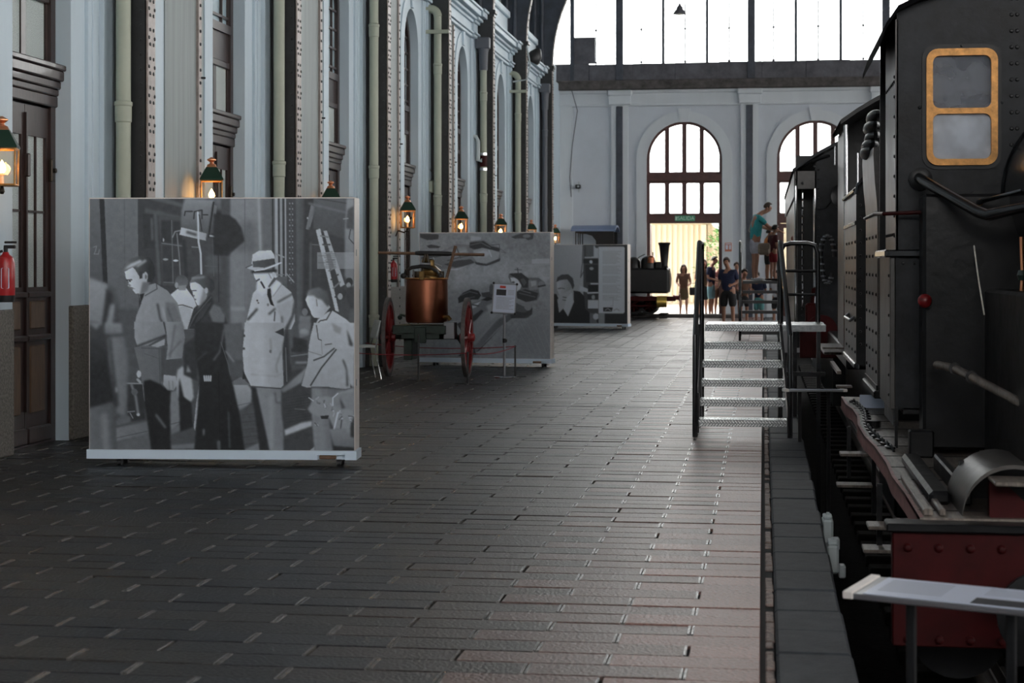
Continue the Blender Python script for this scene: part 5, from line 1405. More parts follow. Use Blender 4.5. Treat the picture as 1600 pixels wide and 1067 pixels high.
# brass window
fr = rrect(wx0 - .005, wx1 + .005, wz0 - .005, wz1 + .005, .075, 6)
zm = wz0 + (wz1 - wz0) * .465
wn = MB().plate(fr, [rrect(wx0 + .036, wx1 - .036, zm + .018, wz1 - .04, .045, 4), rrect(wx0 + .036, wx1 - .036, wz0 + .036, zm - .018, .045, 4)], fym, -YC - .012, -YC + .035).build('cab_window', 'brass', LA)
MB().plate(rrect(wx0 + .032, wx1 - .032, zm + .012, wz1 - .035, .045, 4), [], fym, -YC - .004, -YC + .002).build('pane', 'pane_cab', wn)
MB().plate(rrect(wx0 + .032, wx1 - .032, wz0 + .032, zm - .012, .045, 4), [], fym, -YC - .004, -YC + .002).build('pane', 'pane_dirty', wn)
MB().plate(rrect(wx0 - .03, wx1 + .03, wz0 - .03, wz1 + .035, .09, 6), [rrect(wx0 - .004, wx1 + .004, wz0 - .004, wz1 + .004, .07, 6)], fym, -YC, -YC + .012).build('window_surround', 'loco_black', wn)
rv = MB()
for z in np.arange(.75, 3.3, .105): rv.rivets([(1.585, YC, z), (1.62, YC, z)] if z > 2.1 else [(1.62, YC, z)], (0, -1, 0), .014, .01, 8)
rv.rivets([W(1502, 72, YC), W(1437, 168, YC), W(1565, 160, YC)], (0, -1, 0), .012, .02, 8)
for x in np.arange(.9, 1.7, .07): rv.rivets([(x, YC, 1.56)], (0, -1, 0), .010, .008)
for y in np.arange(YC + .08, YC + .9, .12): rv.rivets([(.85, y, z) for z in (1.75, 2.75)], (-1, 0, 0), .012, .01)
for z in np.arange(.7, 2.85, .13): rv.rivets([(.815 if z < 1.62 else .85, YC + .06, z)], (-1, 0, 0), .012, .01)
rv.build('rivet_heads', 'loco_black', LA, kind='stuff')
MB().lathe([(.635, -3.1), (.64, -3.0), (.64, -.02), (.655, 0)], 48, Matrix.Translation((XT, YC, 2.0)) @ Matrix.Rotation(-PI / 2, 4, 'X')).build('boiler', 'loco_satin', LA)
MB().lathe([(.66, -.06), (.67, -.03), (.67, .03), (.66, .06)], 48, Matrix.Translation((XT, YC - 1.3, 2.0)) @ Matrix.Rotation(-PI / 2, 4, 'X')).build('boiler_band', 'loco_black', LA)
MB().lathe([(.54, 0), (.55, .02), (.50, .06), (.30, .10), (.06, .115), (.05, .16), (.01, .165)], 40, Matrix.Translation((XT, 8.6, 2.0)) @ Matrix.Rotation(PI / 2, 4, 'X')).build('smokebox_door', 'loco_black', LA)
for z in (1.75, 2.25): MB().box(XT - .5, XT + .05, 8.47, 8.51, z - .03, z + .03, .008).build('door_hinge', 'loco_satin', LA)
MB().tube([(XT - .14, 8.42, 1.9), (XT, 8.43, 2.0), (XT + .06, 8.42, 2.16)], .014, 8).build('door_handle', 'steel_satin', LA)
MB().lathe([(.24, 0), (.17, .2), (.15, .7), (.2, .85), (.2, .95), (.14, .95)], 24, Matrix.Translation((XT, 9.0, 2.55))).build('chimney', 'loco_black', LA)
MB().tube([W(1436, 278, 11.62), W(1445, 284, 11.5), W(1528, 331, 11.05), W(1545, 336, 10.95), W(1600, 324, 10.7), W(1680, 318, 10.5)], [.034, .036, .036, .036, .03, .03], 14).build('steam_pipe', 'loco_satin', LA)
MB().lathe([(.075, 0), (.075, .03), (.045, .04)], 18, Matrix.Translation(W(1438, 280, YC)) @ Matrix.Rotation(PI / 2, 4, 'X')).build('pipe_flange', 'loco_black', LA)
MB().tube([W(1530, 316, 11.4), W(1536, 314, 11.3), W(1600, 297, 10.9), W(1660, 285, 10.6)], [.02, .014, .012, .012], 10).build('regulator_rod', 'loco_satin', LA)
MB().ball(W(1531, 316, 11.4), .022).build('rod_end', 'brass', LA)
MB().lathe([(.05, 0), (.05, .04)], 16, Matrix.Translation(W(1526, 310, YC)) @ Matrix.Rotation(PI / 2, 4, 'X')).build('rod_gland', 'loco_black', LA)
MB().tube([W(1366, 334, 12.6), W(1381, 334, 11.6), W(1487, 330, 11.55)], .013, 10).build('red_hand_rail', 'loco_red', LA)
MB().tube([W(1516, 350, 11.5), W(1522, 385, 11.4), W(1528, 430, 11.3), W(1536, 480, 11.2), W(1538, 492, 11.2)], .005, 6).build('cord', 'opal', LA)
MB().ball(W(1445, 470, 11.3), .045, 16, 10).cyl(W(1445, 470, 11.3), W(1446, 470, YC), .014, n=8).build('red_knob', 'red_bright', LA)
MB().tube([W(1596, 370, 10.6), W(1598, 430, 10.6), W(1593, 500, 10.6), W(1596, 570, 10.6)], .012, 8).build('copper_pipe', 'copper_bright', LA)
MB().lathe([(.02, -.03), (.03, 0), (.02, .03)], 12, Matrix.Translation(W(1597, 430, 10.6))).build('pipe_nut', 'green_iron', LA)
MB().tube([W(1464, 570, 11.2), W(1490, 575, 10.9), W(1520, 590, 10.4), W(1600, 632, 9.9), W(1680, 672, 9.5)], .026, 12).build('reverser_rod', 'board', LA)
MB().lathe([(.036, -.02), (.036, .02)], 14, Matrix.Translation(W(1518, 589, 10.42)) @ Matrix.Rotation(PI / 2, 4, 'X')).build('rod_collar', 'rubber', LA)
MB().lathe([(.036, -.02), (.036, .02)], 14, Matrix.Translation(W(1492, 576, 10.85)) @ Matrix.Rotation(PI / 2, 4, 'X')).build('rod_collar', 'rubber', LA)
MB().box(.90, 2 * XT - .9, YC, YC + 1.6, .58, .62).build('cab_floor', 'loco_black', LA)
MB().box(1.0, 2 * XT - 1.0, YC - .3, YC, .38, 2.0, .02).build('firebox_shoulder', 'loco_black', LA)
MB().box(.845, .865, YC - .015, YC + .01, .36, .62).box(.84, .87, YC + .01, YC + .9, .50, .61).build('cab_bracket', 'loco_black', LA)
MB().box(.84, .855, YC + .05, YC + .16, .56, .95, .005).build('number_plate', 'loco_red', LA)
# running board with a dipped outer edge
ed = [(16.3, .70), (15.4, .70), (14.9, .735), (14.2, .735), (13.5, .70), (12.6, .70), (11.9, .725), (10.9, .735), (10.2, .72), (9.4, .735), (8.55, .735)]
MB().plate([(x, y) for y, x in ed] + [(1.35, 8.55), (1.35, 16.3)], [], lambda a, b, t: (a, b, t), .33, .35).build('running_board', 'board', LA)
em = MB()
for (y0, x0), (y1, x1) in zip(ed[:-1], ed[1:]):
    em.add([(x0, y0, .25), (x1, y1, .25), (x1, y1, .352), (x0, y0, .352), (x0 + .02, y0, .25), (x1 + .02, y1, .25), (x1 + .02, y1, .352), (x0 + .02, y0, .352)], [(0, 1, 2, 3), (7, 6, 5, 4), (3, 2, 6, 7), (1, 0, 4, 5)])
em.build('board_edge', 'board_edge', LA)
for y in np.arange(8.8, 16.2, .62):
    MB().box(.745, 1.33, y, y + .012, .350, .353).build('board_joint', 'loco_black', LA)
for i in range(34):
    t = i / 33
    y = 15.6 - 4.0 * t; x = .775 + .03 * math.sin(t * 7) + .03 * t
    M = Matrix.Translation((x, y, .362)) @ Matrix.Rotation(PI / 2 * (i % 2) * .8, 4, 'Y') @ Matrix.Rotation(.2, 4, 'Z')
    MB().tube([M @ Vector((.022 * math.cos(a), .075 * math.sin(a), 0)) for a in np.linspace(0, 2 * PI, 11)[:-1]], .009, 5, True).build('chain_link', 'loco_black', LA)
for q in ((.90, 1.05, 11.2, 11.32, .35, .52, .01), (.82, .93, 9.0, 10.8, .35, .42, .02), (.98, 1.03, 9.0, 10.5, .35, .45, .01)): MB().box(*q).build('board_fitting', 'loco_black', LA)
MB().box(.755, .80, 8.6, 10.0, .352, .385, .006).build('board_lip', 'board', LA)
MB().box(.83, .86, 8.6, 9.8, .352, .385, .006).build('board_lip', 'board', LA)
# buffer beam
bx0, bx1 = .60, 2 * XT - .60
MB().box(bx0, bx1, 8.44, 8.55, -.24, .30, .006).build('buffer_beam', 'loco_red', LA)
MB().box(bx0 - .03, bx1 + .03, 8.40, 8.58, .30, .34, .008).build('beam_cap', 'loco_black', LA)
for x in np.linspace(bx0 + .07, bx1 - .07, 22):
    for z in (.225, -.205):
        if abs(x - XT) < 1.6:
            MB().lathe([(.022, 0), (.022, .008), (.012, .018), (.001, .02)], 10, Matrix.Translation((x, 8.44, z)) @ Matrix.Rotation(PI / 2, 4, 'X')).build('beam_rivet', 'loco_red', LA)
for s in (-1, 1):
    x = XT + s * .95
    MB().lathe([(.10, 0), (.11, .02), (.08, .05), (.07, .28), (.05, .3), (.05, .4), (.20, .42), (.20, .45), (.02, .47)], 26, Matrix.Translation((x, 8.44, -.0)) @ Matrix.Rotation(PI / 2, 4, 'X')).build('buffer', 'loco_black', LA)
# splasher over the leading wheel: curved sheet and red side plate
arcp = [(1.18 + .24 * math.cos(a), .33 + .25 * math.sin(a)) for a in np.linspace(PI, PI * .40, 14)]
sp = MB(); vs = []; fs = []
for j, (x, z) in enumerate(arcp):
    vs += [(x, 8.62, z), (x, 9.35, z), (x, 8.62, z + .02), (x, 9.35, z + .02)]
    if j:
        q = 4 * (j - 1)
        fs += [(q, q + 4, q + 5, q + 1), (q + 2, q + 3, q + 7, q + 6), (q, q + 2, q + 6, q + 4), (q + 1, q + 5, q + 7, q + 3)]
sp.add(vs, fs).build('splasher', 'loco_side', LA)
MB().box(1.0, 1.5, 9.3, 9.36, .34, .54).build('splasher_back', 'loco_black', LA)
pp = [W(u, v, 8.6) for u, v in ((1546, 752), (1576, 760), (1640, 822), (1640, 910), (1546, 806))]
MB().plate([(q.x, q.z) for q in pp][::-1], [], fym, -8.66, -8.60).build('apron_plate', 'loco_red', LA)
MB().box(pp[0].x, pp[0].x + .5, 8.4, 8.66, pp[0].z, pp[0].z + .02, .005).build('apron_top', 'board', LA)
MB().box(1.15, 2 * XT - 1.15, 8.55, 15, -.35, .0, .01).box(1.38, 2 * XT - 1.38, 8.55, YC, .0, 1.4, .02).build('frame', 'loco_black', LA)
MB().cyl((.95, 8.9, -.25), (.95, 9.7, -.25), .24, n=24).build('cylinder_block', 'loco_black', LA)
def loco_wheel(par, x, y, R, mt='loco_black'):
    M = Matrix.Translation((x, y, ZB + .26 + R)) @ Matrix.Rotation(PI / 2, 4, 'Y')
    w_ = MB().lathe([(R - .07, -.06), (R, -.06), (R + .0, .05), (R + .03, .06), (R + .03, .08), (R - .07, .08), (R - .07, -.06)], 36, M).build('wheel', 'rail_steel', par)
    MB().lathe([(.03, -.12), (.10, -.11), (.11, .1), (.03, .1)], 18, M).build('hub', mt, w_)
    for k in range(11):
        t = 2 * PI * k / 11
        MB().tube([M @ Vector((.09 * math.cos(t), .09 * math.sin(t), 0)), M @ Vector(((R - .05) * math.cos(t), (R - .05) * math.sin(t), 0))], .024, 6).build('spoke', mt, w_)
for y in (9.6, 10.9, 12.2):
    for s in (-1, 1): loco_wheel(LA, XT + s * .80, y, .46)
MB().box(.98, 1.03, 9.2, 12.4, -.40, -.30, .01).build('side_rod', 'steel_satin', LA)
# steps hanging from the running board
for n_, (yy, zs) in enumerate(((9.9, (.12, -.02)), (13.4, (.14, -.1)))):
    stp = MB().box(.80, .83, yy - .04, yy + .04, -.30, .34).box(.62, .65, yy + .02, yy + .04, -.05, .34)
    so = stp.build('step_hanger', 'loco_black', LA)
    for i, z in enumerate(zs):
        MB().box(.56 - .02 * i, .80, yy - .22 + .08 * i, yy - .02 + .08 * i, z, z + .02, .004).build('step_tread', 'board', so)
# tender behind the cab
TA = empty('riveted_tender', (XT, 14.5, ZB), label='riveted black tender with lumpy bundles on top, just behind the brass framed cab', cat='tender')
ty0, ty1 = 13.85, 15.4
MB().box(.87, 2 * XT - .87, ty0, ty1, .62, 1.96).build('tank', 'loco_side', TA)
MB().box(.86, .88, ty0, ty1, .56, .62).box(.84, 2 * XT - .84, ty0 - .03, ty1, .52, .58, .01).build('base_rail', 'loco_black', TA)
cp = MB(); vs = []; fs = []
pr = [(.87, 1.96), (.865, 2.05), (.85, 2.2), (.84, 2.40), (.842, 2.46), (.89, 2.46), (.89, 1.96)]
for y in (ty0, ty1): vs += [(x, y, z) for x, z in pr]
n = len(pr)
fs = [(i, i + n, (i + 1) % n + n, (i + 1) % n) for i in range(n)] + [tuple(range(n)), tuple(range(n, 2 * n))[::-1]]
cp.add(vs, fs).box(.89, 2 * XT - .9, ty0, ty0 + .03, 1.96, 2.8).build('coping', 'loco_side', TA)
MB().tube([(.86, ty0 - .01, 1.95), (.86, ty1, 1.95)], .012, 8).build('bead', 'loco_black', TA)
rv = MB()
for y in np.arange(ty0 + .1, ty1, .42):
    for z in np.arange(.72, 1.9, .15): rv.rivets([(.87, y, z)], (-1, 0, 0), .016, .012)
rv.build('rivet_heads', 'loco_black', TA, kind='stuff')
MB().box(1.0, 2 * XT - 1.0, ty0, ty1 + .3, -.4, .55, .02).build('underframe', 'loco_black', TA)
for y in (14.1, 15.2):
    for s in (-1, 1): loco_wheel(TA, XT + s * .80, y, .42)
for i, (z, dx) in enumerate(((2.74, .0), (2.66, -.02), (2.58, -.01), (2.52, -.03), (2.47, -.04))):
    MB().ball((.84 + dx + .05, 14.5 + .05 * i, z), .075, 14, 10, (.9, 5.5 + .4 * (i % 2), .75)).build('bundle', 'loco_grey', TA)
MB().lathe([(.055, 0), (.055, .05)], 10, Matrix.Translation((.8, 13.2, .355))).build('oil_can', 'loco_black', LA)
cd_ = MB().add([(.80, 15.0, .352), (1.02, 15.0, .352), (1.02, 15.12, .352), (.80, 15.12, .352), (.80, 15.06, .46), (1.02, 15.06, .46)], [(0, 1, 5, 4), (2, 3, 4, 5), (0, 4, 3), (1, 2, 5), (3, 2, 1, 0)])
cd_.build('tent_card', 'sign_white', smooth=0, label='small white folded card standing on the running board beside the tender', cat='card')

# --- second locomotive: tender, open cab
LB = empty('steam_locomotive', (XT, 20, ZB), label='second black steam locomotive, riveted round topped tender and open dark cab', cat='locomotive')
b0, b1 = 17.0, 19.4
prt = [(.87, .60), (.87, 2.20), (.88, 2.28), (.92, 2.34), (.98, 2.37), (2 * XT - .98, 2.37), (2 * XT - .92, 2.34), (2 * XT - .87, 2.2), (2 * XT - .87, .60)]
MB().plate(prt[::-1], [], fym, -b1, -b0).build('tender_tank', 'loco_side', LB)
MB().plate(prt[::-1], [], fym, -b0, -b0 + .012).build('tender_end', 'loco_black', LB)
MB().box(.855, .885, b0, b1, 1.93, 1.97, .006).box(.85, .90, b0 - .02, b1, .56, .62, .01).build('tender_bead', 'loco_satin', LB)
MB().tube([(.875, b0 - .01, 2.22), (.89, b0 - .01, 2.30), (.93, b0 - .01, 2.355), (1.0, b0 - .01, 2.38), (1.3, b0 - .01, 2.38)], .025, 10).tube([(.86, b0, 2.26), (.86, b1, 2.26)], .02, 8).build('tender_moulding', 'loco_satin', LB)
rv = MB()
for y in np.arange(b0 + .12, b1, .58):
    for z in np.arange(.72, 1.9, .15): rv.rivets([(.87, y, z)], (-1, 0, 0), .017, .012)
for z in np.arange(.8, 2.2, .12): rv.rivets([(.91, b0 - .012, z)], (0, -1, 0), .014, .01)
rv.build('rivet_heads', 'loco_black', LB, kind='stuff')
MB().tube([(.86, b0 + .1, 1.05), (.82, b0 + .12, 1.02), (.82, b0 + 1.2, 1.02), (.86, b0 + 1.3, 1.05)], .016, 8).build('hand_rail', 'steel_satin', LB)
MB().tube([(1.0, b0 - .03, 1.72), (1.1, b0 - .05, 1.62), (1.25, b0 - .05, 1.6)], .03, 8).box(.96, 1.06, b0 - .06, b0, 1.66, 1.86, .01).build('lamp_iron', 'loco_red', LB)
c0, c1 = 19.7, 21.9
rf = [(.84 + (XT - .84) * 2 * j / 14, 3.10 + .5 * (1 - (j / 7 - 1) ** 2)) for j in range(15)]
MB().plate([(.90, .62), (2 * XT - .9, .62)] + [(min(max(x, .9), 2 * XT - .9), z) for x, z in rf[::-1]], [], fym, -c1, -c1 + .03).build('cab_front', 'loco_black', LB)
for x in (.90, 2 * XT - .92): MB().box(x, x + .02, c0 + .5, c1, .62, 3.12).build('cab_side', 'loco_side', LB)
rm = MB(); vs = []; fs = []
for j, (x, z) in enumerate(rf):
    vs += [(x, c0, z), (x, c1 + .1, z), (x, c0, z + .05), (x, c1 + .1, z + .05)]
    if j:
        q = 4 * (j - 1)
        fs += [(q, q + 4, q + 5, q + 1), (q + 2, q + 3, q + 7, q + 6), (q, q + 2, q + 6, q + 4), (q + 1, q + 5, q + 7, q + 3)]
rm.add(vs, fs).build('cab_roof', 'loco_black', LB)
MB().tube([(.90, c0 + .1, .62), (.90, c0 + .1, 3.1)], .022, 10).build('cab_pole', 'chrome', LB)
MB().tube([(1.04, c0 + .3, 1.0), (1.04, c0 + .3, 2.8)], .01, 8).build('cab_pole', 'chrome', LB)
MB().lathe([(.6, 0), (.62, .05), (.62, 3.4), (.58, 3.5)], 36, Matrix.Translation((XT, c1, 2.0)) @ Matrix.Rotation(-PI / 2, 4, 'X')).build('boiler', 'loco_black', LB)
MB().box(.90, 2 * XT - .9, c0, c1 + 3.4, .40, .62, .02).box(1.15, 2 * XT - 1.15, b0, c1 + 3.4, -.45, .4).build('frame', 'loco_black', LB)
for y in (17.5, 18.8, 20.6, 22.2, 23.8):
    for s in (-1, 1): loco_wheel(LB, XT + s * .80, y, .45)
hp = [Vector((.80 + .09 * math.cos(a) * (1 if math.sin(a) > 0 else .8), 22.6, 1.62 + .30 * math.sin(a))) for a in np.linspace(.1, 2 * PI - .6, 20)]
MB().tube(hp, .028, 10).build('brake_hose', 'rubber', LB)
hr = MB()
for q in hp[1:-1:1]: hr.lathe([(.030, -.012), (.034, 0), (.030, .012)], 10, Matrix.Translation(q))
hr.build('hose_rings', 'steel_satin', LB, kind='stuff')
MB().box(.70, 1.4, 20.9, 22.9, .50, .53, .004).build('foot_plate', 'board', LB)
MB().box(.66, .9, 20.2, 21.2, .60, .62, .004).build('foot_plate', 'board', LB)
MB().box(.70, .74, 17.2, 19.0, .50, .53).box(.70, .85, 17.3, 17.5, .36, .38, .004).build('foot_board', 'rail_steel', LB)

# --- third: dark vehicle with a rounded roof, doorway and round lamp recess
LC = empty('railway_van', (XT, 30, ZB), label='large dark round roofed railway van farthest along the track', cat='railway van')
d0, d1 = 26.0, 37.0
rf = [(.42 + (XT - .42) * 2 * j / 18, 2.90 + .62 * (1 - abs(j / 9 - 1) ** 2.2)) for j in range(19)]
MB().plate([(.74, .62), (2 * XT - .74, .62)] + [(min(max(x, .74), 2 * XT - .74), z - .03) for x, z in rf[::-1]], [[(1.17 + .17 * math.cos(a), 2.55 + .17 * math.sin(a)) for a in np.linspace(0, 2 * PI, 20)[:-1]]], fym, -d0 - .03, -d0).build('end_sheet', 'loco_grey', LC)
MB().lathe([(.17, -.01), (.20, -.03), (.20, .02), (.14, .05), (.05, .10), (.01, .10)], 28, Matrix.Translation((1.17, d0, 2.55)) @ Matrix.Rotation(-PI / 2, 4, 'X')).build('lamp_recess', 'loco_black', LC)
MB().box(.46, .49, d0, d0 + .05, .6, 2.92).box(.44, .47, d0 + .02, d1, 2.55, 2.92).box(.47, .76, d0, d0 + .04, 2.66, 2.92).build('door_frame', 'loco_side', LC)
MB().box(.47, .49, d0 + .9, d1, .3, 2.92).build('side_sheet', 'loco_side', LC)
MB().box(2 * XT - .49, 2 * XT - .47, d0, d1, .3, 2.92).build('side_sheet', 'loco_side', LC)
MB().box(.49, 2 * XT - .49, d0 + .9, d0 + .93, .3, 3.2).build('bulkhead', 'loco_black', LC)
MB().box(.49, 2 * XT - .49, d1 - .03, d1, .3, 3.2).build('bulkhead', 'loco_black', LC)
MB().box(.47, 2 * XT - .47, d0, d1, .55, .62).build('van_floor', 'loco_black', LC)
rm = MB(); vs = []; fs = []
for j, (x, z) in enumerate(rf):
    vs += [(x, d0 - .1, z), (x, d1 + .1, z), (x, d0 - .1, z + .05), (x, d1 + .1, z + .05)]
    if j:
        q = 4 * (j - 1)
        fs += [(q, q + 4, q + 5, q + 1), (q + 2, q + 3, q + 7, q + 6), (q, q + 2, q + 6, q + 4), (q + 1, q + 5, q + 7, q + 3)]
rm.add(vs, fs).build('roof', 'loco_grey', LC)
MB().tube([(.46, d0 - .02, .62), (.46, d0 - .02, 2.7)], .016, 8).build('hand_rail', 'chrome', LC)
MB().tube([(.56, d0 - .04, .9), (.56, d0 - .04, 2.6)], .013, 8).build('hand_rail', 'chrome', LC)
MB().tube([(.735, d0 - .03, .62), (.735, d0 - .03, 2.66)], .02, 8).build('hand_rail', 'chrome', LC)
MB().tube([(1.02, d0 - .05, 3.0), (1.02, d0 - .05, 3.32)], .012, 6).build('hand_rail', 'chrome', LC)
MB().tube([(.55, d0 - .08, 3.0), (.74, d0 - .08, 3.08), (.95, d0 - .08, 3.14)], .02, 8).ball((.72, d0 - .08, 2.98), .03).build('roof_bead', 'loco_black', LC)
rv = MB()
for z in np.arange(.7, 2.95, .14): rv.rivets([(.79, d0, z), (.47, d0, z)], (0, -1, 0), .018, .012)
for z in np.arange(.7, 2.8, .12): rv.rivets([(.56, d0 - .055, z)], (0, -1, 0), .02, .01)
rv.build('rivet_heads', 'loco_black', LC, kind='stuff')
MB().tube([(.79, d0 - .006, 2.35), (.9, d0 - .006, 2.38), (1.0, d0 - .006, 2.5)], .008, 6).build('sheet_seam', 'loco_black', LC)
MB().box(.52, 2 * XT - .52, d0 - .12, d0, .20, .60, .01).build('buffer_beam', 'loco_red', LC)
for s in (-1, 1):
    MB().lathe([(.12, 0), (.13, .03), (.10, .06), (.09, .3), (.06, .32), (.06, .4), (.22, .42), (.22, .45), (.02, .46)], 24, Matrix.Translation((XT + s * 1.35, d0 - .12, .62)) @ Matrix.Rotation(PI / 2, 4, 'X')).build('buffer', 'loco_red', LC)
MB().box(.6, .8, d0 - .2, d0 - .05, .62, 1.0, .03).tube([(.7, d0 - .1, 1.0), (.72, d0 - .12, 1.2), (.78, d0 - .1, 1.22)], .03, 8).build('red_valve', 'loco_red', LC)
MB().box(1.0, 2 * XT - 1.0, d0, d1, -.5, .55).build('underframe', 'loco_black', LC)
for y in (27.5, 29.5, 34, 36):
    for s in (-1, 1): loco_wheel(LC, XT + s * .80, y, .45)
MB().ball((.50, 29.0, 1.98), .06, 10, 8).build('tail_lamp', 'red_bright', LC)

# ------------------------------------------------------------------ steps up to the locomotives
def stairs(xl, xr, y0, n, rise, run, z0, lab, ext, topz, narrow=.05, detail=True):
    r = empty('access_steps', ((xl + xr) / 2, y0, 0), label=lab, cat='steps', group='steel access steps beside the trains')
    for i in range(n):
        z = z0 + rise * i; y = y0 + run * i
        f = narrow * i / n
        a, b_ = xl + .03 + f * .4, xr - .03 - f
        t = MB().box(a, b_, y, y + .004, z - .062, z, .001).box(a, b_, y + .004, y + run * (1 if i < n - 1 else 4.0), z - .004, z).build('tread', 'chequer' if detail else 'steel_dark', r)
        if detail:
            ch = MB()
            k = 0
            for x in np.arange(a + .012, b_ - .01, .027):
                for zz in (z - .048, z - .018):
                    M = Matrix.Translation((x + (.013 if zz < z - .03 else 0), y - .0005, zz)) @ Matrix.Rotation(PI / 4 if k % 2 else -PI / 4, 4, 'Y')
                    ch.box(-.014, .014, -.004, .0, -.0045, .0045, 0, M)
                    k += 1
                for yy in np.arange(y + .03, y + run, .04):
                    M = Matrix.Translation((x, yy, z)) @ Matrix.Rotation(PI / 4 if k % 2 else -PI / 4, 4, 'Z')
                    ch.box(-.013, .013, -.003, .003, 0, .002, 0, M)
                    k += 1
            ch.build('chequer_pattern', 'chequer_raised', t, smooth=0, kind='stuff')
    ye = y0 + run * (n - 1)
    zt = z0 + rise * (n - 1)
    for xa, xb in ((xl, xl - .03 + narrow * .4), (xr, xr - narrow - .02)):
        MB().tube([(xa, y0 - .04, .0), (xa, y0 - .04, z0 + .35), (xa, y0 + .0, z0 + .75), (xb, ye, topz - .04), (xb, ye + .06, topz), (xb, ye + run * 3 - .05, topz), (xb, ye + run * 3, topz - .06), (xb, ye + run * 3, .0)], .024, 10).build('hand_rail', 'loco_satin', r)
        MB().add([(xa - .012, y0 - .05, z0 - .10), (xa + .012, y0 - .05, z0 - .10), (xb + .012, ye, zt - .12), (xb - .012, ye, zt - .12), (xa - .012, y0 - .05, z0 + .02), (xa + .012, y0 - .05, z0 + .02), (xb + .012, ye, zt), (xb - .012, ye, zt)], [(0, 1, 2, 3), (7, 6, 5, 4), (0, 4, 5, 1), (1, 5, 6, 2), (2, 6, 7, 3), (3, 7, 4, 0)]).build('stringer', 'loco_satin', r)
        MB().box(xa - .02, xa + .02, y0 + run * 1.5, y0 + run * 1.5 + .04, 0, z0 + rise * 1.3).build('leg', 'loco_satin', r)
        MB().box(xb - .02, xb + .02, ye + .2, ye + .24, 0, zt).build('leg', 'loco_satin', r)
    if ext:
        pf = MB().box(xr - .06, xr + ext, ye + .02, ye + run * 4, zt - .004, zt).box(xr - .06, xr + ext, ye, ye + .02, zt - .062, zt).build('landing', 'chequer', r)
        x0, x1 = xr - narrow - .01, xr + ext - .05
        yb = ye + run * 3.6
        MB().tube([(x0, yb, zt), (x0, yb, topz - .08), (x0 + .03, yb, topz - .02), (x0 + .1, yb, topz), (x1 - .1, yb, topz), (x1 - .03, yb, topz - .02), (x1, yb, topz - .1), (x1, yb, zt)], .024, 10).tube([(x0, yb, zt + .28), (x1, yb, zt + .28)], .015, 8).tube([(x0, yb, zt + .52), (x1, yb, zt + .52)], .015, 8).build('back_rail', 'loco_satin', r)
        MB().box(xr + ext - .08, xr + ext - .04, ye + .3, ye + .34, -.95, zt).box(xr + .06, xr + .10, yb - .04, yb, 0.01, zt).box(xr - .05, xr + ext, ye + .15, ye + .18, zt - .5, zt - .46).build('leg', 'loco_satin', r)
stairs(-.61, .235, 15.96, 6, .1625, .25, .157, 'steel chequer plate steps in the middle foreground leading up to a locomotive', .36, 1.77)
stairs(-.48, .36, 36.3, 6, .205, .30, .19, 'farther steel steps on which the woman in turquoise stands', .0, 2.05, .03, False)

def info_board(p0, p1, depth, tilt, lab, zfoot):
    a = Vector(p0); b_ = Vector(p1)
    ex = (b_ - a); W_ = ex.length; ang = math.atan2(ex.y, ex.x)
    r = empty('information_board', (a + b_) / 2, ang, label=lab, cat='sign', group='low sloping information boards at the platform edge')
    h = W_ / 2
    M = Matrix.Rotation(tilt, 4, 'X')
    bd = MB().box(-h, h, -depth / 2, depth / 2, -.02, 0, .004, M).build('board', 'steel_satin', r, fix=False)
    MB().box(-h + .05, h - .01, -depth / 2 + .01, depth / 2 - .01, 0, .003, .001, M).build('print_sheet', 'sign_white', r, fix=False)
    for s in (-1, 1): MB().box(s * h - .018, s * h + .018, -depth / 2 - .003, depth / 2 + .003, -.02, .006, .003, M).build('end_clamp', 'panel_alu', r, fix=False)
    tx = MB()
    for i in range(7): tx.box(-h + .08, -h + .30, depth / 2 - .05 - i * .025, depth / 2 - .043 - i * .025, .003, .0036, 0, M)
    for i in range(6): tx.box(h - .26, h - .05, depth / 2 - .04 - i * .017, depth / 2 - .035 - i * .017, .003, .0036, 0, M)
    tx.build('text_lines', 'ink_grey', r, fix=False, kind='stuff')
    MB().box(h - .27, h - .06, -depth / 2 + .02, -depth / 2 + .10, .003, .0038, 0, M).build('photograph', 'ink', r, fix=False)
    for s in (-.5, .5): MB().box(s * h - .015, s * h + .015, .0, .03, zfoot - a.z, -.02, .003).build('leg', 'loco_black', r, fix=False)
info_board((.335, 6.17, .45), (.96, 5.90, .45), .27, .06, 'pale sloping information board in the lower right corner, before the red beam', ZB)
info_board((.19, 15.55, .46), (.69, 15.60, .47), .22, -.05, 'pale flat information board right of the near steps', ZB)
# small lamps on the platform edge
def edge_lamp(y, z, lab):
    r = empty('edge_lamp', (.37, y, z), label=lab, cat='lamp', group='small grey lamp boxes on the platform edge')
    MB().box(.352, .42, y - .09, y + .09, z - .16, z + .0, .012).build('housing', 'box_grey', r)
    MB().box(.36, .415, y - .07, y + .07, z, z + .02, .006).build('lid', 'box_grey', r)
    MB().box(.42, .46, y - .05, y + .05, z - .19, z - .12, .008).build('bracket', 'pipe_pale', r)
    MB().cyl((.39, y, z + .018), (.39, y, z + .035), .01, n=8).build('screw', 'pipe_pale', r)
edge_lamp(10.95, .0, 'upper of two small grey lamp boxes clipped to the platform edge')
edge_lamp(10.15, -.03, 'lower of two small grey lamp boxes clipped to the platform edge')
edge_lamp(6.45, -.0, 'small grey lamp box at the platform edge by the bottom of the picture')
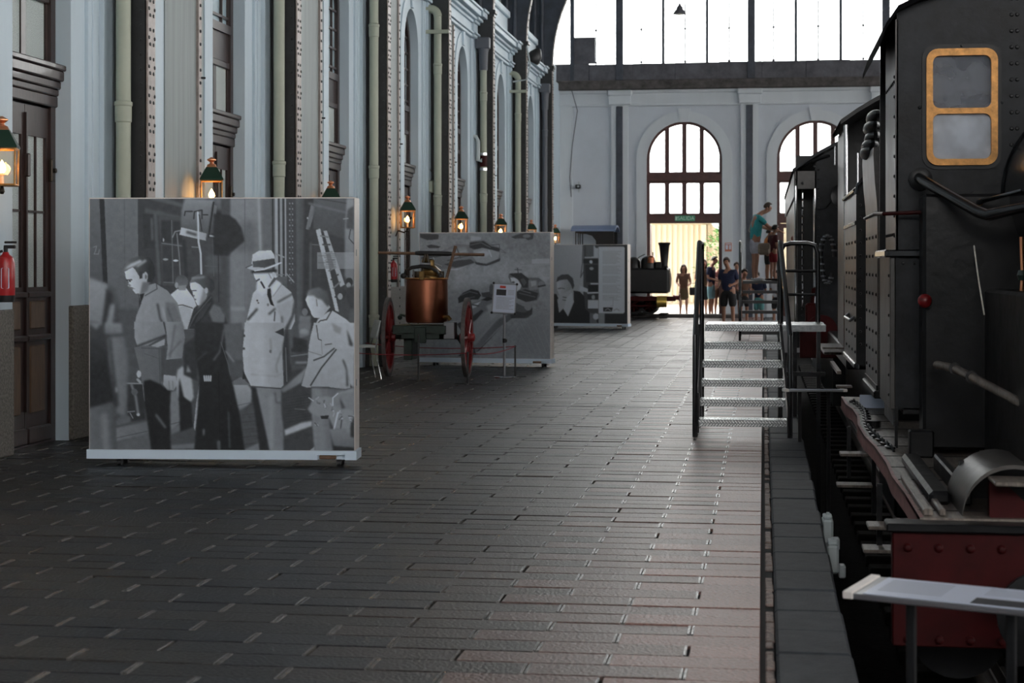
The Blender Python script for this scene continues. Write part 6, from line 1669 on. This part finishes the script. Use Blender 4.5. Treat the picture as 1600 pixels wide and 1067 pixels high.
# ------------------------------------------------------------------ small locomotive on the step by the far doorway
YS = 51.9
def V(u, v, y=YS):
    x, z = at_y(u, v, y)
    return Vector((x, y, z))
SL = empty('small_locomotive', (V(985, 490).x, YS, .1), label='small black narrow gauge locomotive with a flared chimney before the far doorway', cat='locomotive')
zt, zb = V(1000, 418).z, V(1000, 457).z
xa, xb = V(900, 430).x, V(1047, 430).x
R = (zt - zb) / 2
MB().lathe([(R * .96, 0), (R, .03), (R, xb - xa - .05), (R * .97, xb - xa), (R * .5, xb - xa + .03), (.05, xb - xa + .04)], 32, Matrix.Translation((xa, YS, (zt + zb) / 2)) @ Matrix.Rotation(PI / 2, 4, 'Y')).build('boiler', 'loco_black', SL)
MB().box(V(925, 430).x, V(1046, 430).x, YS - .42, YS - .1, zb - .02, zt - .02, .05).build('side_tank', 'loco_black', SL)
MB().box(V(925, 430).x, V(1046, 430).x, YS + .1, YS + .42, zb - .02, zt - .02, .05).build('side_tank', 'loco_black', SL)
c = V(1038, 418)
MB().lathe([(.15, 0), (.11, .06), (.10, .10), (.13, .45), (.155, .68), (.18, .72), (.18, .77), (.13, .77)], 22, Matrix.Translation(c - Vector((0, 0, .03)))).build('chimney', 'loco_black', SL)
for u, r_, h in ((1013, .22, .36), (990, .20, .33)):
    MB().lathe([(r_, 0), (r_, h * .55), (r_ * .85, h * .8), (r_ * .4, h * .97), (.02, h)], 22, Matrix.Translation(V(u, 419))).build('dome', 'loco_black', SL)
MB().lathe([(.105, 0), (.105, .15), (.07, .2), (.02, .22)], 16, Matrix.Translation(V(1018, 408) + Vector((0, -.25, -.05)))).build('brass_dome', 'copper', SL)
MB().box(V(1024, 418).x, V(1034, 418).x, YS - .15, YS + .15, zt - .02, zt + .17, .02).cyl(V(1020, 410), V(1020, 394), .02, n=8).tube([V(996, 412), V(998, 402), V(1008, 397)], .014, 6).build('safety_valve', 'loco_black', SL)
MB().box(V(900, 460).x, V(1057, 460).x, YS - .5, YS - .42, V(0, 467).z, V(0, 460).z, .01).box(V(900, 460).x, V(1052, 460).x, YS - .42, YS + .45, V(0, 466).z, V(0, 461).z).build('frame', 'loco_red', SL)
MB().cyl(V(1028, 471) + Vector((0, -.42, 0)), V(1043, 471) + Vector((0, -.42, 0)), .17, n=20).build('cylinder', 'brass_gold', SL)
MB().lathe([(.09, 0), (.07, .05), (.07, .15), (.12, .17), (.12, .2), (.01, .21)], 16, Matrix.Translation(V(1052, 465)) @ Matrix.Rotation(PI / 2, 4, 'Y')).build('buffer', 'red_bright', SL)
for u in (915, 950, 992, 1016):
    for s in (-1, 1):
        M = Matrix.Translation((V(u, 480).x, YS + s * .36, .1 + .27)) @ Matrix.Rotation(PI / 2, 4, 'X')
        w_ = MB().lathe([(.20, -.05), (.27, -.05), (.27, .05), (.20, .05), (.20, -.05)], 24, M).build('wheel', 'loco_black', SL)
        for k in range(8):
            t = PI * k / 4
            MB().tube([M @ Vector((0, 0, 0)), M @ Vector((.21 * math.cos(t), .21 * math.sin(t), 0))], .022, 6).build('spoke', 'loco_red', w_)
MB().box(V(985, 480).x, V(1030, 480).x, YS - .46, YS - .43, .33, .38, .005).build('side_rod', 'loco_red', SL)
rl, rr = V(896, 360).x, V(965, 360).x
zr = V(930, 362).z
vs = []; fs = []
pr = [(YS - .75 + 1.5 * j / 10, zr + .14 * (1 - (j / 5 - 1) ** 2)) for j in range(11)]
for j, (y, z) in enumerate(pr):
    vs += [(rl, y, z), (rr, y, z), (rl, y, z + .05), (rr, y, z + .05)]
    if j:
        q = 4 * (j - 1)
        fs += [(q, q + 1, q + 5, q + 4), (q + 2, q + 6, q + 7, q + 3), (q, q + 4, q + 6, q + 2), (q + 1, q + 3, q + 7, q + 5)]
fs += [(0, 2, 3, 1), (len(vs) - 4, len(vs) - 3, len(vs) - 1, len(vs) - 2)]
MB().add(vs, fs).build('canopy', 'roof_blue', SL)
sd_ = [(V(902, 366).x, zr), (V(962, 366).x, zr), (V(962, 400).x, zt - .2), (V(935, 400).x, zt - .2), (V(934, 378).x, V(0, 378).z), (V(928, 371).x, V(0, 371).z), (V(915, 367.5).x, V(0, 367.5).z), (V(902, 367).x, V(0, 367).z)]
for y in (YS - .62, YS + .58): MB().plate(sd_[::-1], [], fym, -y - .03, -y).build('canopy_side', 'loco_black', SL)
for u in (903, 907): 
    for y in (YS - .6, YS + .6): MB().cyl((V(u, 400).x, y, .6), (V(u, 400).x, y, zr), .016, n=8).build('canopy_post', 'loco_black', SL)
MB().box(V(900, 440).x, V(935, 440).x, YS - .6, YS + .6, .55, zb + .3, .02).build('cab_tank', 'loco_black', SL)
for u in (1005, 1037, 905): MB().box(V(u, 490).x - .12, V(u, 490).x + .12, YS - .5, YS + .5, .10, .14, .01).build('chock', 'sleeper', SL)

# ------------------------------------------------------------------ people
def skin_mesh(name, verts, edges, radii, root=0, sub=1):
    me = bpy.data.meshes.new(name)
    me.from_pydata(verts, edges, [])
    ob = bpy.data.objects.new(name, me)
    COL.objects.link(ob)
    sm = ob.modifiers.new('s', 'SKIN'); sm.use_smooth_shade = True
    for i, r in enumerate(radii):
        me.skin_vertices[0].data[i].radius = (r, r) if not isinstance(r, tuple) else r
        me.skin_vertices[0].data[i].use_root = (i == root)
    sb = ob.modifiers.new('d', 'SUBSURF'); sb.levels = sub; sb.render_levels = sub
    bpy.context.view_layer.update()
    out_ = bpy.data.meshes.new_from_object(ob.evaluated_get(bpy.context.evaluated_depsgraph_get()))
    bpy.data.objects.remove(ob); bpy.data.meshes.remove(me)
    out_.name = name
    out_.polygons.foreach_set('use_smooth', [True] * len(out_.polygons))
    return out_
def person(lab, loc, h, yaw, top, bottom, hair, skin='skin_a', arms=None, legs=None, lean=0.0, stout=1.0, sleeve=.8, blen=.55, longhair=False, nod=0.25, group='museum visitors', child=False, skirt=False, extra=None, strap=False):
    k = h / 1.72
    r = empty('person', loc, yaw, label=lab, cat='person', group=group)
    hs = 1.18 if child else 1.0
    J = {}
    L_ = lean
    J['pel'] = Vector((0, 0, .93)); J['wst'] = Vector((0, -.10 * L_, 1.08)); J['cst'] = Vector((0, -.28 * L_, 1.27)); J['nck'] = Vector((0, -.46 * L_, 1.43)); J['thr'] = J['nck'] + Vector((0, -.02 - .08 * nod, .07))
    J['hd'] = J['thr'] + Vector((0, -.02 - .16 * nod, .09)); J['cr'] = J['hd'] + Vector((0, .02 - .12 * nod, .095))
    arms = arms or {-1: ((.06, .02, -.27), (.02, -.08, -.24)), 1: ((.06, .02, -.27), (.02, -.08, -.24))}
    legs = legs or {-1: ((.01, -.01), (.02, .0)), 1: ((.01, -.01), (.02, .0))}
    vs = []; es = []; rs = []
    ix = {}
    def av(n, p, rad, par=None):
        ix[n] = len(vs); vs.append(tuple(Vector(p) * k)); rs.append(tuple(q * k for q in rad) if isinstance(rad, tuple) else rad * k)
        if par is not None: es.append((ix[par], ix[n]))
    av('pel', J['pel'], (.145 * stout, .11 * stout)); av('wst', J['wst'], (.125 * stout, .10 * stout), 'pel'); av('cst', J['cst'], (.15 * stout, .105 * stout), 'wst'); av('nck', J['nck'], (.085, .07), 'cst'); av('thr', J['thr'], .052, 'nck'); av('jaw', J['hd'] - Vector((0, .015, .035)), .066 * hs, 'thr'); av('hd', J['hd'] + Vector((0, .005, .03)), (.076 * hs, .088 * hs), 'jaw'); av('cr', J['cr'], .058 * hs, 'hd')
    av('nose', J['hd'] + Vector((0, -.112 * hs, .0)), .014, 'hd')
    W_ = {}
    for s in (-1, 1):
        n = 'R' if s < 0 else 'L'
        sh = J['cst'] + Vector((s * .185 * (.94 + .06 * stout), -.06 * L_, .115))
        ua, fa = arms[s]
        el = sh + Vector((s * ua[0], ua[1], ua[2])); wr = el + Vector((s * fa[0], fa[1], fa[2]))
        d = (wr - el).normalized()
        av('sh' + n, sh, .058, 'cst'); av('el' + n, el, .042, 'sh' + n); av('wr' + n, wr, .028, 'el' + n); av('pm' + n, wr + d * .07, (.036, .018), 'wr' + n)
        side = d.cross(Vector((0, 1, 0))); side = side.normalized() if side.length > .1 else Vector((1, 0, 0))
        for q, (o, ln) in enumerate(((-.028, .055), (-.010, .068), (.010, .064), (.027, .05))):
            b0_ = wr + d * .085 + side * o
            av('f%d' % q + n, b0_ + d * ln * .55 + Vector((0, -.004, 0)), .0088, 'pm' + n); av('g%d' % q + n, b0_ + d * ln + Vector((0, -.014, 0)), .0075, 'f%d' % q + n)
        av('t' + n, wr + d * .05 - side * .042 + Vector((0, -.015, 0)), .010, 'wr' + n); av('u' + n, wr + d * .085 - side * .052 + Vector((0, -.02, 0)), .008, 't' + n)
        hp_ = J['pel'] + Vector((s * .088 * stout, 0, -.05)); (kx, ky), (ax, ay) = legs[s]
        kn = hp_ + Vector((s * kx, ky, -.42)); an = kn + Vector((s * (ax - kx), ay - ky, -.40))
        av('hp' + n, hp_, .085 * stout, 'pel'); av('kn' + n, kn, .056, 'hp' + n); av('cf' + n, kn.lerp(an, .35) + Vector((0, .015, 0)), .052, 'kn' + n); av('an' + n, an, .034, 'cf' + n); av('hl' + n, (an.x, an.y + .03, .035), .032, 'an' + n); av('to' + n, (an.x + s * .015, an.y - .15, .028), (.040, .026), 'hl' + n)
        W_[s] = (sh, el, wr, hp_, kn, an, d)
    def put(nm, me, mt):
        me.materials.append(MATS[mt]); o = bpy.data.objects.new(nm, me); COL.objects.link(o); o.parent = r; MW[o] = MW[r]; return o
    put('body', skin_mesh('body', vs, es, rs), skin)
    # shirt
    v2 = []; e2 = []; r2 = []; i2 = {}
    def a2(n, p, rad, par=None):
        i2[n] = len(v2); v2.append(tuple(Vector(p) * k)); r2.append(tuple(q * k for q in rad) if isinstance(rad, tuple) else rad * k)
        if par is not None: e2.append((i2[par], i2[n]))
    a2('a', J['pel'] + Vector((0, 0, -.13)), (.168 * stout, .13 * stout)); a2('b', J['wst'], (.150 * stout, .125 * stout), 'a'); a2('c', J['cst'], (.168 * stout, .122 * stout), 'b'); a2('d', J['nck'] - Vector((0, 0, .02)), (.085, .072), 'c')
    for s in (-1, 1):
        sh, el = W_[s][0], W_[s][1]
        a2('s%d' % s, sh, .075, 'c'); a2('e%d' % s, sh.lerp(el, sleeve), .066, 's%d' % s)
    put('shirt', skin_mesh('shirt', v2, e2, r2), top)
    # shorts, skirt or trousers
    v2 = []; e2 = []; r2 = []; i2 = {}
    a2('a', J['pel'] + Vector((0, 0, .05)), (.160 * stout, .125 * stout)); a2('p', J['pel'] - Vector((0, 0, .04)), (.165 * stout, .13 * stout), 'a')
    if skirt: a2('k', J['pel'] - Vector((0, 0, .42)), (.20 * stout, .17 * stout), 'p')
    else:
        for s in (-1, 1):
            hp_, kn, an = W_[s][3:6]
            a2('h%d' % s, hp_, .100 * stout, 'p')
            if blen <= 1: a2('k%d' % s, hp_.lerp(kn, blen), .092 * stout, 'h%d' % s)
            else: a2('k%d' % s, kn, .075 * stout, 'h%d' % s); a2('n%d' % s, kn.lerp(an, blen - 1), .062, 'k%d' % s)
    put('skirt' if skirt else 'shorts', skin_mesh('shorts', v2, e2, r2), bottom)
    # hair: a shell over the back and the top of the head
    c_ = (J['hd'] * .45 + J['cr'] * .55 + Vector((0, .012, -.002))) * k
    hm = MB()
    nu, nv = 16, 8
    pv = []
    for j in range(nv + 1):
        ph = PI * .60 * j / nv
        for q in range(nu):
            th = 2 * PI * q / nu
            rr_ = .098 * hs * k * (1 + .04 * math.sin(5 * th + j))
            ex = 1.0
            if j > nv * .55 and math.sin(th) < -.25: ex = .82
            pv.append((c_.x + rr_ * .93 * math.sin(ph) * math.cos(th) * ex, c_.y + rr_ * 1.08 * math.sin(ph) * math.sin(th) * ex, c_.z + rr_ * (math.cos(ph) if j <= nv * .6 or math.sin(th) > -.25 else math.cos(PI * .60 * .6))))
    hm.add(pv, [(j * nu + q, (j + 1) * nu + q, (j + 1) * nu + (q + 1) % nu, j * nu + (q + 1) % nu) for j in range(nv) for q in range(nu)])
    if longhair:
        for q in range(9):
            a = PI * (.02 + .96 * q / 8)
            p0 = c_ + Vector((.075 * math.cos(a), .09 * math.sin(a), -.01)) * hs * k
            hm.tube([p0, p0 + Vector((.018 * math.cos(a), .01, -.10)) * k, p0 + Vector((.014 * math.cos(a), .0, -.20)) * k], [.034 * k, .036 * k, .014 * k], 7)
    o = hm.build('hair', hair, r, fix=False)
    for s in (-1, 1):
        an = W_[s][5] * k
        sh_ = MB().ball((an.x + s * .008 * k, an.y - .06 * k, .038 * k), .05 * k, 12, 8, (1.0, 2.55, .80))
        sh_.v = [(x, y, max(z, 0.0)) for x, y, z in sh_.v]
        sh_.build('shoe', 'cloth_white' if extra and 'whiteshoes' in extra else 'cloth_black', r, fix=False)
    eh = J['hd'] * k
    for s in (-1, 1):
        MB().ball((eh.x + s * .030 * hs * k, eh.y - .078 * hs * k, eh.z + .030 * k), .010 * k, 8, 6).build('eye', 'hair_dark', r, fix=False)
        MB().ball((eh.x + s * .078 * hs * k, eh.y + .015 * k, eh.z + .012 * k), .022 * k, 8, 6, (.4, .8, 1.3)).build('ear', skin, r, fix=False)
    MB().box(eh.x - .022 * k, eh.x + .022 * k, eh.y - .086 * hs * k, eh.y - .07 * hs * k, eh.z - .047 * k, eh.z - .040 * k, .003 * k).build('mouth', 'cloth_maroon', r, fix=False)
    if strap:
        p = [J['nck'] + Vector((-.07, -.02, .02)), J['cst'] + Vector((-.0, -.13, .0)), J['wst'] + Vector((.13, -.14, -.02)), J['pel'] + Vector((.20, -.06, -.02)), J['wst'] + Vector((.12, .13, .03)), J['cst'] + Vector((-.02, .13, .03))]
        MB().tube([q * k for q in p], .008 * k, 6, True).build('bag_strap', 'cloth_tan', r, fix=False)
    return r, W_, k
def spot(u, y, z=0.0): return (at_y(u, 430, y)[0], y, z)
A0 = {-1: ((.05, .02, -.27), (-.06, -.20, -.06)), 1: ((.05, .02, -.27), (-.06, -.20, -.06))}      # hands before the body
A1 = {-1: ((.04, -.18, -.18), (-.02, -.24, -.03)), 1: ((.05, .0, -.27), (.0, -.12, -.20))}      # one arm reaching
ZL = .19 + .205 * 5
# woman on the farther steps and the children with her
pw, _, _ = person('woman in a turquoise shirt and pale shorts standing on the farther steps', (*spot(1180, 37.9)[:2], ZL), 1.66, PI / 2 + .25, 'cloth_teal', 'cloth_pale', 'hair_brown', arms={-1: ((.03, -.20, -.20), (-.02, -.22, -.08)), 1: ((.03, -.18, -.20), (-.03, -.22, -.06))}, lean=.14, stout=1.12, sleeve=.75, blen=.75, nod=.7, extra='whiteshoes', strap=True)
X_, Z_ = at_y(1194, 388, 37.6)
bg_ = MB().box(X_ - .13, X_ + .13, 37.38, 37.48, Z_ - .14, Z_ + .11, .05).build('shoulder_bag', 'cloth_tan', label='tan shoulder bag at the hip of the woman in turquoise', cat='bag')
MB().box(X_ - .12, X_ + .12, 37.365, 37.385, Z_ - .02, Z_ + .10, .01).build('flap', 'cloth_tan', bg_)
person('child in a dark maroon shirt and red shorts beside the woman in turquoise', (*spot(1208, 37.75)[:2], ZL), 1.17, PI / 2 + .5, 'cloth_maroon', 'cloth_red', 'hair_dark', 'skin_b', child=True, sleeve=.8, blen=.8, nod=.2)
person('child holding something orange on the farther steps, half hidden', (*spot(1199, 38.6)[:2], ZL), 1.10, PI / 2 + .2, 'cloth_orange', 'cloth_black', 'hair_dark', 'skin_b', child=True, arms=A1, blen=.9, nod=.2)
# people on the platform
person('stout man in a navy shirt and black shorts, left of the farther steps', spot(1138, 44.0), 1.73, -.35, 'cloth_navy', 'cloth_black', 'hair_grey', 'skin_b', arms=A0, stout=1.22, sleeve=.85, blen=.95, nod=.35)
person('dark haired child with bare shoulders behind the farther steps', spot(1162, 45.6), 1.43, .3, 'cloth_brown', 'cloth_black', 'hair_dark', 'skin_b', child=True, arms=A0, sleeve=.1, blen=.8)
person('child in a navy shirt and mint shorts behind the farther steps', spot(1186, 45.2), 1.37, -.5, 'cloth_navy', 'cloth_mint', 'hair_dark', 'skin_b', child=True, arms=A0, sleeve=.8, blen=.95, nod=.5)
person('child in a white shirt right of the farther steps, mostly hidden', spot(1214, 45.0), 1.40, -.5, 'cloth_white', 'cloth_black', 'hair_dark', child=True, arms=A0, blen=.9)
# people outside in the doorway
person('woman in a brown sleeveless top and skirt standing in the sunny doorway', spot(1068, 53.6), 1.56, .1, 'cloth_brown', 'cloth_olive', 'hair_brown', 'skin_a', arms=A0, sleeve=.12, skirt=True, longhair=True, nod=.3)
person('young man in a blue shirt and pale blue shorts, in profile in the doorway', spot(1111, 53.5), 1.80, PI / 2 - .3, 'cloth_navy', 'cloth_aqua', 'hair_dark', arms=A0, sleeve=.8, blen=.95, nod=.3)
person('woman in olive with long hair behind the tall hand rail post', spot(1098, 53.9), 1.72, .4, 'cloth_olive', 'cloth_black', 'hair_brown', arms=A0, longhair=True, sleeve=.5, blen=1.0)
person('woman in pale pink leaning beside the young man in the doorway', spot(1122, 54.0), 1.62, .7, 'cloth_pink', 'cloth_brown', 'hair_dark', arms=A0, sleeve=.3, blen=.8, nod=.5)
person('person in pink behind the stout man in navy', spot(1150, 50.5), 1.62, .2, 'cloth_pink', 'cloth_black', 'hair_brown', arms=A0, sleeve=.7, blen=.8)
X_, Z_ = at_y(1084, 455, 53.5)
hb = MB().box(X_ - .13, X_ + .13, 53.45, 53.55, Z_ - .12, Z_ + .12, .03).build('handbag', 'cloth_black', label='dark bag hanging beside the woman in the brown top', cat='bag')
MB().tube([(X_ - .1, 53.5, Z_ + .1), (X_ - .09, 53.5, Z_ + .24), (X_ + .05, 53.5, Z_ + .24), (X_ + .1, 53.5, Z_ + .1)], .01, 6).build('handle', 'cloth_black', hb)
# bushes in the yard
def bush(x, y, h, lab):
    r = empty('bush', (x, y, 0), label=lab, cat='bush', group='bushes in the sunny yard')
    MB().tube([(x, y, 0), (x + .05, y, h * .4), (x, y + .05, h * .8)], [.05, .04, .02], 6).build('stem', 'oak_panel', r)
    m = MB()
    for i in range(420):
        a, b2, c2 = random.uniform(0, 2 * PI), random.uniform(0, 1) ** .5, random.uniform(.12, 1)
        rr_ = h * .38 * b2 * math.sin(PI * min(1, c2 * .9 + .08))
        p = Vector((x + rr_ * math.cos(a), y + rr_ * math.sin(a), h * c2))
        M = Matrix.Translation(p) @ Matrix.Rotation(a, 4, 'Z') @ Matrix.Rotation(random.uniform(-.9, .9), 4, 'Y')
        m.add([(0, 0, 0), (.10, .05, .03), (.24, 0, 0), (.10, -.05, .03)], [(0, 1, 2, 3)], M)
    m.build('foliage', 'leaf', r, kind='stuff')
bush(-1.55, 66, 2.9, 'green bush in the yard beyond the right side of the doorway')
bush(-.7, 67.5, 3.2, 'green bush in the yard half hidden by the door frame')
# white globe lamp in the yard
X_, Z_ = at_y(1127, 352, 68)
gl = MB().cyl((X_, 68, 0), (X_, 68, Z_), .05, n=12).build('yard_lamp', 'panel_white', label='white globe lamp on a post in the yard beyond the doorway', cat='lamp')
MB().ball((X_, 68, Z_ + .25), .42, 20, 12).build('globe', 'panel_white', gl)
